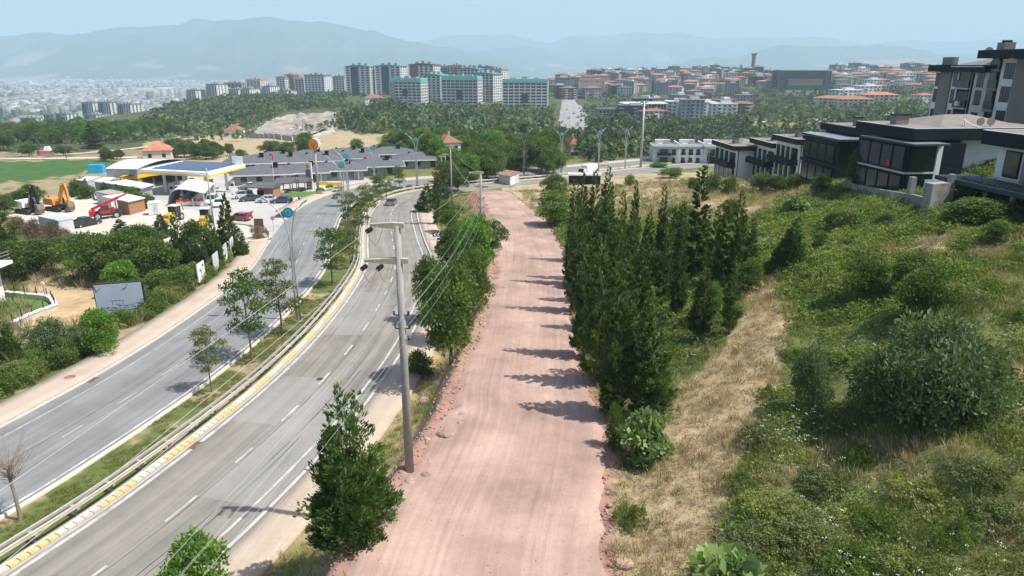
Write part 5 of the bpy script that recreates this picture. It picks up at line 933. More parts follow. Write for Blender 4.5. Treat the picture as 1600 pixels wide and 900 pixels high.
# manhole covers and drain on the road
for bx, by, r_, lb in ((110, 594, .42, 'rusty round manhole cover in the left pavement'), (500, 595, .28, 'dark round manhole patch in the near carriageway')):
    p = G(bx, by); b = MB(); b.tube([(0, 0, 0), (0, 0, .02)], r_, 16); o = b.build('manhole_cover', M['rust'] if by < 595 else M['dark_metal'], loc=(p[0], p[1], p[2] + (.27 if bx < 300 else .145))); tag(o, lb, 'manhole cover')
for s0_, o_, lb in ((G(145, 597), -14.5, 'rusty drain grate at the kerb of the far carriageway'), (G(297, 697), .55, 'rusty drain grate in the gutter below the yellow kerb stones')):
    off_, ix_ = MAIN.near(np.array([s0_[0]]), np.array([s0_[1]])); s_ = MAIN.s[ix_[0]]; x, y, z = MAIN.at(s_, o_ if o_ < 0 else -.05); t = thing('drain_grate', lb, 'drain grate', (x, y, z + .012), MAIN.heading(s_))
    b = MB(); b.box((0, 0, 0), (.95, .5, .015)); b.build('frame', M['rust'], t)
    for k in range(7): b = MB(); b.box((-.39 + .13 * k, 0, .016), (.05, .4, .01)); b.build('slat', M['dark_metal'], t)

# ------------------------------------------------------------------ vehicles
def wheel(parent, x, y, r, w, m='rubber'):
    b = MB(); b.tube([(x, y - w / 2, r), (x, y + w / 2, r)], r, 14); q = b.build('wheel', M['rubber'], parent); b = MB(); b.tube([(x, y - w / 2 - .01, r), (x, y + w / 2 + .01, r)], r * .58, 10); b.build('rim', M['steel'], q)
def car(p, rz, paint_, label, kind='sedan', cat='car', group='cars in view', L=4.4, W_=1.78, H_=1.46, door=False, boot=False, name='parked_car'):
    t = thing(name, label, cat, p, rz, group); f = L / 2
    low = [(-f, .42), (-f + .05, .30), (-f + .6, .24), (f - .6, .24), (f - .03, .32), (f, .55), (f - .12, .72)]
    if kind == 'sedan': top = [(f - .95, .90), (.35 * f + .1, .98), (-.62 * f, 1.02), (-f + .1, .98), (-f, .7)]; cab = [(f - 1.25, .95), (.12 * f, H_), (-.38 * f, H_ - .02), (-.72 * f, 1.0)]
    elif kind == 'hatch': top = [(f - .8, .92), (.3 * f, 1.0), (-f + .12, 1.02), (-f, .7)]; cab = [(f - 1.15, .96), (.18 * f, H_), (-.7 * f, H_ - .06), (-f + .14, 1.0)]
    else: top = [(f - .35, 1.0), (f - .6, 1.1), (-f + .03, 1.12), (-f, .7)]; cab = [(f - .7, 1.08), (f - 1.5, H_), (-f + .25, H_), (-f + .05, 1.1)]
    b = MB(); b.profile(low + top, W_); b.build('body', M[paint_], t)
    b = MB(); n = len(cab); tw = .80; vs = []; 
    for s in (-1, 1):
        for i, (x, z) in enumerate(cab): vs.append((x, s * W_ / 2 * (.97 if i in (0, n - 1) else tw), z))
    b.add(vs, [tuple(range(n)), tuple(range(2 * n - 1, n - 1, -1))] + [((i + 1) % n, i, n + i, n + (i + 1) % n) for i in range(n)]); b.build('windows', M['car_glass'], t)['kind'] = 'stuff'
    b = MB(); x0, x1 = cab[2][0] + .05, cab[1][0] - .05; b.box(((x0 + x1) / 2, 0, H_ - .035), (x1 - x0 + .12, W_ * tw + .04, .06))
    for s in (-1, 1):
        for (ax, az), (bx_, bz) in ((cab[0], cab[1]), (cab[3], cab[2])): b.tube([(ax, s * W_ / 2 * .96, az), (bx_, s * W_ / 2 * tw, bz)], .035, 4)
        mx = (cab[1][0] + cab[2][0]) / 2; b.tube([(mx, s * W_ / 2 * .985, 1.0), (mx, s * W_ / 2 * (tw + .02), H_ - .02)], .04, 4)
    b.build('roof', M[paint_], t)
    r = .32 if kind != 'van' else .35
    for x in (f - .85, -f + .82):
        for s in (-1, 1): wheel(t, x, s * (W_ / 2 - .09), r, .22)
    for s in (-1, 1): b = MB(); b.box((f - .1, s * (W_ / 2 - .28), .58), (.16, .38, .15)); b.build('headlight', M['lamp_glass'], t); b = MB(); b.box((-f + .06, s * (W_ / 2 - .25), .68), (.12, .34, .16)); b.build('tail_light', M['red_paint'], t); b = MB(); b.box((cab[0][0] - .35, s * (W_ / 2 + .06), 1.0), (.1, .2, .13)); b.build('mirror', M[paint_], t)
    b = MB(); b.box((f + .005, 0, .38), (.02, .5, .11)); b.build('number_plate', M['plastic_white'], t); b = MB(); b.box((-f - .005, 0, .5), (.02, .5, .11)); b.build('number_plate', M['plastic_white'], t)
    if door: b = MB(); a = R(60); b.box((cab[0][0] - .1 - .45 * math.cos(a), W_ / 2 + .45 * math.sin(a), .35), (1.0, .06, .9), -a); b.build('open_door', M[paint_], t)
    if boot: b = MB(); b.profile([(-f + .1, 1.05), (-f - .35, 1.75), (-f - .3, 1.8), (-f + .2, 1.12)], W_ * .9); b.build('open_boot_lid', M[paint_], t)
    return t
def gp(px, py): x, y, z = G(px, py); return (x, y, z + .035)
s_ = MAIN.s[MAIN.near(*[np.array([v]) for v in G(612, 321)[:2]])[1][0]]; car(gp(612, 321), MAIN.heading(s_) , 'car_grey', 'dark grey saloon driving around the bend of the near carriageway', 'sedan', name='moving_car')
car(gp(343, 322), R(-78), 'car_white', 'white saloon facing the camera beside the bare dark post', 'sedan'); car(gp(332, 318), R(-80), 'car_white', 'white van half hidden behind the bare dark post', 'van', H_=1.9, cat='van')
car(gp(380, 303), R(-160), 'car_white', 'white saloon, farthest of the slanted row before the kiosk', 'sedan'); car(gp(380, 310), R(-158), 'car_white', 'white people carrier next to the dark green saloon', 'van', H_=1.75); car(gp(391, 314), R(-160), 'car_dark', 'dark green saloon between the white people carrier and white hatchback', 'sedan')
car(gp(416, 316), R(-172), 'car_white', 'white hatchback with a door open, in front of the kiosk', 'hatch', door=True, L=4.1); car(gp(441, 317), R(-172), 'car_navy', 'dark blue saloon parked by the lawn with people behind it', 'sedan'); car(gp(390, 294), R(-170), 'car_white', 'white car behind the grey kiosk roof', 'sedan')
car(gp(376, 344), R(160), 'car_red', 'dark red car with its boot open at the yard exit', 'hatch', boot=True)
def pickup(p, rz, lb):
    t = car(p, rz, 'car_black', lb, 'sedan', 'pickup truck', 'yard vehicles', L=5.0, W_=1.85, H_=1.75, door=True, name='pickup_truck'); b = MB(); b.box((-1.6, 0, 1.0), (1.7, 1.75, .08)); b.build('cargo_bed', M['dark_metal'], t)
    for sy in (-1, 1): b = MB(); b.box((-1.6, sy * .88, 1.0), (1.75, .08, .38)); b.build('bed_side', M['car_black'], t)
pickup(gp(136, 353), R(62), 'black pickup truck with its driver door open on the gravel')
def dump_truck(p, rz):
    t = thing('dump_truck', 'orange dump truck on the far carriageway seen between the median trees', 'truck', p, rz); b = MB(); b.box((0, 0, .75), (7.6, .9, .35)); b.build('chassis', M['dark_metal'], t); b = MB(); b.profile([(2.1, 1.0), (3.7, 1.0), (3.75, 2.0), (3.4, 2.9), (2.1, 2.9)], 2.4); c = b.build('cab', M['orange_paint'], t); b = MB(); b.profile([(3.78, 1.95), (3.44, 2.8), (3.4, 2.8), (3.7, 1.95)], 2.1); b.build('windscreen', M['car_glass'], c)
    b = MB(); b.profile([(-3.9, 1.35), (1.9, 1.15), (1.9, 3.1), (1.3, 3.1), (1.3, 2.9), (-4.1, 2.7)], 2.5); b.build('tipper_body', M['orange_paint'], t)
    for i in range(6): 
        for sy in (-1, 1): b = MB(); b.box((-3.4 + i * .95, sy * 1.28, 1.35), (.12, .08, 1.4)); b.build('rib', M['orange_paint'], t)
    for x in (2.8, -1.6, -2.9):
        for sy in (-1, 1): wheel(t, x, sy * 1.05, .52, .35)
x, y, z = MAIN.at(sY(172), -8.5); dump_truck((x, y, z), MAIN.heading(sY(172)))
ss = np.linspace(sY(190), SB - 5, 600); q = [MAIN.at(s, 2) for s in ss]; k = int(np.argmin([abs(proj(*a)[0] - 919) for a in q])); t = thing('box_truck', 'white box truck on the boulevard beyond the dry field', 'truck', q[k], MAIN.heading(ss[k]) + PI); b = MB(); b.box((-.6, 0, .7), (4.4, 2.2, 2.3)); b.build('cargo_box', M['plastic_white'], t); b = MB(); b.profile([(1.7, .5), (3.0, .5), (3.05, 1.3), (2.6, 2.2), (1.7, 2.2)], 2.0); b.build('cab', M['car_white'], t); b = MB(); b.profile([(3.07, 1.3), (2.68, 2.1), (2.6, 2.1), (3.0, 1.3)], 1.8); b.build('windscreen', M['car_glass'], t)
for x in (2.2, -1.6):
    for sy in (-1, 1): wheel(t, x, sy * .95, .42, .28)
# ------------------------------------------------------------------ building machines in the yard
def excavator(p, rz, body, boom, lb, curl=1):
    t = thing('excavator', lb, 'excavator', p, rz, 'excavators in the gravel yard', 1.06)
    for sy in (-1, 1):
        b = MB(); b.profile([(-2.1, .25), (-1.8, 0), (1.8, 0), (2.1, .25), (2.15, .55), (1.8, .85), (-1.8, .85), (-2.15, .55)], .6, Matrix.Translation((0, sy * 1.15, 0))); tr = b.build('crawler_track', M['rubber'], t)
        for x in (-1.75, -.9, 0, .9, 1.75): b = MB(); b.tube([(x, sy * 1.15 - .33, .42), (x, sy * 1.15 + .33, .42)], .3, 9); b.build('roller', M['dark_metal'], tr)
    b = MB(); b.box((0, 0, .6), (1.8, 1.6, .5)); b.build('undercarriage', M['dark_metal'], t); b = MB(); b.profile([(-2.5, 1.2), (-2.6, 2.1), (-1.9, 2.5), (.3, 2.4), (.4, 1.2)], 2.5); b.build('engine_housing', M[body], t)
    b = MB(); b.profile([(.1, 1.2), (1.7, 1.2), (1.75, 2.2), (1.4, 2.95), (.2, 2.95)], .95, Matrix.Translation((0, .75, 0))); c = b.build('cab', M[body] if body == 'orange_paint' else M['dark_metal'], t); b = MB(); b.profile([(.3, 1.7), (1.73, 1.7), (1.74, 2.2), (1.42, 2.85), (.3, 2.85)], 1.0, Matrix.Translation((0, .75, 0))); b.build('cab_glass', M['car_glass'], c)
    b = MB(); b.profile([(.6, 1.6), (1.2, 3.4), (2.2, 5.0), (3.0, 5.35), (3.25, 5.0), (2.6, 4.5), (1.75, 3.2), (1.25, 1.4)], .42, Matrix.Translation((0, -.15, 0))); b.build('boom', M[boom], t)
    b = MB(); b.profile([(2.7, 5.5), (3.3, 5.55), (3.75, 4.3), (3.85, 2.0), (3.55, 1.9), (3.2, 3.8), (2.8, 4.9)], .36, Matrix.Translation((0, -.15, 0))); b.build('arm', M[boom], t)
    b = MB(); b.profile([(3.3, 2.1), (4.1, 2.0), (4.3, 1.1), (3.9, .25), (3.0, .1), (2.6, .5), (3.3, .7), (3.55, 1.3)], 1.35, Matrix.Translation((0, -.15, 0))); bk = b.build('bucket', mat('worn_steel', (.22, .17, .12), .7, .3, 2, metal=.3), t)
    for k in range(5): b = MB(); b.box((2.55, -.7 + k * .28, .35), (.25, .1, .12)); b.build('tooth', M['steel'], bk)
    b = MB(); b.tube([(1.0, -.5, 1.7), (2.0, -.5, 3.7)], .09, 6); b.tube([(2.2, -.15, 5.15), (3.5, -.15, 4.4)], .08, 6); b.build('hydraulic_ram', M['steel'], t); b = MB(); b.tube([(-1.6, -.6, 2.4), (-1.6, -.6, 3.0)], .07, 6); b.build('exhaust', M['dark_metal'], t); return t
excavator(gp(46, 333), R(-25), 'plastic_white', 'black', 'black and white crawler excavator with folded boom at the left of the yard'); excavator(gp(93, 329), R(-25), 'orange_paint', 'orange_paint', 'orange crawler excavator with folded boom and worn bucket')
p = gp(168, 341); t = thing('telehandler', 'red telescopic handler with raised boom on the gravel yard', 'telehandler', p, R(-150), None, 1.1); b = MB(); b.profile([(-2.4, .55), (2.1, .55), (2.3, 1.0), (-2.4, 1.0)], 1.1); b.build('chassis', M['dark_metal'], t); b = MB(); b.profile([(-1.4, 1.0), (1.3, 1.0), (1.2, 1.6), (-1.3, 1.75)], .8, Matrix.Translation((0, -.75, 0))); b.build('engine_cover', M['red_paint'], t); b = MB(); b.profile([(-.6, 1.0), (.9, 1.0), (.95, 1.8), (.6, 2.5), (-.5, 2.5)], .85, Matrix.Translation((0, .75, 0))); c = b.build('cab', M['red_paint'], t); b = MB(); b.profile([(-.5, 1.6), (.94, 1.6), (.62, 2.42), (-.42, 2.42)], .9, Matrix.Translation((0, .75, 0))); b.build('cab_glass', M['car_glass'], c)
b = MB(); b.tube([(2.3, -.2, 1.7), (-2.2, -.2, 3.5)], .3, 4); b.tube([(-2.2, -.2, 3.5), (-3.9, -.2, 4.2)], .2, 4); b.build('telescopic_boom', M['red_paint'], t); b = MB(); b.box((2.2, 0, .6), (1.0, 1.9, .9)); b.build('counterweight', M['red_paint'], t)
for x in (-1.5, 1.4):
    for sy in (-1, 1): wheel(t, x, sy * 1.05, .62, .42)
def backhoe(p, rz, lb):
    t = thing('backhoe_loader', lb, 'backhoe loader', p, rz, 'backhoe loaders by the car wash'); b = MB(); b.profile([(-1.2, .8), (2.3, .8), (2.35, 1.5), (.7, 1.75), (-1.2, 1.6)], 1.2); b.build('body', mat('machine_yellow', (.50, .33, .05), .6, .2, 1.5), t); b = MB(); b.profile([(-1.2, 1.5), (.55, 1.5), (.45, 2.8), (-1.1, 2.8)], 1.5); c = b.build('cab', M['car_glass'], t); b = MB(); b.box((-.33, 0, 2.8), (1.9, 1.7, .14)); b.build('cab_roof', M['plastic_white'], c)
    b = MB(); b.profile([(2.8, .15), (3.6, .2), (3.5, .9), (3.0, 1.0)], 2.2); b.build('front_bucket', MATS['machine_yellow'], t); b = MB(); b.tube([(-1.4, 0, 1.0), (-2.4, 0, 3.2), (-3.1, 0, 1.5)], .14, 5); b.build('rear_arm', MATS['machine_yellow'], t)
    for x, r in ((-.9, .72), (1.9, .5)):
        for sy in (-1, 1): wheel(t, x, sy * .85, r, .4)
backhoe(gp(273, 345), R(-100), 'yellow backhoe loader, left one, half hidden by the conifers'); backhoe(gp(322, 350), R(-80), 'yellow backhoe loader with a pale cab, right one, behind the conifers')

# ------------------------------------------------------------------ people by the blue car
def person(p, rz, top, leg, lb, arm=.12):
    t = thing('person', lb, 'person', p, rz, 'people standing by the blue car'); J = [(0, 0, .95), (0, 0, 1.2), (0, 0, 1.42), (0, 0, 1.52), (0, 0, 1.64), (.02, 0, 1.72), (0, .10, .9), (0, .11, .5), (0, .12, .06), (.14, .13, .03), (0, -.10, .9), (.04, -.11, .5), (-.02, -.12, .06), (.12, -.13, .03), (0, .19, 1.4), (.02, .25, 1.12), (arm, .24, .88), (0, -.19, 1.4), (.02, -.25, 1.12), (.05, -.26, .86)]
    E_ = [(0, 1), (1, 2), (2, 3), (3, 4), (4, 5), (0, 6), (6, 7), (7, 8), (8, 9), (0, 10), (10, 11), (11, 12), (12, 13), (2, 14), (14, 15), (15, 16), (2, 17), (17, 18), (18, 19)]; Rr = [.14, .145, .13, .055, .10, .07, .09, .06, .045, .035, .09, .06, .045, .035, .06, .045, .035, .06, .045, .035]
    me = bpy.data.meshes.new('body'); me.from_pydata(J, E_, []); me.materials.append(top); o = put('body', me, t); md = o.modifiers.new('skin', 'SKIN'); sv = me.skin_vertices[0].data
    for i, r in enumerate(Rr): sv[i].radius = (r, r)
    sv[0].use_root = True; o.modifiers.new('sub', 'SUBSURF').levels = 1; b = MB(); b.ball((.01, 0, 1.70), (.10, .085, .10), 8, 6); b.build('hair', M['black'], t); b = MB(); b.ball((.05, 0, 1.64), (.075, .07, .10), 8, 6); b.build('face', M['skin'], t)
    b = MB(); b.tube([(0, .10, .98), (0, .115, .5), (0, .12, .08)], [.115, .085, .07], 7); b.tube([(0, -.10, .98), (.04, -.115, .5), (-.02, -.12, .08)], [.115, .085, .07], 7); b.build('trousers', leg, t)
person(gp(456, 320), 2, M['cloth_dark'], M['cloth_dark'], 'person in black clothes standing right of the dark blue car'); person(gp(461, 321), 3.4, M['cloth_white'], M['cloth_dark'], 'person in a white top standing beside the person in black'); person(gp(468, 319), 1, M['cloth_dark'], M['cloth_dark'], 'person in dark clothes at the edge of the lawn, rightmost')

# ------------------------------------------------------------------ fuel station
def area(nm, label, cat, pts, z=None, group=None):
    c = np.mean(np.array([p[:2] for p in pts]), axis=0); t = thing(nm, label, cat, (c[0], c[1], zt(c[0], c[1]) if z is None else z), 0, group); return t, [(p[0] - c[0], p[1] - c[1]) for p in pts]
SZ = PLOTS['station'][2]; CH = CAMZ - SZ - 5.9
cc = [wH(218.6, 265, CH), wH(326, 270.5, CH), wH(383, 256.5, CH), wH(283, 251.5, CH)]
t, q = area('station_canopy', 'large white fuel station canopy with yellow band and blue solar panels on top', 'canopy', cc, SZ)
def inset(poly, k): return [(x * k, y * k) for x, y in poly]
b = MB(); b.prism(q, 5.15, 5.95); b.build('deck', M['white_metal'], t); b = MB(); b.prism(inset(q, 1.004), 5.0, 5.38); b.build('yellow_band', M['yellow_paint'], t); b = MB(); b.prism(inset(q, .985), 4.95, 5.05); b.build('soffit', M['white_metal'], t)
def lerp2(a, b_, t_): return (a[0] + (b_[0] - a[0]) * t_, a[1] + (b_[1] - a[1]) * t_)
def quad(u, v): return lerp2(lerp2(q[0], q[1], u), lerp2(q[3], q[2], u), v)
pm_ = MB(); 
for i in range(14):
    for j in range(6):
        u0, u1, v0, v1 = .10 + i * .059, .10 + (i + .93) * .059, .10 + j * .14, .10 + (j + .93) * .14; a, b_, c, d = quad(u0, v0), quad(u1, v0), quad(u1, v1), quad(u0, v1); o_ = MB(); o_.add([(a[0], a[1], 6.02), (b_[0], b_[1], 6.02), (c[0], c[1], 6.2), (d[0], d[1], 6.2), (a[0], a[1], 5.98), (b_[0], b_[1], 5.98), (c[0], c[1], 6.16), (d[0], d[1], 6.16)], [(0, 1, 2, 3), (7, 6, 5, 4), (0, 4, 5, 1), (1, 5, 6, 2), (2, 6, 7, 3), (3, 7, 4, 0)]); o_.build('solar_panel', M['solar'], t)
for u in (.2, .5, .82):
    for v in (.22, .75):
        x, y = quad(u, v); b = MB(); b.box((x, y, 0), (.5, .5, 5.0)); b.build('column', M['plastic_white'], t)
        g = thing('fuel_pump', f'white fuel pump under the canopy, {["left", "middle", "right"][int(u * 3)]} island, {"front" if v < .5 else "back"} side', 'fuel pump', (t.location.x + x + 1.3, t.location.y + y, SZ + .04), .3, 'fuel pumps'); b = MB(); b.box((0, 0, .15), (1.0, .55, 1.9)); b.build('cabinet', M['plastic_white'], g); b = MB(); b.box((0, 0, 2.05), (1.05, .6, .3)); b.build('top_panel', M['yellow_paint'], g); b = MB(); b.box((0, 0, 0), (3.2, 1.2, .15)); b.build('island', M['concrete'] if 'concrete' in M else conc, g); b = MB(); b.box((0, -.285, 1.0), (.7, .02, .6)); b.build('display', M['black'], g)
x, y = quad(.86, .93); b = MB(); b.profile([(x + 1.1 * math.cos(i * PI / 9), 7.3 + 1.1 * math.sin(i * PI / 9)) for i in range(18)][::-1], .2, Matrix.Translation((0, y, 0))); b.box((x, y, 5.9), (.1, .1, 1.2)); b.build('satellite_dish', M['steel'], t); x, y = quad(.94, .9); b = MB(); b.box((x, y, 5.95), (2.4, .3, 2.0)); b.build('roof_cabinet', M['plastic_white'], t)
# shop and annexes
SH = CAMZ - SZ - 5.4
def roofed(nm, label, pts, h, wall, roof, z, cat='building', over=.3, vault=0, group=None, z0=None):
    t, q = area(nm, label, cat, pts, z, group); b = MB(); b.prism(inset(q, .985), -1, h); b.build('wall', wall, t); b = MB()
    if vault:
        n = 8; vs = []
        for i in range(n + 1):
            u = i / n; for_z = h + vault * math.sin(PI * u)
            for v in (0, 1): a = lerp2(lerp2(q[0], q[3], u), lerp2(q[1], q[2], u), v); vs.append((a[0], a[1], for_z))
        b.add(vs, [(2 * i, 2 * i + 1, 2 * i + 3, 2 * i + 2) for i in range(n)]); b.add([(x, y, z_ - .15) for x, y, z_ in vs], [(2 * i, 2 * i + 2, 2 * i + 3, 2 * i + 1) for i in range(n)])
    else: b.prism(inset(q, 1 + over / 8), h, h + .22)
    b.build('roof', roof, t); return t, q
shp = [wH(164, 262, SH), wH(213, 263, SH), wH(290, 248.5, SH), wH(226, 248, SH)]
t, q = roofed('station_shop', 'dark grey station shop with a pale arched roof behind the fuel canopy', shp, 5.2, M['grey_wall'], M['roof_pale'], SZ, vault=1.0); SHOP = t
b = MB(); a, c = lerp2(q[0], q[1], .55), lerp2(q[1], q[2], .9); b.prism([a, (a[0] + .5, a[1] - 3.2), (c[0] + 2.6, c[1] - 3.2), c, q[1]], 2.9, 3.7); b.build('yellow_fascia', M['yellow_paint'], t)
for i in range(4): a, c = lerp2(q[1], q[2], .08 + i * .23), lerp2(q[1], q[2], .26 + i * .23); b = MB(); b.prism([a, (a[0] + .06, a[1] - .06), (c[0] + .06, c[1] - .06), c], .3, 2.7); b.build('shop_window', M['glass'], t)
AH = CAMZ - SZ - 3.0; roofed('service_building', 'low grey service building with a bright white roof left of the car wash', [wH(147, 283.5, AH), wH(219, 294, AH), wH(237, 288.5, AH), wH(168, 276.5, AH)], 2.9, M['grey_wall'], M['plastic_white'], SZ, over=.5); roofed('service_container', 'pale grey flat-roofed container beside the conifers behind the yard', [wH(115, 281.5, AH), wH(136, 282.5, AH), wH(158, 276, AH), wH(136, 275.5, AH)], 2.8, M['light_grey_wall'], M['light_grey_wall'], SZ, over=.1)
# vaulted car wash
a0 = Vector(G(262, 322)[:2]); a1 = Vector(wH(319, 302, CAMZ - SZ - 3.6)); ax = Vector(G(238, 309)[:2]) - a0; ax = Vector((-.25, 1)).normalized() * 13.5; wv = a1 - a0; t = thing('car_wash', 'pale vaulted car wash hall with a curved metal roof open toward the road', 'car wash', (a0.x, a0.y, SZ), 0); prof = [(0, 0), (.02, .35), (.06, .62), (.13, .84), (.24, .97), (.36, 1.02), (.55, 1.0), (.78, .93), (1, .84)]
vs = []; 
for off_ in (0, -.12):
    for u, v in prof:
        for k in (0, 1): pt = wv * u + ax * k; vs.append((pt.x, pt.y, v * 4.3 + off_))
n = len(prof) * 2; b = MB(); b.add(vs, [(2 * i, 2 * i + 2, 2 * i + 3, 2 * i + 1) for i in range(len(prof) - 1)] + [(n + 2 * i, n + 2 * i + 1, n + 2 * i + 3, n + 2 * i + 2) for i in range(len(prof) - 1)] + [(2 * i, n + 2 * i, n + 2 * i + 2, 2 * i + 2) for i in range(len(prof) - 1)]); b.build('vaulted_roof', M['roof_pale'], t, smooth=False)
for i in range(4): pt = wv * .97 + ax * (i / 3.05 + .01); b = MB(); b.box((pt.x, pt.y, 0), (.25, .25, 3.5)); b.build('column', M['steel'], t)
b = MB(); n_ = (wv.normalized()); b.prism([tuple(wv * .1 + ax * .97), tuple(wv * .97 + ax * .97), tuple(wv * .97 + ax * 1.0), tuple(wv * .1 + ax * 1.0)], 0, 3.4); b.build('back_wall', M['light_grey_wall'], t)
for k in (.34, .66): b = MB(); b.prism([tuple(wv * k), tuple(wv * (k + .02)), tuple(wv * (k + .02) + ax * .95), tuple(wv * k + ax * .95)], 0, 2.4); b.build('bay_divider', M['light_grey_wall'], t)
# red lettering seen from behind above the wash
p = G(298, 322); t = thing('low_sign', 'low red lettered sign standing in front of the car wash', 'sign', p, .2); b = MB()
for i in range(8): b.box((-2.4 + i * .68, 0, .9 + .12 * (i % 2)), (.5, .1, .55))
b.build('lettering', M['shell_red'], t); b = MB(); b.box((0, .08, .2), (5.6, .08, .8)); b.build('panel', M['plastic_white'], t)
# yard huts
YZ = PLOTS['yard'][2]; HH = CAMZ - zt(*G(200, 325)[:2]) - 2.9
t, q = area('timber_hut', 'open-fronted brown timber hut with a bright sloping metal roof in the yard', 'hut', [wH(160, 307.5, HH), wH(200, 315.5, HH), wH(226, 309.5, HH), wH(194, 302.5, HH)]); b = MB(); b.prism(inset(q, 1.03), 2.75, 2.9); b.build('roof', M['plastic_white'], t)
wb_ = [lerp2(q[0], q[1], .55), q[1], q[2], lerp2(q[3], q[2], .5)]; b = MB(); b.prism(inset(wb_, .96), -.3, 2.75); b.build('wall', M['wood_l'], t)
for i in range(3): a = lerp2(q[0], q[1], .02 + i * .22); b = MB(); b.box((a[0] * .95, a[1] * .95, -.2), (.2, .2, 2.9)); b.build('post', M['plastic_white'], t)
CH2 = CAMZ - zt(*G(170, 318)[:2]) - 2.6; roofed('storage_container', 'weathered pale storage container behind the timber hut', [wH(149, 300, CH2), wH(170, 304.5, CH2), wH(193, 300.5, CH2), wH(172, 296.5, CH2)], 2.5, M['light_grey_wall'], mat('old_roof', (.34, .29, .24), .9, .3, 1.2), None, 'container', over=.05)
p = G(90, 362); zc = p[2]; HC = CAMZ - zc - 2.6; t, q = roofed('site_container', 'grey ribbed site container with a pale roof beside the brown bushes', [wH(59, 338.5, HC), wH(90, 345.5, HC), wH(114, 341, HC), wH(84, 334, HC)], 2.5, M['light_grey_wall'], mat('container_roof', (.42, .47, .50), .6, .12, .6), zc, 'container', over=.05)
for i in range(14): a = lerp2(q[0], q[1], (i + .5) / 14); b = MB(); b.box((a[0], a[1] - .02, 0), (.12, .06, 2.4), R(-20)); b.build('rib', M['light_grey_wall'], t)
p = gp(243, 335); t = thing('portable_cabin', 'small white portable cabin standing in the yard', 'cabin', p, R(20)); b = MB(); b.box((0, 0, .1), (2.1, 2.0, 2.3)); b.build('wall', M['plastic_white'], t); b = MB(); b.box((0, 0, 2.4), (2.25, 2.15, .18), taper=.85); b.build('roof', M['plastic_white'], t); b = MB(); b.box((.3, -1.02, .2), (.8, .05, 1.9)); b.build('door', M['light_grey_wall'], t)
p = gp(156, 311); car(p, R(-60), 'car_silver', 'silver car parked by the storage container behind the telehandler', 'sedan')
# blue tarp, farm house, trailers
p = G(152, 270); t = thing('tarpaulin_stack', 'blue tarpaulin wrapped stack at the edge of the green field', 'tarpaulin', p, .15); b = MB(); w_ = 22 * mpp(p); b.box((0, 0, -.2), (w_, 2.6, 2.7), taper=.93); o = b.build('tarpaulin', M['tarp'], t)
def house(px, py, wpx, dep, hw, rh, wall, roof, label, rz=0, group=None, floors=1, nm='house', over=.5, win=True, chim=True, wwin=1.0):
    p = G(px, py); w = wpx * mpp(p); t = thing(nm, label, 'house', (p[0], p[1] + dep / 2, p[2]), rz, group); b = MB(); b.box((0, 0, -1.5), (w, dep, hw + 1.5)); b.build('wall', wall, t)
    b = MB(); W_, D_ = w / 2 + over, dep / 2 + over; r = max(0, W_ - D_); r2 = max(0, D_ - W_); b.add([(-W_, -D_, hw), (W_, -D_, hw), (W_, D_, hw), (-W_, D_, hw), (-r, -r2, hw + rh), (r, -r2, hw + rh), (r, r2, hw + rh), (-r, r2, hw + rh), (-W_, -D_, hw - .18), (W_, -D_, hw - .18), (W_, D_, hw - .18), (-W_, D_, hw - .18)], [(0, 1, 5, 4), (1, 2, 6, 5), (2, 3, 7, 6), (3, 0, 4, 7), (4, 5, 6, 7), (11, 10, 9, 8), (0, 8, 9, 1), (1, 9, 10, 2), (2, 10, 11, 3), (3, 11, 8, 0)]); rf = b.build('roof', roof, t)
    if chim: b = MB(); b.box((w * .18, .5, hw + rh * .3), (.7, .7, rh * .7 + .9)); b.build('chimney', M['grey_wall'], rf)
    if win:
        for f in range(floors):
            n = max(2, int(w / 3.2))
            for i in range(n): b = MB(); b.box((-w / 2 + (i + .5) * w / n, -dep / 2 - .02, .9 + f * 2.9), (1.2 * wwin, .08, 1.3)); b.build('window', M['glass'], t)
            for sx in (-1, 1): b = MB(); b.box((sx * (w / 2 + .02), 0, .9 + f * 2.9), (.08, 1.4, 1.3)); b.build('window', M['glass'], t)
    return t
house(240, 250, 40, 9, 3.4, 2.8, M['cream'], M['roof_red'], 'single-storey house with terracotta hip roof left of the tree row', .3, nm='farm_house')
house(696, 253, 30, 9, 6.2, 2.4, M['white_wall'], M['roof_brown'], 'white two-storey house with brown hip roof above the poles', .5, floors=2); house(894, 247, 12, 8, 5, 2.4, M['cream'], M['roof_red'], 'house with an orange roof peeping from the wood', .2, floors=1)
house(583, 168, 30, 14, 9.5, 3.5, M['white_wall'], M['roof_brown'], 'white house with brown hip roof below the left teal-roofed towers', .35, floors=3, nm='hill_house'); house(362, 214, 24, 12, 4, 3.6, M['white_wall'], M['roof_brown'], 'low farm house with wide grey brown roof beyond the straw field', .1, nm='farm_house')
house(620, 246, 22, 8, 3, 1.6, M['cream'], M['roof_brown'], 'low brown roof hidden behind dark trees left of the grey houses', 0, nm='farm_house', win=False); house(728, 241, 16, 8, 4, 1.8, M['cream'], M['roof_brown'], 'brown roofed farm building hidden in the mixed belt', 0, nm='farm_house', win=False)
p = gp(72, 243); t = thing('market_trailer', 'pink and white striped trailer on the farm track', 'trailer', p, .1); b = MB(); b.box((0, 0, .3), (5.5, 2, 1.6)); b.build('body', mat('pink_cloth', (.6, .2, .3), .8, .3, .8), t); b = MB(); b.box((1, 0, 1.9), (2.4, 2.0, 1.6), taper=.6); b.build('canopy', M['plastic_white'], t)
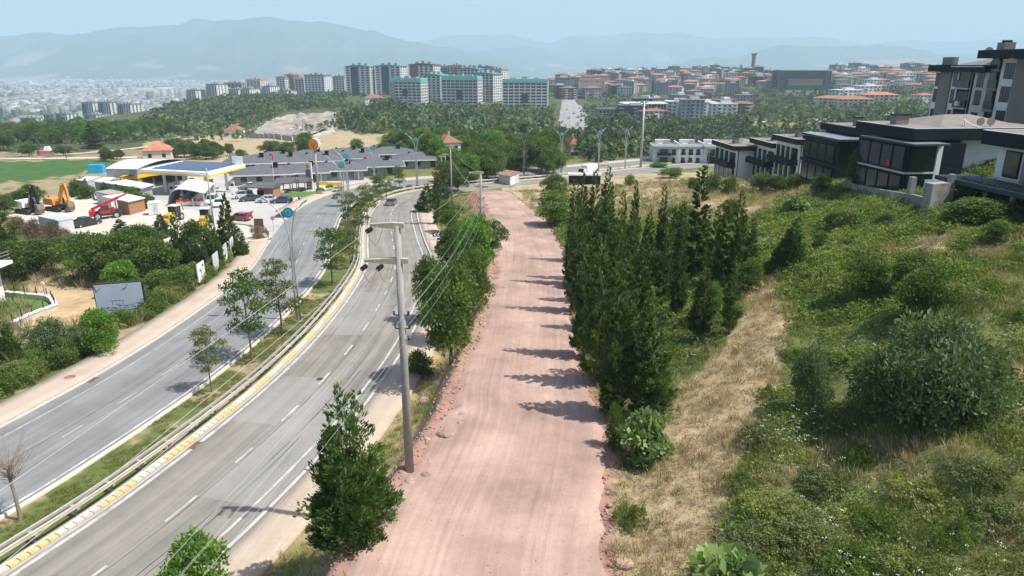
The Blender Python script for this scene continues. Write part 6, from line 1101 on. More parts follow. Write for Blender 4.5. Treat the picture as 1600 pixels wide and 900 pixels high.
# ------------------------------------------------------------------ totem with the scallop, price pylon
p = G(497, 296); h = hpx(p, 216); t = thing('totem_sign', 'tall pole with a red and yellow scallop shell sign above the fuel station', 'totem sign', p, R(-14)); dmt = 17.5 * mpp(p); b = MB(); b.tube([(0, 0, -.3), (0, 0, h - dmt)], [.34, .30], 10); b.build('pole', M['pole_concrete'], t, smooth=True); r = dmt / 2; cz = h - r
def shell(k, pts=28):
    out = []
    for i in range(pts + 1): a = R(-52) + R(284) * i / pts; sc_ = 1 + .035 * math.cos(a * 14); out.append((k * math.cos(a) * sc_, k * (math.sin(a) * .98 + .04) * sc_))
    return [(.46 * k, -.93 * k)] + out + [(-.46 * k, -.93 * k)]
b = MB(); b.profile([(x, cz + z) for x, z in shell(r)][::-1], .95); b.build('sign_box', M['white_metal'], t); b = MB(); b.profile([(x, cz + z) for x, z in shell(r * .97)][::-1], 1.02); q_ = b.build('red_shell', M['shell_red'], t); b = MB(); b.profile([(x, cz + z) for x, z in shell(r * .83)][::-1], 1.10); s2 = b.build('yellow_shell', M['shell_yellow'], t)
for i in range(7): a = R(90 + (i - 3) * 24); b = MB(); x0, z0, x1_, z1_ = 0, cz - r * .72, r * .74 * math.cos(a), cz + r * .70 * math.sin(a); dx, dz = -(z1_ - z0), (x1_ - x0); l = math.hypot(dx, dz); dx, dz = dx / l * .035, dz / l * .035; b.profile([(x0 - dx, z0 - dz), (x1_ - dx, z1_ - dz), (x1_ + dx, z1_ + dz), (x0 + dx, z0 + dz)], 1.15); b.build('red_rib', M['shell_red'], s2)
p = G(485, 296); k = mpp(p); t = thing('price_pylon', 'white fuel price pylon with an orange shell emblem beside the gazebos', 'price sign', p, R(-14)); w_, h_ = 10.5 * k, 42 * k; b = MB(); b.box((0, 0, 0), (w_, .5, h_)); b.build('body', M['plastic_white'], t); b = MB(); b.box((-.1, -.26, .15), (w_ * .78, .04, h_ * .40)); b.build('price_panel', M['wood'], t); b = MB(); b.box((-.1, -.26, h_ * .45), (w_ * .78, .04, h_ * .3)); b.build('picture_panel', M['print_dark'], t); b = MB(); b.profile([(-.1 + x, h_ * .86 + z) for x, z in shell(.58)][::-1], .62); b.build('emblem', M['orange_logo'], t)
for i in range(3): b = MB(); b.box((-.1, -.29, .5 + i * .75), (w_ * .5, .03, .35)); b.build('price', M['plastic_white'], t)
p = G(428, 289); mast(429, 291, 238, .06, M['white_metal'], 'slim flagpole behind the gazebos with a red flag', 'flagpole', lambda t, h: (lambda b: b.build('flag', M['flag_red'], t))(MB().box((.18, 0, h - 2.0), (.3, .12, 1.9))), 'flagpole')
# kiosk and gazebos, lawn, clipped trees
def gable(t, w, d, z, rh, m, over=.4):
    b = MB(); W_, D_ = w / 2 + over, d / 2 + over; b.add([(-W_, -D_, z), (W_, -D_, z), (W_, D_, z), (-W_, D_, z), (-W_, 0, z + rh), (W_, 0, z + rh), (-W_, -D_, z - .12), (W_, -D_, z - .12), (W_, D_, z - .12), (-W_, D_, z - .12)], [(0, 1, 5, 4), (2, 3, 4, 5), (0, 4, 3), (1, 2, 5), (6, 9, 8, 7), (0, 6, 7, 1), (1, 7, 8, 2), (2, 8, 9, 3), (3, 9, 6, 0)]); return b.build('roof', m, t)
p = gp(418, 309); t = thing('kiosk', 'brown wooden kiosk with a long dark canopy roof beside the parked cars', 'kiosk', p, R(-10)); b = MB(); b.box((.6, 0, 0), (3.6, 3.4, 2.5)); b.build('wall', M['wood_l'], t); b = MB(); b.box((-.6, -1.72, .9), (1.6, .06, 1.0)); b.build('window', M['glass'], t); gable(t, 4.6, 4.2, 2.6, .9, M['roof_grey']); b = MB(); b.profile([(-6.2, 2.35), (-1.6, 2.75), (-1.6, 2.6), (-6.2, 2.2)], 3.6); b.build('canopy_roof', M['roof_grey'], t)
for sy in (-1, 1): b = MB(); b.box((-5.8, sy * 1.5, 0), (.15, .15, 2.3)); b.build('post', M['wood'], t)
def gazebo(px, py, rz, lb):
    p = gp(px, py); t = thing('gazebo', lb, 'gazebo', p, rz, 'gazebos on the station lawn'); gable(t, 3.8, 3.4, 2.5, .9, M['roof_grey'])
    for sx in (-1, 1):
        for sy in (-1, 1): b = MB(); b.box((sx * 1.7, sy * 1.5, 0), (.16, .16, 2.5)); b.build('post', M['wood'], t)
    b = MB(); b.box((0, 0, .7), (2.0, .8, .08)); b.box((0, 0, 0), (.3, .3, .7)); b.build('table', M['wood'], t)
    for sy in (-1, 1): b = MB(); b.box((0, sy * .85, .4), (2.0, .3, .06)); b.box((0, sy * .85, 0), (.2, .2, .4)); b.build('bench', M['wood'], t)
    b = MB(); b.box((0, -1.5, .75), (3.3, .08, .1)); b.build('handrail', M['wood'], t)
gazebo(449, 301, R(-12), 'wooden gazebo with dark gable roof, left of the pair on the lawn'); gazebo(472, 298, R(-12), 'wooden gazebo with dark gable roof, right one beside the price pylon')
drape('station_lawn', W2([(432, 305), (470, 299), (532, 297.5), (520, 304), (482, 315), (470, 308), (436, 308)]), 1.0, .08, mat('mown_lawn', (.085, .17, .03), .95, .3, 1.2, .6, bscale=9))
pplant('clip', 501, 307, 294, 12.5, 'round clipped bush tree on the station lawn, left one', 'clipped tree', None, 'clipped_tree'); pplant('clip', 516, 301.5, 289, 11.5, 'round clipped bush tree on the station lawn, right one', 'clipped tree', None, 'clipped_tree')
t = thing('boundary_wall', 'dark brown wall with yellow emblems behind the station forecourt', 'wall', (0, 0, 0)); c_, s_ = spline([Vector(q[:2]) for q in W2([(352, 270), (400, 277), (455, 285)])], 2.6)
for (xa, ya), (xb, yb) in zip(c_[:-1], c_[1:]): hd = math.atan2(yb - ya, xb - xa); l = math.hypot(xb - xa, yb - ya); x, y = (xa + xb) / 2, (ya + yb) / 2; b = MB(); b.box((x, y, zt(x, y) - .2), (l - .05, .2, 1.9), hd); w_ = b.build('panel', M['wood'], t); b = MB(); b.box((x + .12 * math.sin(hd), y - .12 * math.cos(hd), zt(x, y) + .75), (.8, .05, .5), hd); b.build('emblem', M['ochre'], w_)
for bx, by, lb in ((504, 289, 'yellow block barrier left of its twin behind the clipped trees'), (524, 290, 'yellow block barrier right of its twin behind the clipped trees'), (398, 276, 'yellow bollard box at the brown forecourt wall')): p = gp(bx, by); t = thing('barrier_block', lb, 'barrier', p, R(-5)); b = MB(); b.box((0, 0, 0), (3.4 if bx > 450 else 1.2, .4, .8)); b.build('block', M['yellow_paint'], t); b = MB(); b.box((0, 0, .8), (3.0 if bx > 450 else 1.0, .3, .06)); b.build('cap', M['plastic_white'], t)
# ------------------------------------------------------------------ rows of grey-roofed houses
V0_ = None; k = 0
def grey_house(t, w, d):
    b = MB(); b.box((0, 0, -1.5), (w, d, 4.3)); b.build('wall', M['grey_wall'], t)
    hw, rh, ov = 2.8, 1.7, 1.0; W_, D_ = w / 2 + ov, d / 2 + ov; r = max(.3, W_ - D_); b = MB(); b.add([(-W_, -D_, hw), (W_, -D_, hw), (W_, D_, hw), (-W_, D_, hw), (-r, 0, hw + rh), (r, 0, hw + rh), (-W_, -D_, hw - .3), (W_, -D_, hw - .3), (W_, D_, hw - .3), (-W_, D_, hw - .3)], [(0, 1, 5, 4), (1, 2, 5), (2, 3, 4, 5), (3, 0, 4), (9, 8, 7, 6), (0, 6, 7, 1), (1, 7, 8, 2), (2, 8, 9, 3), (3, 9, 6, 0)]); rf = b.build('roof', M['asphalt_shingle'], t)
    b = MB(); b.box((0, -D_ - .03, hw - .32), (2 * W_, .08, .30)); b.box((W_ + .03, 0, hw - .32), (.08, 2 * D_, .30)); b.build('fascia', M['plastic_white'], rf); b = MB(); b.box((w * .22, -d * .15, hw + .7), (1.1, 1.1, 1.6)); b.build('chimney', M['charcoal'], rf); b = MB(); b.box((-w * .2, d * .1, hw + 1.0), (.7, .7, .7)); b.build('roof_vent', M['charcoal'], rf); b = MB(); b.box((w * .22, -d * .15, hw + 2.3), (1.3, 1.3, .15)); b.build('chimney_cap', M['charcoal'], rf)
    for x in (-.32, -.05, .26): b = MB(); b.box((x * w, -d / 2 - .03, .4 if x > 0 else .9), (1.5, .08, 2.1 if x > 0 else 1.2)); b.build('window', M['glass'], t)
    b = MB(); b.box((w / 2 + .03, 0, .9), (.08, 1.6, 1.4)); b.build('window', M['glass'], t); b = MB(); b.box((.40 * w, -d / 2 - .12, 0), (.3, .25, 3.0)); b.build('pilaster', M['plastic_white'], t)
gh = []
for ri, (Y0, cols_) in enumerate([(190, [(415, 0), (470, 3), (528, 8), (588, 17), (655, 32)]), (212, [(395, 0), (440, 2), (496, 6), (552, 13), (608, 25)]), (236, [(430, -2), (484, 4), (540, 12), (598, 24)])]):
    for ci, (px, dy) in enumerate(cols_):
        x, y, z = atY(px, Y0 + dy); pad(x, y, 9, None); gh.append((ri, ci, x, y, z))
rn = ['front', 'middle', 'back']
for ri, ci, x, y, z in gh:
    lb = f'single-storey dark grey-roofed house, {ORD[ci] if ci else "leftmost"} from the left in the {rn[ri]} row' if ci else f'single-storey dark grey-roofed house at the left end of the {rn[ri]} row'
    if V0_ is None: V0_ = thing('grey_house', lb, 'house', (x, y, zt(x, y)), R(12), 'grey-roofed houses in rows'); grey_house(V0_, 14.5, 11.5)
    else: dup(V0_, (x, y, zt(x, y)), R(12), lb)
# ------------------------------------------------------------------ shed, hoarding, garden
p = G(796, 287); zc = p[2]; HS = CAMZ - zc - 2.5; t, q = area('shed', 'small pale shed with a rusty tin roof at the end of the dirt road', 'shed', [wH(778, 272, HS), wH(797, 275, HS), wH(812, 270, HS), wH(790, 266.5, HS)], zc); b = MB(); b.prism(inset(q, .94), -.3, 2.45); b.build('wall', M['light_grey_wall'], t)
b = MB(); z_ = [2.45, 2.45, 2.75, 2.75]; b.add([(x * 1.03, y * 1.03, z) for (x, y), z in zip(q, z_)] + [(x * 1.03, y * 1.03, z - .1) for (x, y), z in zip(q, z_)], [(0, 1, 2, 3), (7, 6, 5, 4), (0, 4, 5, 1), (1, 5, 6, 2), (2, 6, 7, 3), (3, 7, 4, 0)]); b.build('roof', M['rust'], t)
a, c = lerp2(q[1], q[2], .1), lerp2(q[1], q[2], .5); b = MB(); b.prism([(a[0] * .95, a[1] * .95 - .05), (c[0] * .95, c[1] * .95 - .05), (c[0] * .95, c[1] * .95 + .05), (a[0] * .95, a[1] * .95 + .05)], 0, 2.1); b.build('door', M['white_metal'], t)
p = G(913, 288); k_ = mpp(p); t = thing('flat_hoarding', 'long black hoarding box with a white top edge in the dry field', 'hoarding', p, R(-3)); b = MB(); b.box((0, 0, .2), (49 * k_, 1.6, 13 * k_)); b.build('panel', M['charcoal'], t); b = MB(); b.box((0, 0, .2 + 13 * k_), (51 * k_, 2.0, 2.5 * k_)); b.build('top_beam', M['white_metal'], t)
for sx in (-1, 1): b = MB(); b.box((sx * 22 * k_, .2, -.4), (.25, .25, .8)); b.build('leg', M['dark_metal'], t)
# white house with balcony, cut by the left edge, its garden wall and fence
xh, yh, zh = atY(-6, 70); t = thing('white_house', 'white house corner with a grey balcony cut off by the left edge', 'house', (xh - 8.4, yh + 2.5, zh), 0); b = MB(); b.box((0, 0, -1), (12, 5, 9.2)); b.build('wall', M['white_wall'], t); b = MB(); b.box((0, 0, 8.2), (13.2, 6.2, .35), taper=.9); b.build('roof_slab', M['plastic_white'], t)
b = MB(); b.box((6.6, 1.2, 4.2), (1.8, 3.2, .35)); bl_ = b.build('balcony_slab', M['white_wall'], t); b = MB()
for z in (4.9, 5.3, 5.65): b.tube([(5.9, -.3, z), (7.4, -.3, z), (7.4, 2.7, z)], .03, 4)
b.build('railing', M['steel'], bl_); 
for z in (1.0, 4.8): b = MB(); b.box((3.5, -2.53, z), (1.6, .08, 1.6)); b.build('window', M['glass'], t)
gw = W2([(22, 512), (50, 498), (88, 484), (77, 470), (40, 466), (10, 463)]); t = thing('garden_wall', 'low white capped stone garden wall with dark fence posts', 'garden wall', (0, 0, 0)); c_, s_ = spline([Vector(q[:2]) for q in gw[:3]], 1.1); c2, _ = spline([Vector(q[:2]) for q in gw[2:]], 1.3); cc_ = np.r_[c_, c2[1:]]
for (xa, ya), (xb, yb) in zip(cc_[:-1], cc_[1:]): hd = math.atan2(yb - ya, xb - xa); l = math.hypot(xb - xa, yb - ya); x, y = (xa + xb) / 2, (ya + yb) / 2; zz = zt(x, y); b = MB(); b.box((x, y, zz - .3), (l - .02, .35, .85), hd); w_ = b.build('stone_block', conc_l, t); b = MB(); b.box((x, y, zz + .55), (l - .01, .5, .1), hd); b.build('coping', M['plastic_white'], w_); b = MB(); b.box((xa, ya, zz + .6), (.07, .07, .9)); b.build('fence_post', M['black'], t)
drape('garden_lawn', gw, .9, .06, MATS['mown_lawn'])
mast(72, 470, 444, .04, M['dark_metal'], 'thin garden lantern post beside the white garden wall', 'garden_lamp', lambda t, h: MB().box((0, 0, h), (.25, .25, .25)).build('lantern', M['lamp_glass'], t), 'garden lamp')

# ------------------------------------------------------------------ the dark-trimmed villas on the right
MX = lambda x, y, z, rz=0: Matrix.Translation((x, y, z)) @ Matrix.Rotation(rz, 4, 'Z')
def bx(nm, m, par, c, d, rz=0, taper=1.0): return MB().box(c, d, rz, taper).build(nm, m, par)
def win(par, x, y, z, w, h, face, frame=None, mull=1, glass='glass'):
    """window set on a wall; face 'w' looks to -x, 's' looks to -y"""
    fr = frame or M['charcoal']; b = MB(); b.box((x, y, z), (.16 if face == 'w' else w, w if face == 'w' else .16, h)); f = b.build('window', fr, par); n = mull; iw = (w - .08 * (n + 1)) / n
    for i in range(n):
        o_ = -w / 2 + .08 + iw / 2 + i * (iw + .08)
        if face == 'w': bx('pane', M[glass], f, (x - .075, y + o_, z + .08), (.04, iw, h - .16))
        else: bx('pane', M[glass], f, (x + o_, y - .075, z + .08), (iw, .04, h - .16))
    return f
def dish(par, x, y, z, r=.55):
    b = MB(); b.tube([(x, y, z), (x, y, z + .6)], .04, 5); b.profile([(r * math.cos(i * PI / 8), z + .9 + r * math.sin(i * PI / 8)) for i in range(16)][::-1], .1, MX(x, y, 0) ); V = b.v
    return b
def villa_a(C, Lw, Ls, h, label, roofh=.95, hang=1.1, pots=True):
    """white villa: balconies and glazing on the side facing the dirt road, blank white end wall toward the camera"""
    t = thing('villa', label, 'villa', C, R(4), 'villas with black roof parapets'); f2 = 3.15
    bx('wall', M['white_wall'], t, (Ls / 2, Lw / 2, -2), (Ls, Lw, h - roofh + 2)); cx, cy = Ls / 2 - hang / 2 + .1, Lw / 2 - hang / 4
    r = bx('roof_parapet', M['charcoal'], t, (cx, cy, h - roofh), (Ls + hang, Lw + hang * .6, roofh)); bx('roof_deck', M['roof_gravel'], r, (cx, cy, h + .003), (Ls + hang - .5, Lw + hang * .6 - .5, .04)); bx('parapet_cap', M['plastic_white'], r, (cx, cy - (Lw + hang * .6) / 2 + .08, h + .002), (Ls + hang, .14, .05)); bx('parapet_cap', M['plastic_white'], r, (cx - (Ls + hang) / 2 + .08, cy, h + .004), (.14, Lw + hang * .6, .05))
    b = MB(); b.add([(1.5, 1.5, h + .04), (Ls - .5, 1.5, h + .04), (Ls - .5, Lw - 1, h + .04), (1.5, Lw - 1, h + .04), (Ls / 2 + .5, Lw / 2, h + 1.0)], [(0, 1, 4), (1, 2, 4), (2, 3, 4), (3, 0, 4)]); b.build('hip_roof', M['roof_gravel'], r)
    c = bx('chimney', M['taupe'], r, (1.2, Lw * .35, h), (.9, 1.5, 1.5)); bx('chimney_cap', M['charcoal'], c, (1.2, Lw * .35, h + 1.5), (1.1, 1.7, .12))
    for z in (0.15, f2 + .1):
        bx('recess', M['charcoal'], t, (-.06, Lw / 2, z), (.12, Lw - 1.0, 2.55)); n = 4; w = (Lw - 1.4) / n
        for i in range(n): win(t, -.14, .7 + (i + .5) * w, z + .1, w * .72, 2.3, 'w', mull=2)
        for i in range(1, n): bx('pillar', M['white_wall'], t, (-.25, .7 + i * w, z), (.28, .3, 2.6))
    bs = bx('balcony', M['charcoal'], t, (-1.0, Lw / 2 - .2, f2 - .25), (2.0, Lw - .6, .28)); bx('balcony_front', M['charcoal'], bs, (-1.95, Lw / 2 - .2, f2 - .2), (.1, Lw - .6, 1.0)); bx('balcony_end', M['charcoal'], bs, (-1.0, .15, f2 - .2), (1.9, .1, 1.0))
    if pots: b = MB(); rs = np.random.RandomState(3); n = 900; p = np.c_[rs.uniform(-1.8, -1.3, n), rs.uniform(.5, Lw - .8, n), f2 + .45 + rs.uniform(0, .45, n)]; V, _ = leafquads(p, rs.normal(size=(n, 3)) + [0, 0, .6], .22, .1, rs); put('balcony_plants', leafmesh('balcony_plants', [V], [tint(n, p, rs)], LM['bro']), bs, 'stuff')
    b = MB(); b.tube([(.35, -.06, -1), (.35, -.06, h - roofh)], .06, 6); b.build('downpipe', M['charcoal'], t); return t
def cornerpt(px, py, H): x, y = wH(px, py, H); return (x, y, CAMZ - H)
for k_, (px, py, H, Lw, Ls, h, lb) in enumerate([(1147, 284, 23.1, 12.5, 6.5, 7.4, 'white two-storey villa with black roof parapet, leftmost, end wall facing the camera'), (1206, 285, 21.8, 10.5, 6.5, 7.6, 'white two-storey villa with black parapet, between the leftmost and the third'), (1243, 284, 20.0, 9.5, 7.0, 7.6, 'white two-storey villa with black parapet, just left of the black glazed villa')]):
    C_ = cornerpt(px, py, H); pad(C_[0] + 3, C_[1] + 5, 6, H); villa_a(C_, Lw, Ls, h, lb)
# black glazed villa
C_ = cornerpt(1303, 297, 16.3); t = thing('villa', 'black fully glazed villa wing with a slim tree in front', 'villa', C_, R(4), 'villas with black roof parapets')
bx('wall', M['charcoal'], t, (2.0, 5.0, -2), (4.0, 10.0, 8.6)); bx('lid', M['dark_metal'], t, (1.9, 4.9, 6.6), (4.8, 10.8, .25)); bx('lid_cap', mat('lid_metal', (.30, .33, .36), .35, .1, .5, metal=.4), t, (1.9, 4.9, 6.86), (4.7, 10.7, .04))
for z in (.4, 3.5):
    for i in range(4): win(t, -.06, .9 + 1.2 + i * 2.3, z, 2.1, 2.35, 'w', mull=1, glass='glass_b')
    bx('band', M['charcoal'], t, (-.2, 5, z + 2.5), (.4, 10.2, .5))
bx('upper_block', M['charcoal'], t, (7.6, 7.0, -2), (7.6, 9.0, 10.1)); r = bx('roof_parapet', M['charcoal'], t, (7.6, 7.2, 7.2), (8.6, 10.2, .9)); bx('roof_deck', M['roof_gravel'], r, (7.6, 7.2, 8.1), (8.0, 9.6, .04)); bx('parapet_cap', mat('cap_brown', (.35, .27, .22), .7, .1, 1), r, (7.6, 2.15, 8.1), (8.6, .16, .06)); c = bx('chimney', M['taupe'], r, (5.2, 5.6, 8.1), (.9, .9, 1.2)); bx('chimney_cap', M['charcoal'], c, (5.2, 5.6, 9.3), (1.1, 1.1, .12)); bx('white_bay', M['white_wall'], t, (5.6, 2.2, -1), (2.2, .6, 6.6)); bx('white_pipe', M['plastic_white'], r, (8.2, 4.5, 8.15), (.12, 1.6, .3))
# big villa
C_ = cornerpt(1412, 318, 14.0); t = thing('villa', 'large dark villa with a glass balcony box and two satellite dishes on the roof', 'villa', C_, R(5), 'villas with black roof parapets')
bx('wall', M['charcoal'], t, (3.2, 5.4, -2), (6.4, 9.4, 8.2)); bx('lid', M['dark_metal'], t, (1.6, 4.2, 6.1), (4.0, 10.0, .18)); bx('lid_cap', MATS['lid_metal'], t, (1.5, 4.2, 6.29), (3.9, 9.8, .04))
for z in (.3, 3.35):
    for i in range(4): win(t, -.06, .9 + 1.1 + i * 2.15, z, 1.95, 2.5, 'w', glass='glass_b')
    win(t, 1.55, .62, z, 2.7, 2.5, 's', mull=2, glass='glass')
bx('band', M['taupe_l'], t, (-.12, 5.3, 3.05), (.35, 9.8, .18)); bx('band', M['taupe_l'], t, (1.5, .58, 3.05), (3.2, .3, .18)); bx('front_wall', M['white_wall'], t, (3.4, .7, -1), (.55, .5, 7)); bx('main_block', M['charcoal'], t, (10.2, 7.2, -2), (12.8, 8.5, 8.6))
r = bx('roof_parapet', M['charcoal'], t, (8.6, 6.5, 6.55), (16.2, 11.0, 1.15)); bx('roof_deck', M['roof_gravel'], r, (8.6, 6.5, 7.7), (15.6, 10.4, .04)); bx('parapet_cap', M['plastic_white'], r, (8.6, 1.08, 7.7), (16.2, .16, .06)); bx('parapet_cap', M['plastic_white'], r, (.58, 6.5, 7.7), (.16, 10.8, .06))
b = MB(); b.add([(4, 2, 7.74), (14, 2, 7.74), (14, 11.3, 7.74), (4, 11.3, 7.74), (7.5, 6.5, 8.8), (10.5, 6.5, 8.8)], [(0, 1, 5, 4), (1, 2, 5), (2, 3, 4, 5), (3, 0, 4)]); b.build('hip_roof', M['roof_gravel'], r)
c = bx('chimney', M['taupe'], r, (2.3, 6.5, 7.7), (1.5, 1.1, 1.05)); bx('chimney_cap', M['charcoal'], c, (2.3, 6.5, 8.75), (1.8, 1.3, .12)); b = MB(); b.tube([(7.2, 2.6, 7.9), (6.9, 2.4, 8.5), (7.3, 1.7, 8.0), (8.0, 1.3, 7.8)], .07, 6); b.build('white_hose', M['plastic_white'], r)
for x in (8.4, 9.6): dish(r, x, 1.9, 7.44, .42).build('satellite_dish', M['taupe'], r)
bx('white_wall_section', M['white_wall'], t, (9.6, 2.86, -1), (4.6, .2, 7.3)); bx('door_recess', M['charcoal'], t, (5.3, 2.9, -1), (3.0, .2, 7.2)); bx('door', M['wood'], t, (5.0, 2.75, 0), (1.3, .12, 2.2)); win(t, 5.2, 2.72, 3.4, 1.8, 2.0, 's', mull=2); bx('banner', M['light_grey_wall'], t, (3.1, .05, .4), (2.3, .08, 2.1)); bx('canopy_awning', mat('awning_blue', (.02, .035, .07), .6, .1, 1), t, (9.0, 1.2, 2.7), (6.4, 3.6, .25)); bx('red_notice', M['flag_red'], t, (-.17, 3.6, 3.55), (.03, .45, .7))
# right-hand villa
C_ = cornerpt(1541, 330, 12.7); C_ = (C_[0], C_[1], C_[2]); t = thing('villa', 'dark-trimmed white villa with planted terrace, cut by the right edge', 'villa', C_, R(-85), 'villas with black roof parapets')
bx('wall', M['white_wall'], t, (7.5, 4.5, -2), (15, 9, 8.6)); r = bx('roof_parapet', M['charcoal'], t, (7.2, 4.1, 6.0), (16.4, 10.4, 1.2)); bx('roof_deck', M['roof_gravel'], r, (7.2, 4.1, 7.2), (15.8, 9.8, .04)); bx('parapet_cap', M['plastic_white'], r, (7.2, -1.02, 7.2), (16.4, .16, .06)); bx('parapet_cap', M['plastic_white'], r, (-.9, 4.1, 7.203), (.16, 10.2, .06)); c = bx('chimney', M['taupe'], r, (6.0, 3.0, 7.2), (1.2, 1.9, 1.7)); bx('chimney_cap', M['plastic_white'], c, (6.0, 3.0, 8.9), (1.5, 2.2, .14))
win(t, 1.9, -.08, 3.35, 1.7, 2.3, 's'); win(t, 5.6, -.08, 3.3, 2.8, 2.5, 's', mull=3); win(t, 9.8, -.08, 3.3, 2.8, 2.4, 's', mull=2); bx('column', M['taupe'], t, (3.7, -.2, 3.0), (.5, .5, 3.0))
te = bx('terrace', mat('terrace_dark', (.03, .045, .06), .5, .1, 1), t, (4.6, -1.8, 2.6), (14.5, 3.8, .4)); b = MB(); rs = np.random.RandomState(8); n = 500; p_ = np.c_[rs.uniform(0, 11, n), rs.uniform(-3.3, -3.0, n), 2.9 + rs.uniform(0, .45, n) ** 1.3]; V, _ = leafquads(p_, rs.normal(size=(n, 3)) + [0, 0, .7], .2, .1, rs); put('terrace_plants', leafmesh('terrace_plants', [V], [tint(n, p_, rs)], LM['bro']), te, 'stuff')
b = MB(); b.tube([(-1.5, -3.5, 3.8), (12, -3.5, 3.8)], .03, 5)
for i in range(10): b.tube([(-1.5 + i * 1.5, -3.5, 3.0), (-1.5 + i * 1.5, -3.5, 3.8)], .025, 4)
b.build('railing', M['dark_metal'], te)
for x in (-.6, 3.4): bx('ground_pillar', M['white_wall'], t, (x, -.6, -1), (.3, .3, 3.6))
win(t, 1.8, -.08, .1, 2.4, 2.4, 's', mull=2); win(t, 6.4, -.08, .1, 3.4, 2.4, 's', mull=3); bx('dark_front', M['charcoal'], t, (4.0, -.05, .05), (8.5, .1, 2.5))
# concrete retaining wall with stained panels
t = thing('retaining_wall', 'stained pale concrete retaining wall with a taller pier below the villas', 'retaining wall', (0, 0, 0)); stain = mat('stained_concrete', (.27, .262, .24), .9, .4, .8, .5)
pts_ = [G(1318, 296), G(1345, 303), G(1380, 312), G(1422, 320), G(1446, 326)]
for i, (a, c) in enumerate(zip(pts_[:-1], pts_[1:])):
    hd = math.atan2(c[1] - a[1], c[0] - a[0]); l = math.hypot(c[0] - a[0], c[1] - a[1]); n = max(1, int(l / 2))
    for j in range(n): P0, P1 = ([a[k] + (c[k] - a[k]) * (j + e) / n for k in range(3)] for e in (0, .985)); nx_, ny_ = -math.sin(hd) * .13, math.cos(hd) * .13; b = MB(); b.add([(P_[0] + s * nx_, P_[1] + s * ny_, P_[2] + dz) for P_ in (P0, P1) for s in (-1, 1) for dz in (-1.2, 1.0)], [(0, 4, 5, 1), (2, 3, 7, 6), (1, 5, 7, 3), (0, 2, 6, 4), (0, 1, 3, 2), (4, 6, 7, 5)]); b.build('panel', stain, t)
p = G(1458, 327); bx('pier', stain, t, (p[0], p[1], p[2] - .8), (2.0, .9, 3.2), .3); bx('pier', stain, t, (p[0] + 1.5, p[1] + .5, p[2] - .8), (.5, .5, 3.9)); p = G(1420, 318); bx('pier', stain, t, (p[0], p[1], p[2] - .5), (.5, .5, 3.0))
# ------------------------------------------------------------------ tall apartment block at the right edge
t = thing('apartment_block', 'tall beige and white apartment block with dark balconies at the right edge', 'apartment block', (68.5, 84.0, 14.0), 0); X0 = 0.0
def pxY(px, X=68.5): return None
YB = lambda px: (lambda f: f)(next(Y for Y in np.arange(70, 150, .05) if proj(68.5, Y, 26)[0] < px)) - 84.0
yb = {k: YB(k) for k in (1462, 1470, 1487, 1497, 1518, 1524, 1541, 1547, 1562, 1566, 1588)}
top1, top2 = 16.2, 18.0
bx('rear_block', M['taupe'], t, (6.5, (yb[1462] - 10) / 2, 0), (13, yb[1462] + 10, top1 - .2)); 
def bay(a, c, m, proud, top, nm='wall_bay', z=0): y0, y1 = yb.get(c, c), yb.get(a, a); return bx(nm, m, t, (-proud / 2, (y0 + y1) / 2, z), (proud + .3, y1 - y0 - .01, top - z)), (y0, y1)
def floorwins(y0, y1, tops, w, h, proud, mull=2, glass='glass'):
    for z in tops: win(t, -proud - .08, (y0 + y1) / 2, z, w, h, 'w', mull=mull, glass=glass)
FL = [1.2, 4.3, 7.4, 10.5, 13.4]
_, (a, c) = bay(1462, 1470, M['white_wall'], .3, top1 - 1); floorwins(a, c, FL[:4] + [12.9], 1.0, 2.0, .3, 1)
bay(1470, 1487, M['taupe'], .45, top1 + 1.1, 'pier'); _, (a, c) = bay(1487, 1497, M['white_wall'], .2, top1 - 1); floorwins(a, c, [z for z in FL[:4]] + [13.0], 1.0, 2.1, .2, 1)
_, (a, c) = bay(1497, 1518, M['charcoal'], .1, top1 - .5, 'balcony_recess')
for z in FL: s_ = bx('balcony', M['taupe_l'] if z > 10 else M['charcoal'], t, (-.35, (a + c) / 2, z - .75), (.7, c - a - .1, .22)); bx('balcony_glass', M['glass_b'], s_, (-.65, (a + c) / 2, z - .5), (.06, c - a - .1, 1.05)); win(t, -.22, (a + c) / 2, z - .3, (c - a) * .8, 2.2, 'w', mull=3)
_, (a, c) = bay(1518, 1547, M['taupe_l'], .25, top1 - 1.1); floorwins(a, c, FL[:4] + [13.0], 1.6, 2.1, .25, 2); bx('white_strip', M['white_wall'], t, (-.30, yb[1518] - .4, 1), (.2, .5, top1 - 2.2))
_, (a, c) = bay(1547, 1562, M['charcoal'], .2, top2 - 1, 'balcony_recess')
for z in FL + [16.0]: s_ = bx('balcony', M['taupe'], t, (-.4, (a + c) / 2, z - .75), (.8, c - a - .1, .4)); bx('balcony_glass', M['glass'], s_, (-.78, (a + c) / 2, z - .3), (.06, c - a - .1, 1.0)); b = MB(); rs = np.random.RandomState(int(z)); n = 160; p_ = np.c_[rs.uniform(-.7, -.3, n), rs.uniform(a + .2, c - .2, n), z - .3 + rs.uniform(0, .8, n)]; V, _ = leafquads(p_, rs.normal(size=(n, 3)) + [0, 0, .6], .25, .12, rs); put('balcony_plants', leafmesh('balcony_plants', [V], [tint(n, p_, rs)], LM['cyp']), s_, 'stuff')
bx('glass_column', mat('smoked_glass', (.035, .05, .06), .2, .1, 1, spec=.7), t, (-.35, yb[1547] - .8, 10.5), (.7, 1.5, top2 - 11.4))
_, (a, c) = bay(1562, 1588, M['white_wall'], .35, top2 - 1.1); floorwins(a, c, [1.6, 4.8, 8.0, 11.2, 14.3], 2.0, 2.1, .35, 3)
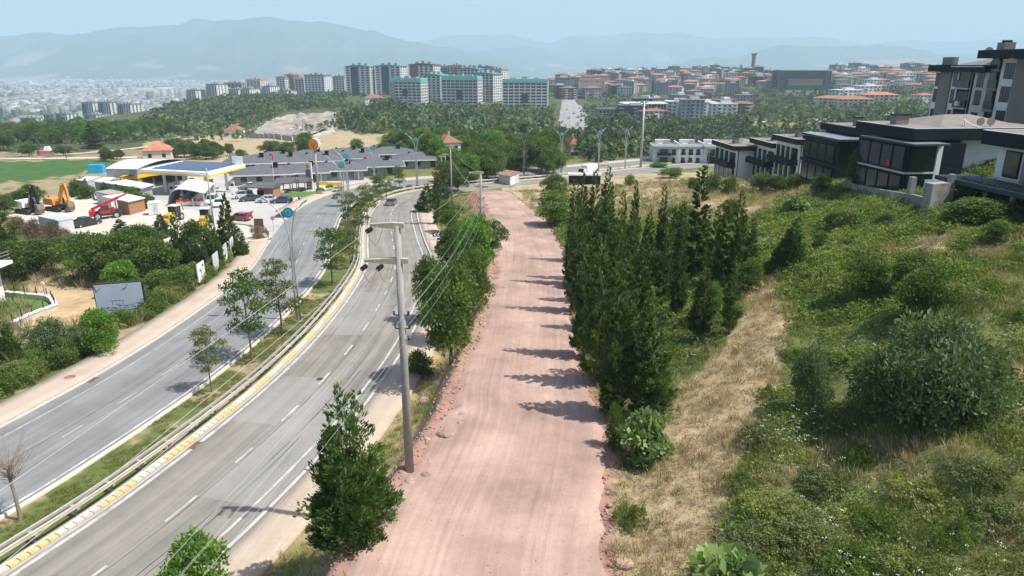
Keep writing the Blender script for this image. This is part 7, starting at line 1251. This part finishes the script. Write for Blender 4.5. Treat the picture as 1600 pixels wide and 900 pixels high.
bay(1588, -12.0, M['taupe'], .8, top2 - 1.1, 'pier'); y0 = yb[1547]
r = bx('roof_parapet', M['charcoal'], t, (5.6, (yb[1462] + y0) / 2, top1 - 1.05), (14.6, yb[1462] - y0 + .6, 1.0)); bx('roof_gutter', M['plastic_white'], r, (-1.75, (yb[1497] + y0) / 2, top1 - .35), (.1, yb[1497] - y0, .12)); r2 = bx('roof_parapet', M['charcoal'], t, (5.2, (y0 - 12) / 2, top2 - 1.0), (16.2, y0 + 12, 1.1))
b = MB(); y1_ = yb[1487]; b.add([(0, y0, top1), (12, y0, top1), (12, y1_, top1), (0, y1_, top1), (6, y0, top1 + 1.9), (6, y1_ - 5, top1 + 1.6)], [(0, 1, 4), (1, 2, 5, 4), (2, 3, 5), (3, 0, 4, 5)]); b.build('hip_roof', M['roof_gravel'], r); c = bx('chimney', M['taupe'], r, (2.0, y0 + 1.6, top1 + .4), (1.6, 1.6, 2.6))
for i in range(3): bx('chimney_pot', M['charcoal'], c, (1.5 + i * .5, y0 + 1.6, top1 + 3.0), (.25, .4, .3))
dish(r, 1.6, y0 + 4.6, top1 + .9, .65).build('satellite_dish', M['taupe'], r); bx('air_conditioner', M['cream'], t, (-.8, (yb[1497] + yb[1518]) / 2, 10.2), (.5, .9, .7))
# ------------------------------------------------------------------ long white three-storey block
xa, ya = wH(1019, 266, 33); t = thing('long_white_block', 'long white three-storey terrace with grey window bays behind the straw hill', 'terrace building', (xa, ya, CAMZ - 33.4), R(-4)); n = 5; w = 8.2; h = 8.3; pad(xa + 18, ya + 6, 20, 33.4)
for i in range(n):
    x = (i + .5) * w; s_ = bx('wall_section', M['white_wall'] if i % 2 else M['light_grey_wall'], t, (x, 5.5 + (.6 if i % 2 else 0), -1), (w - .02, 11, h + 1)); bx('parapet', M['white_metal'], s_, (x, .15 + (.6 if i % 2 else 0), h), (w, .3, .5)); bx('cornice', M['grey_wall'], s_, (x, -.08 + (.6 if i % 2 else 0), h - .9), (w - .1, .2, .75)); bx('roof_deck', M['roof_gravel'], s_, (x, 6, h + .01), (w - .6, 10, .05)); bx('party_wall', M['white_metal'], s_, (x + w / 2, 5.5, h), (.3, 11, .9)); bx('chimney', M['light_grey_wall'], s_, (x + 1.5, 8, h), (1.6, 1.2, 1.4)); bx('roof_hatch', M['plastic_white'], s_, (x - 1.6, 3.4, h), (1.6, 1.2, .6)); bx('rear_roof', M['white_metal'], s_, (x, 10.2, h), (w * .6, 1.6, 1.2))
    yf = 0 if i % 2 == 0 else .6
    for f in range(3):
        z = -.1 + f * 2.75
        if i % 2 == 0: bx('recess', M['grey_wall'], s_, (x - .6, yf - .04, z), (4.4, .1, 2.2)); win(t, x - .6, yf - .1, z + .15, 2.6, 1.9, 's', mull=2); bx('balcony', M['charcoal'], t, (x - .6, yf - .5, z - .05), (4.3, .9, .8))
        for dx in ((2.6,) if i % 2 == 0 else (-2.4, 0, 2.4)): win(t, x + dx, yf - .06, z + .3, 1.2, 1.6, 's'); bx('balconette', M['charcoal'], t, (x + dx, yf - .25, z + .1), (1.5, .35, .6))

# ------------------------------------------------------------------ tower blocks in the distance
M['shade_dark'] = mat('facade_dark', (.06, .068, .078), .5, .15, .2); M['facade_white'] = mat('facade_white', (.60, .60, .585), .8, .06, .05); M['facade_grey'] = mat('facade_grey', (.30, .31, .325), .8, .08, .05); M['facade_beige'] = mat('facade_beige', (.48, .43, .37), .8, .08, .05); M['facade_brown'] = mat('facade_brown', (.22, .14, .11), .8, .1, .05)
def tower(px, Y, wpx, ytop, dep, label, body='shade_dark', slab='facade_white', bays=5, sl=1.1, pw=.30, roof='roof_grey', rz=-12, cap=2.2, cols=(), group='tower blocks', fl=3.05, nm='tower_block', arch=False, plant_=True, z0=None):
    x, y, z = atY(px, Y); w = wpx * mpp((x, y, z)); h = hpx((x, y, z), ytop) - cap * .6; t = thing(nm, label, 'tower block', (x, y, z), R(rz), group); n = max(3, int(h / fl)); h = n * fl
    MB().box((0, 0, -6), (w, dep, h + 6)).build('body', M[body], t); b = MB()
    for i in range(n + 1): b.box((0, 0, i * fl - sl * .5), (w + .9, dep + .9, sl))
    b.build('floor_bands', M[slab], t)['kind'] = 'stuff'; b = MB(); pwm = w / bays * pw; m_ = max(2, int(dep / (w / bays)))
    for i in range(bays + 1):
        for s in (-1, 1): b.box((-w / 2 + i * w / bays, s * (dep / 2 + .3), -2), (pwm, .7, h + 2))
    for i in range(m_ + 1):
        for s in (-1, 1): b.box((s * (w / 2 + .3), -dep / 2 + i * dep / m_, -2), (.7, pwm * 1.5, h + 2))
    b.build('pilasters', M[slab], t)['kind'] = 'stuff'
    for u0, u1, z0_, z1_, m in cols: MB().box((w * (u0 + u1 - 1) / 2, -dep / 2 - .2, h * z0_), (w * (u1 - u0), 1.2, h * (z1_ - z0_))).build('facade_panel', M[m], t)
    b = MB()
    if arch: pts = [(-w / 2 - 1.5, h), (w / 2 + 1.5, h), (w / 2 + 1.5, h + .8), (w * .25, h + cap * .8), (0, h + cap), (-w * .25, h + cap * .8), (-w / 2 - 1.5, h + .8)]; b.profile(pts, dep + 2.5)
    else: b.box((0, 0, h + .55), (w + 1.6, dep + 1.6, cap), taper=.94)
    r = b.build('roof', M[roof], t)
    if plant_:
        for i in range(3): MB().box((w * (-.28 + .26 * i), 0, h + cap * .7), (w * .12, dep * .3, 2.6 + i % 2)).build('roof_plant', M['facade_grey'], r)
    return t
gr = [(-.5, .5)]
tower(640, 775, 50, 120, 20, 'teal-roofed white grid block with a dark centre slot, left of the three', roof='teal_roof', cols=[(.42, .58, .38, .68, 'shade_dark'), (0, .16, 0, .98, 'facade_grey')], bays=7, sl=1.3, pw=.16, cap=3, rz=-14)
tower(723, 765, 56, 121, 20, 'teal-roofed white grid block with a dark centre slot, middle of the three', roof='teal_roof', cols=[(.42, .58, .36, .66, 'shade_dark')], bays=8, sl=1.3, pw=.16, cap=3, rz=-12)
tower(821, 755, 68, 124, 20, 'teal-roofed white grid block beside the boulevard, right of the three', roof='teal_roof', cols=[(.43, .57, .34, .64, 'shade_dark')], bays=8, sl=1.3, pw=.16, cap=3, rz=-5)
tower(567, 960, 40, 102, 24, 'tall tower with dark central balconies, left of the teal-topped pair', roof='teal_roof', cols=[(.22, .5, 0, 1, 'shade_dark')], bays=5, sl=1.3, pw=.4, arch=True)
tower(613, 960, 40, 99, 24, 'tall tower with dark central balconies, right of the teal-topped pair', roof='teal_roof', cols=[(.25, .55, 0, 1, 'shade_dark')], bays=5, sl=1.3, pw=.4, arch=True)
tower(665, 900, 38, 98, 24, 'tall white tower with dark arched roof behind the left grid block', roof='roof_grey', bays=5, sl=1.3, pw=.4, arch=True, cols=[(0, .35, .6, 1, 'facade_brown')]); tower(682, 850, 30, 114, 22, 'white tower standing close behind the left grid block', roof='teal_roof', bays=4, sl=1.3, pw=.4, arch=True, rz=-20)
tower(697, 1020, 24, 104, 20, 'dark unfinished looking tower between the grid blocks', slab='facade_grey', bays=4, sl=.8); tower(716, 960, 18, 102, 18, 'slim brownish tower above the middle grid block', slab='facade_beige', bays=3, roof='facade_brown')
tower(737, 900, 30, 106, 22, 'teal arched tower left behind the middle grid block', roof='teal_roof', bays=5, arch=True); tower(762, 880, 34, 110, 22, 'white tower with teal top behind the middle grid block', roof='teal_roof', bays=5, arch=True, rz=-25); tower(778, 930, 24, 108, 20, 'white tower with brown edge between middle and right grid blocks', roof='facade_brown', bays=4, sl=1.3, rz=-25); tower(752, 1000, 40, 104, 16, 'dark-topped tower row behind the middle grid block', roof='shade_dark', bays=6)
tower(499, 1010, 33, 116, 22, 'pale tower block right of the brown one on the wooded hill', slab='facade_white', bays=6, sl=1.5, pw=.45); tower(534, 1050, 23, 118, 22, 'grey white tower block just left of the dark balcony pair', slab='facade_white', bays=5, sl=1.4, pw=.45); tower(475, 1120, 16, 120, 18, 'slim red-topped tower on the wooded hill', roof='roof_red', slab='facade_beige', bays=3)
tower(446, 1120, 14, 121, 18, 'white tower with dark roof left of the brown tower', roof='roof_brown', bays=3, sl=1.4); tower(459, 1130, 13, 116, 18, 'plain brown tower on the wooded hill', body='facade_brown', slab='facade_brown', bays=3, roof='roof_brown'); tower(404, 1180, 24, 124, 20, 'white block with stepped red roof on the wooded hill', roof='roof_red', bays=4, sl=1.5); tower(372, 1190, 30, 128, 20, 'grey block with brown roof left of the stepped red roof', roof='roof_brown', slab='facade_grey', bays=5)
for i, (px, yt, w) in enumerate([(309, 139, 20), (330, 138, 14), (341, 131, 22), (356, 137, 18), (374, 139, 20), (392, 137, 18), (410, 140, 22), (430, 142, 18), (449, 139, 18), (468, 141, 18), (424, 132, 16)]):
    tower(px, 1130 - (i % 3) * 30, w, yt, 18, f'short grey and white striped tower on the wooded hill edge, {ORD[i] if i else "leftmost"}' + (' from the left' if i else ''), slab='facade_white', bays=4, sl=.5, pw=.5, cap=1.4, rz=-24, group='striped towers on the wooded hill', cols=[(0, .35, 0, 1, 'facade_grey')])
for i, (px, Y, yt, w) in enumerate([(56, 1230, 184, 36), (94, 1180, 176, 36), (109, 1160, 176, 26), (152, 1130, 160, 24), (177, 1120, 158, 26), (206, 1110, 162, 28), (154, 1040, 178, 26)]):
    tower(px, Y, w, yt, 20, f'{["far left low", "long", "right half of the long", "tall back", "tall middle", "tall right", "front shorter"][i]} striped tower below the wooded hill at left', slab='facade_white', bays=5, sl=.45, pw=.42, cap=1.4, rz=-22, group='striped towers on the lower ground', cols=[(0, .4, 0, 1, 'shade_dark'), (.1, .16, 0, 1, 'facade_grey'), (.27, .33, 0, 1, 'facade_grey')])
tower(846, 560, 12, 196, 10, 'small low white pavilion below the right grid block', bays=3, plant_=False) if 0 else None
# ------------------------------------------------------------------ the hill town
def town_proto(fl, wall, roof, w, d, style, seed):
    rs = random.Random(seed); t = thing('apartment_house', 'x', 'house', (0, -500, -500)); h = fl * 2.95; MB().box((0, 0, -7), (w, d, h + 7)).build('wall', M[wall], t); b = MB(); n = max(3, int(w / 3.4)); m = max(2, int(d / 4))
    for f in range(-1, fl):
        for i in range(n):
            x = -w / 2 + (i + .5) * w / n; ww = 1.5 if (i + seed) % 3 else 2.2
            for s in (-1, 1): b.box((x, s * (d / 2 + .02), f * 2.95 + .9), (ww, .16, 1.5))
        for i in range(m):
            for s in (-1, 1): b.box((s * (w / 2 + .02), -d / 2 + (i + .5) * d / m, f * 2.95 + .9), (.16, 1.5, 1.5))
    b.build('windows', M['shade_dark'], t)['kind'] = 'stuff'; b = MB()
    for f in range(fl):
        for i in range(n):
            if (i + seed) % 3 == 0: b.box((-w / 2 + (i + .5) * w / n, -d / 2 - .7, f * 2.95 + .1), (w / n * .9, 1.4, .9))
    b.build('balconies', M['facade_white' if style else 'facade_grey'], t)['kind'] = 'stuff'; b = MB(); W_, D_ = w / 2 + .7, d / 2 + .7
    if roof in ('roof_red', 'roof_brown', 'roof_grey'):
        rh = 1.7 + .7 * rs.random(); r = max(.3, W_ - D_); b.add([(-W_, -D_, h), (W_, -D_, h), (W_, D_, h), (-W_, D_, h), (-r, 0, h + rh), (r, 0, h + rh)], [(0, 1, 5, 4), (1, 2, 5), (2, 3, 4, 5), (3, 0, 4), (3, 2, 1, 0)])
        rf = b.build('roof', M[roof], t)
    else: b.box((0, 0, h), (w + .8, d + .8, .7)); rf = b.build('roof', M[roof], t); MB().box((w * .1, 0, h + .7), (w * .4, d * .4, 2.0)).build('stair_head', M['facade_white'], rf)
    MB().box((w * .2, d * .2, h + .6), (1.2, 1.2, 2.6)).build('chimney', M['facade_grey'], rf); return t
wn = {'facade_white': 'white', 'facade_beige': 'beige', 'facade_grey': 'grey', 'shade_dark': 'dark grey', 'facade_brown': 'brown', 'ochre': 'ochre', 'cream': 'cream'}; rn_ = {'roof_red': 'terracotta', 'roof_brown': 'brown', 'roof_grey': 'dark', 'facade_white': 'flat white', 'roof_gravel': 'flat grey'}
TP = []
for i, (fl, wall, roof, w, d) in enumerate([(4, 'facade_white', 'roof_red', 20, 13), (5, 'facade_beige', 'roof_red', 18, 14), (4, 'cream', 'roof_red', 24, 13), (3, 'facade_white', 'roof_red', 15, 12), (4, 'facade_grey', 'roof_brown', 19, 14), (5, 'facade_white', 'facade_white', 20, 14), (5, 'shade_dark', 'roof_gravel', 21, 14), (4, 'facade_beige', 'roof_brown', 20, 12), (4, 'facade_white', 'roof_grey', 18, 13), (3, 'ochre', 'roof_red', 15, 11), (6, 'facade_grey', 'roof_gravel', 18, 15), (5, 'facade_brown', 'roof_brown', 17, 13)]): TP.append((town_proto(fl, wall, roof, w, d, i % 2, i), fl, wall, roof, set()))
TN = ['three', 'three', 'three', 'three', 'four', 'five', 'six']
def where(px, py):
    a = 'left end of the hill town' if px < 930 else 'left half of the hill town' if px < 1050 else 'left of the brick tower' if px < 1150 else 'around the brick tower' if px < 1205 else 'around the black school block' if px < 1300 else 'right end of the hill town'; b = 'on the ridge line' if py < 122 else 'on the middle slope' if py < 146 else 'on the lower edge'; return f'{b}, {a}'
first = set()
def town(poly, dmin, dmax, step, seed, pick, hs=(.85, 1.15)):
    for q in world_pts(poly, dmin, dmax, step, seed):
        k = pick[int(vnoise(np.array([q[0] / 40]), np.array([q[1] / 40]), seed)[0] * 997 + rnd.random() * 50) % len(pick)]; T_, fl, wall, roof, _ = TP[k]; u, v = proj(q[0], q[1], q[2]); g = where(u, v - 6)
        lb = f'{TN[fl]}-storey {wn[wall]} house with {rn_[roof]} roof, {g}'
        if len(lb.split()) > 16: lb = f'{TN[fl]}-storey {wn[wall]} house, {rn_[roof]} roof, ' + g.replace('on the ', '').replace(' of the hill town', ' of town')
        s = rnd.uniform(*hs); z = q[2] - 1.0
        if k not in first: first.add(k); T_.location = (q[0], q[1], z); T_.rotation_euler = (0, 0, R(rnd.uniform(-30, 20))); T_.scale = (s, s, rnd.uniform(*hs)); T_['label'] = lb; T_['group'] = 'houses of the hill town'
        else: dup(T_, (q[0], q[1], z), R(rnd.uniform(-30, 20)), lb, 'houses of the hill town', (s, s, rnd.uniform(*hs)))
town([(858, 150), (862, 124), (935, 120), (1060, 112), (1150, 106), (1205, 106), (1205, 140), (1150, 152), (1060, 160), (1045, 150), (930, 152), (900, 158)], 780, 1500, 31, 21, [0, 1, 4, 6, 5, 7, 2, 10, 8, 3, 4, 6, 10, 8, 11])
town([(1290, 128), (1290, 106), (1400, 106), (1475, 110), (1475, 150), (1400, 148), (1330, 150), (1300, 138)], 780, 1450, 31, 22, [0, 2, 4, 1, 7, 3, 5, 8, 10, 9, 5, 8])
town([(985, 196), (990, 168), (1060, 158), (1170, 160), (1165, 186), (1060, 194)], 560, 800, 30, 23, [6, 10, 7, 5, 11, 8, 4])
town([(1205, 110), (1290, 106), (1290, 113), (1205, 116)], 1000, 1500, 30, 24, [0, 1, 2, 0, 7])
for i, (px, Y, k, s, lb) in enumerate([(1298, 720, 2, 1.3, 'white balconied apartment block with terracotta roof, left of three on the lower slope'), (1330, 690, 2, 1.35, 'white balconied apartment block with terracotta roof, front one of three on the lower slope'), (1370, 730, 2, 1.35, 'white balconied apartment block with terracotta roof, right of three on the lower slope'), (1440, 720, 3, 1.1, 'small terracotta-roofed house at the right foot of the hill town'), (1318, 800, 5, 1.4, 'broad white stepped block above the three terracotta blocks'), (1350, 820, 5, 1.3, 'second broad white block above the three terracotta blocks')]):
    x, y, z = atY(px, Y); dup(TP[k][0], (x, y, z), R(-6 if i < 3 else 10), lb, 'houses of the hill town', (s, s, 1))
def slab(nm, label, px, Y, wpx, ytop, dep, rz=0, **k): return tower(px, Y, wpx, ytop, dep, label, nm=nm, rz=rz, plant_=False, **k)
slab('school_block', 'long black and brick school block on the hill right of the brick tower', 1249, 1000, 80, 108, 22, slab='shade_dark', bays=14, sl=.9, pw=.3, cols=[(.2, .86, .28, .62, 'facade_brown'), (0, .1, 0, 1, 'shade_dark'), (.9, 1, 0, 1, 'shade_dark')], roof='shade_dark', cap=.8)
slab('glass_block', 'long dark glass building with white end wall beside the boulevard', 1003, 640, 66, 161, 18, slab='facade_grey', bays=14, sl=.5, pw=.12, roof='facade_white', cap=1.0, body='glass_b', rz=4); slab('glass_block', 'dark office building with white frame left of the long glass one', 955, 640, 46, 167, 16, slab='facade_grey', bays=8, sl=.5, pw=.15, cap=.8, rz=4)
slab('hall_block', 'long beige hall with red brown roof above the boulevard', 922, 1000, 38, 124, 30, slab='facade_beige', bays=5, body='facade_beige', roof='roof_brown', cap=2.5); slab('hall_block', 'white flat-roofed hall on the ridge left of the hill town', 948, 1150, 34, 120, 30, slab='facade_white', bays=7, roof='facade_white', cap=1)
slab('office_tower', 'slate block with a white stair head on the ridge of the hill town', 1031, 1250, 14, 104, 14, slab='facade_grey', bays=3, roof='facade_white', cap=2)
p = atY(1175, 1290); h = hpx(p, 83); t = thing('brick_tower', 'slender brick tower with a flared top on the ridge of the hill town', 'tower', p); b = MB(); b.tube([(0, 0, -5), (0, 0, h * .62), (0, 0, h * .80)], [4.2, 3.2, 3.0], 14); b.build('shaft', M['brick'], t); b = MB(); b.tube([(0, 0, h * .80), (0, 0, h * .84), (0, 0, h * .87), (0, 0, h * .90)], [3.1, 4.1, 4.1, 3.3], 14); b.tube([(0, 0, h * .90), (0, 0, h * .95), (0, 0, h * .97)], [3.9, 4.5, 4.7], 14); b.build('flared_head', mat('brick_light', (.30, .2, .15), .9, .1, .5), t)
for i in range(8): a = i * PI / 4; MB().box((4.3 * math.cos(a), 4.3 * math.sin(a), h * .96), (1.4, 1.4, h * .04), a).build('merlon', M['brick'], t)
pplant('slim', 1156, 1000 + 1280, 101, 7, 'lone dark conifer on the ridge left of the brick tower', 'tree', None, 'conifer_tree')
# school terrace wall and green fence
p = atY(1283, 930); t = thing('terrace_wall', 'green topped retaining wall below the black school block', 'retaining wall', p, 0); k_ = mpp(p); MB().box((0, 0, -8), (112 * k_, 3, 8 + 6 * k_)).build('wall', M['taupe_l'], t); MB().box((0, 0, 6 * k_), (114 * k_, 3.4, 7 * k_)).build('green_fence', mat('green_mesh', (.03, .10, .075), .8, .1, .1), t)
# ------------------------------------------------------------------ boulevard climbing to the town, with its cars
bl = W2([(864, 219), (871, 196), (875, 175), (878, 156), (898, 156), (912, 170), (926, 192), (950, 217), (905, 224)]); drape('boulevard', bl, 8, .25, mat('far_asphalt', (.26, .255, .245), .9, .2, .05))
for a, c in (((899, 160), (915, 212)), ((890, 160), (895, 214))): trackline('boulevard_line', [a, ((a[0] + c[0]) / 2, (a[1] + c[1]) / 2), c], .5, white, .4, 8)
cs = [c for c in bpy.data.objects if c.name.startswith('parked_car') and c.parent is None][:8]; cs.sort(key=lambda o: o.name)
for i, (a, c) in enumerate([(884, 199), (903, 196), (897, 178), (904, 184), (908, 190), (886, 172), (913, 208), (893, 208), (905, 170), (921, 211), (928, 214), (889, 186)]):
    x, y, z = G(a, c); dup(cs[i % len(cs)], (x, y, z + .3), R(80 + (i % 3) * 5), f'distant {["white", "white", "white", "white", "dark", "white", "navy", "white"][i % 8]} car on the climbing boulevard, {ORD[i]} in the traffic', 'cars on the boulevard', 1.15)
trackline('town_street', [(1236, 172), (1256, 176), (1276, 184), (1296, 196), (1306, 204)], 9, apron, .6, 8); trackline('town_street', [(1382, 181), (1395, 178), (1412, 176)], 9, apron, .6, 8); trackline('town_street', [(1165, 190), (1180, 191), (1200, 192)], 16, apron, .6, 8)
for i, (a, c) in enumerate([(1274, 180), (1281, 185), (1262, 176), (1190, 190)]): x, y, z = G(a, c); dup(cs[(0, 2, 1, 6)[i]], (x, y, z + .6), R(-40), ['white van on the street at the foot of the terracotta blocks', 'white car behind the van on the foot street', 'car at the bend of the foot street below the school', 'car on the pale forecourt in the wood'][i], 'cars on the hill streets', 1.2)
# pale rock cut
rk = W2([(388, 214), (402, 200), (425, 189), (455, 182), (500, 177), (528, 177), (524, 196), (500, 208), (470, 214)]); rm = roadmat('rock_cut', (.40, .35, .29), .3, .35, bump=1.0); mt_ = rm.node_tree
drape('rock_cut', rk, 4, .8, mat('rock_face', (.29, .255, .215), .95, .5, .05, 1.0, bscale=.3, detail=10), jag=9, noise=7)
wood('rock_cut_scrub', [(388, 214), (402, 200), (425, 189), (455, 182), (500, 175), (535, 175), (528, 200), (500, 212)], 480, 760, 10, (1.5, 3.5), 51, 20, gap=.52)
t = thing('dark_fence', 'low dark noise fence along the foot of the pale rock cut', 'fence', (0, 0, 0)); c_, s_ = spline([Vector(q) for q in W2([(378, 213), (430, 217), (478, 219)])], 9)
for (xa, ya), (xb, yb) in zip(c_[:-1], c_[1:]): hd = math.atan2(yb - ya, xb - xa); x, y = (xa + xb) / 2, (ya + yb) / 2; MB().box((x, y, zt(x, y) - .5), (8.8, .4, 3.4), hd).build('panel', M['grey_wall'], t)
# ------------------------------------------------------------------ the city on the plain: thousands of roofs that read as one mass
rs = np.random.RandomState(3); n = 17000; az = np.arctan((rs.uniform(-120, 1000, n) - 800) / F); d = np.exp(rs.uniform(math.log(1500), math.log(11500), n)); X = d * np.tan(az); Y = d; dens = fbm(X / 600, Y / 900, 4, 12); Z = zt(X, Y); k = (dens > .40) & (Z < CAMZ - 85); X, Y, Z, d = X[k], Y[k], Z[k], d[k]; n = len(X)
w = rs.uniform(8, 16, n) * np.interp(d, [1500, 10000], [1, 1.7]); l = rs.uniform(9, 22, n) * np.interp(d, [1500, 10000], [1, 2.0]); h = rs.uniform(6, 15, n); shd = (rs.uniform(size=n) < .035) & (d > 2500); w = np.where(shd, w * 4, w); l = np.where(shd, l * 8, l); h = np.where(shd, 10, h); hi = (rs.uniform(size=n) < .006); h = np.where(hi, 34, h)
a = rs.uniform(-.5, .3, n); co, si = np.cos(a), np.sin(a); cn = np.array([(-1, -1), (1, -1), (1, 1), (-1, 1)]) / 2; V = np.zeros((n, 8, 3))
for i, (cx, cy) in enumerate(cn):
    ox = cx * l; oy = cy * w; V[:, i, 0] = V[:, i + 4, 0] = X + ox * co - oy * si; V[:, i, 1] = V[:, i + 4, 1] = Y + ox * si + oy * co; V[:, i, 2] = Z - 3; V[:, i + 4, 2] = Z + h
FB = np.array([(4, 5, 6, 7), (0, 1, 5, 4), (1, 2, 6, 5), (2, 3, 7, 6), (3, 0, 4, 7)]); FF = (FB[None] + (np.arange(n) * 8)[:, None, None]).reshape(-1, 4); pal = np.array([(.66, .65, .62), (.55, .5, .44), (.6, .6, .6), (.45, .4, .36), (.35, .38, .42), (.7, .7, .68)]); rf_ = np.array([(.42, .18, .10), (.40, .2, .12), (.35, .30, .27), (.6, .6, .6), (.5, .5, .5), (.42, .2, .12)]); c1 = pal[rs.randint(0, 6, n)]; c2 = np.where(shd[:, None], .68, rf_[rs.randint(0, 6, n)]); cc = np.repeat(c1[:, None], 5, 1) * .52; cc[:, 0] = c2 * .54; cc *= rs.uniform(.6, 1.25, (n, 1, 1))
put('city', np_mesh('city', V.reshape(-1, 3), FF, mat('city_buildings', (1, 1, 1), .85, .1, .02, attr='gc'), {'gc': ('FACE', cc.reshape(-1, 3))}), None, 'stuff')
wood('far_brush', [(395, 222), (560, 205), (575, 214), (700, 210), (860, 200), (868, 168), (560, 168), (530, 176), (528, 198), (440, 212)], 480, 900, 9, (2.5, 5), 41, 26)
wood('town_slope_trees', [(905, 185), (925, 152), (1060, 150), (1205, 140), (1290, 138), (1470, 148), (1470, 190), (1330, 196), (1180, 190), (1060, 194), (940, 192)], 560, 1050, 12, (4, 7.5), 42, 28)
wood('near_valley_brush', [(905, 250), (1010, 236), (1040, 214), (1150, 214), (1300, 214), (1480, 205), (1480, 225), (1180, 232), (1020, 250), (940, 256)], 215, 420, 5, (2.5, 5), 43, 46)
wood('left_brush', [(-60, 240), (220, 225), (400, 222), (400, 208), (200, 198), (-60, 200)], 330, 700, 14, (2.5, 5), 44, 36)
wood('plain_trees', [(-100, 118), (900, 118), (700, 160), (300, 170), (230, 200), (-100, 205)], 1500, 4200, 58, (8, 13), 31, 26, size=1.6)

# ------------------------------------------------------------------ mountains
def ridge(name, dist, prof, base=-92, depth=2600, seed=1, col=(.055, .075, .045)):
    pxs = np.array([a for a, b in prof], float); pys = np.array([b for a, b in prof], float); na, nd = 360, 44
    a0 = math.atan((pxs[0] - 800) / F); a1 = math.atan((pxs[-1] - 800) / F); az = np.linspace(a0, a1, na); px = 800 + F * np.tan(az)
    top = np.interp(px, pxs, pys); top = top - (fbm(px / 34, px * 0 + seed, 4, seed + 20) - .5) * 9 * np.clip((105 - top) / 30, 0, 1); y = (450 - top) / F; dz = -math.sin(P) + y * math.cos(P); dy = math.cos(P) + y * math.sin(P)
    yy = dist * np.ones_like(az); ztop = CAMZ + yy * dz / dy; edge = np.minimum(1, np.minimum(az - a0, a1 - az) / .05)
    t = np.linspace(-1, 1, nd); T, A = np.meshgrid(t, np.arange(na)); X0 = (yy * np.tan(az))[A]; D = dist + T * depth
    Xw = X0 + 0 * T; Yw = D; env = np.clip(1 - np.abs(T), 0, 1) ** 1.15
    nz = fbm(Xw / 900 + seed, Yw / 900, 5, seed) - .5; rid = np.abs(fbm(Xw / 420, Yw / 1500, 3, seed + 3) - .5) * 2
    Hh = (ztop[A] - base) * env * (1 + (nz * .75 - rid * .42) * np.clip(np.abs(T) * 3, 0, 1)) * np.clip(edge[A], 0, 1)
    Hh += (fbm(Xw / 160, Yw / 160, 3, seed + 9) - .5) * 40 * np.clip(1 - np.abs(T) , 0, 1) * np.clip(np.abs(T) * 4, .12, 1)
    V = np.stack([Xw, Yw, base - 4 + Hh], 2).reshape(-1, 3); i = np.arange(na - 1)[:, None] * nd + np.arange(nd - 1)[None]; Fc = np.stack([i, i + nd, i + nd + 1, i + 1], 2).reshape(-1, 4)
    c = np.array(col) * (.7 + .7 * fbm(Xw / 260, Yw / 260, 4, seed + 1).reshape(-1, 1)); op = (fbm(Xw / 500, Yw / 500, 3, seed + 2).reshape(-1, 1) > .68) & (np.abs(T).reshape(-1, 1) > .45); c = np.where(op, np.array([.2, .18, .13]), c)
    put(name, np_mesh(name, V, Fc, mat('mountain_woods', (1, 1, 1), .95, .2, .004, attr='gc'), {'gc': ('POINT', c)}, smooth=True), None, 'structure')
ridge('mountains', 9000, [(-420, 80), (-200, 66), (0, 57), (30, 53), (80, 51), (180, 47), (270, 40), (320, 33), (342, 25), (370, 31), (395, 28), (420, 24), (450, 26), (480, 30), (520, 30), (560, 38), (600, 46), (630, 60), (665, 66), (720, 76), (790, 92), (860, 112)], seed=2)
ridge('mountains', 13800, [(480, 112), (560, 84), (640, 65), (700, 53), (740, 50), (800, 52), (830, 60), (855, 64), (880, 57), (930, 53), (1000, 50), (1040, 48), (1070, 55), (1120, 55), (1150, 53), (1180, 57), (1240, 57), (1280, 60), (1320, 66), (1380, 62), (1450, 65), (1500, 60), (1600, 56), (1750, 58), (1980, 66)], depth=3200, seed=5)
ridge('mountains', 11000, [(640, 112), (720, 84), (770, 76), (830, 72), (860, 82), (900, 88), (960, 88), (1000, 92), (1060, 98), (1130, 112)], depth=2400, seed=8)
ridge('mountains', 9300, [(1000, 113), (1040, 100), (1075, 90), (1100, 88), (1130, 90), (1150, 85), (1175, 76), (1200, 69), (1250, 72), (1300, 70), (1340, 67), (1380, 72), (1420, 80), (1500, 82), (1600, 74), (1800, 78), (1950, 90)], depth=2400, seed=11)

# ------------------------------------------------------------------ the air
hz = MB(); hz.box((0, 9800, -97), (26000, 22000, 830))
hm = bpy.data.materials.new('haze'); hm.use_nodes = True; ht = hm.node_tree; ht.nodes.remove(ht.nodes['Principled BSDF'])
pv = ht.nodes.new('ShaderNodeVolumePrincipled'); pv.inputs['Color'].default_value = (.58, .79, .94, 1); pv.inputs['Density'].default_value = HAZE; pv.inputs['Anisotropy'].default_value = 0.0
ht.links.new(pv.outputs[0], ht.nodes['Material Output'].inputs['Volume'])
ho = hz.build('haze', hm, None, kind='stuff')
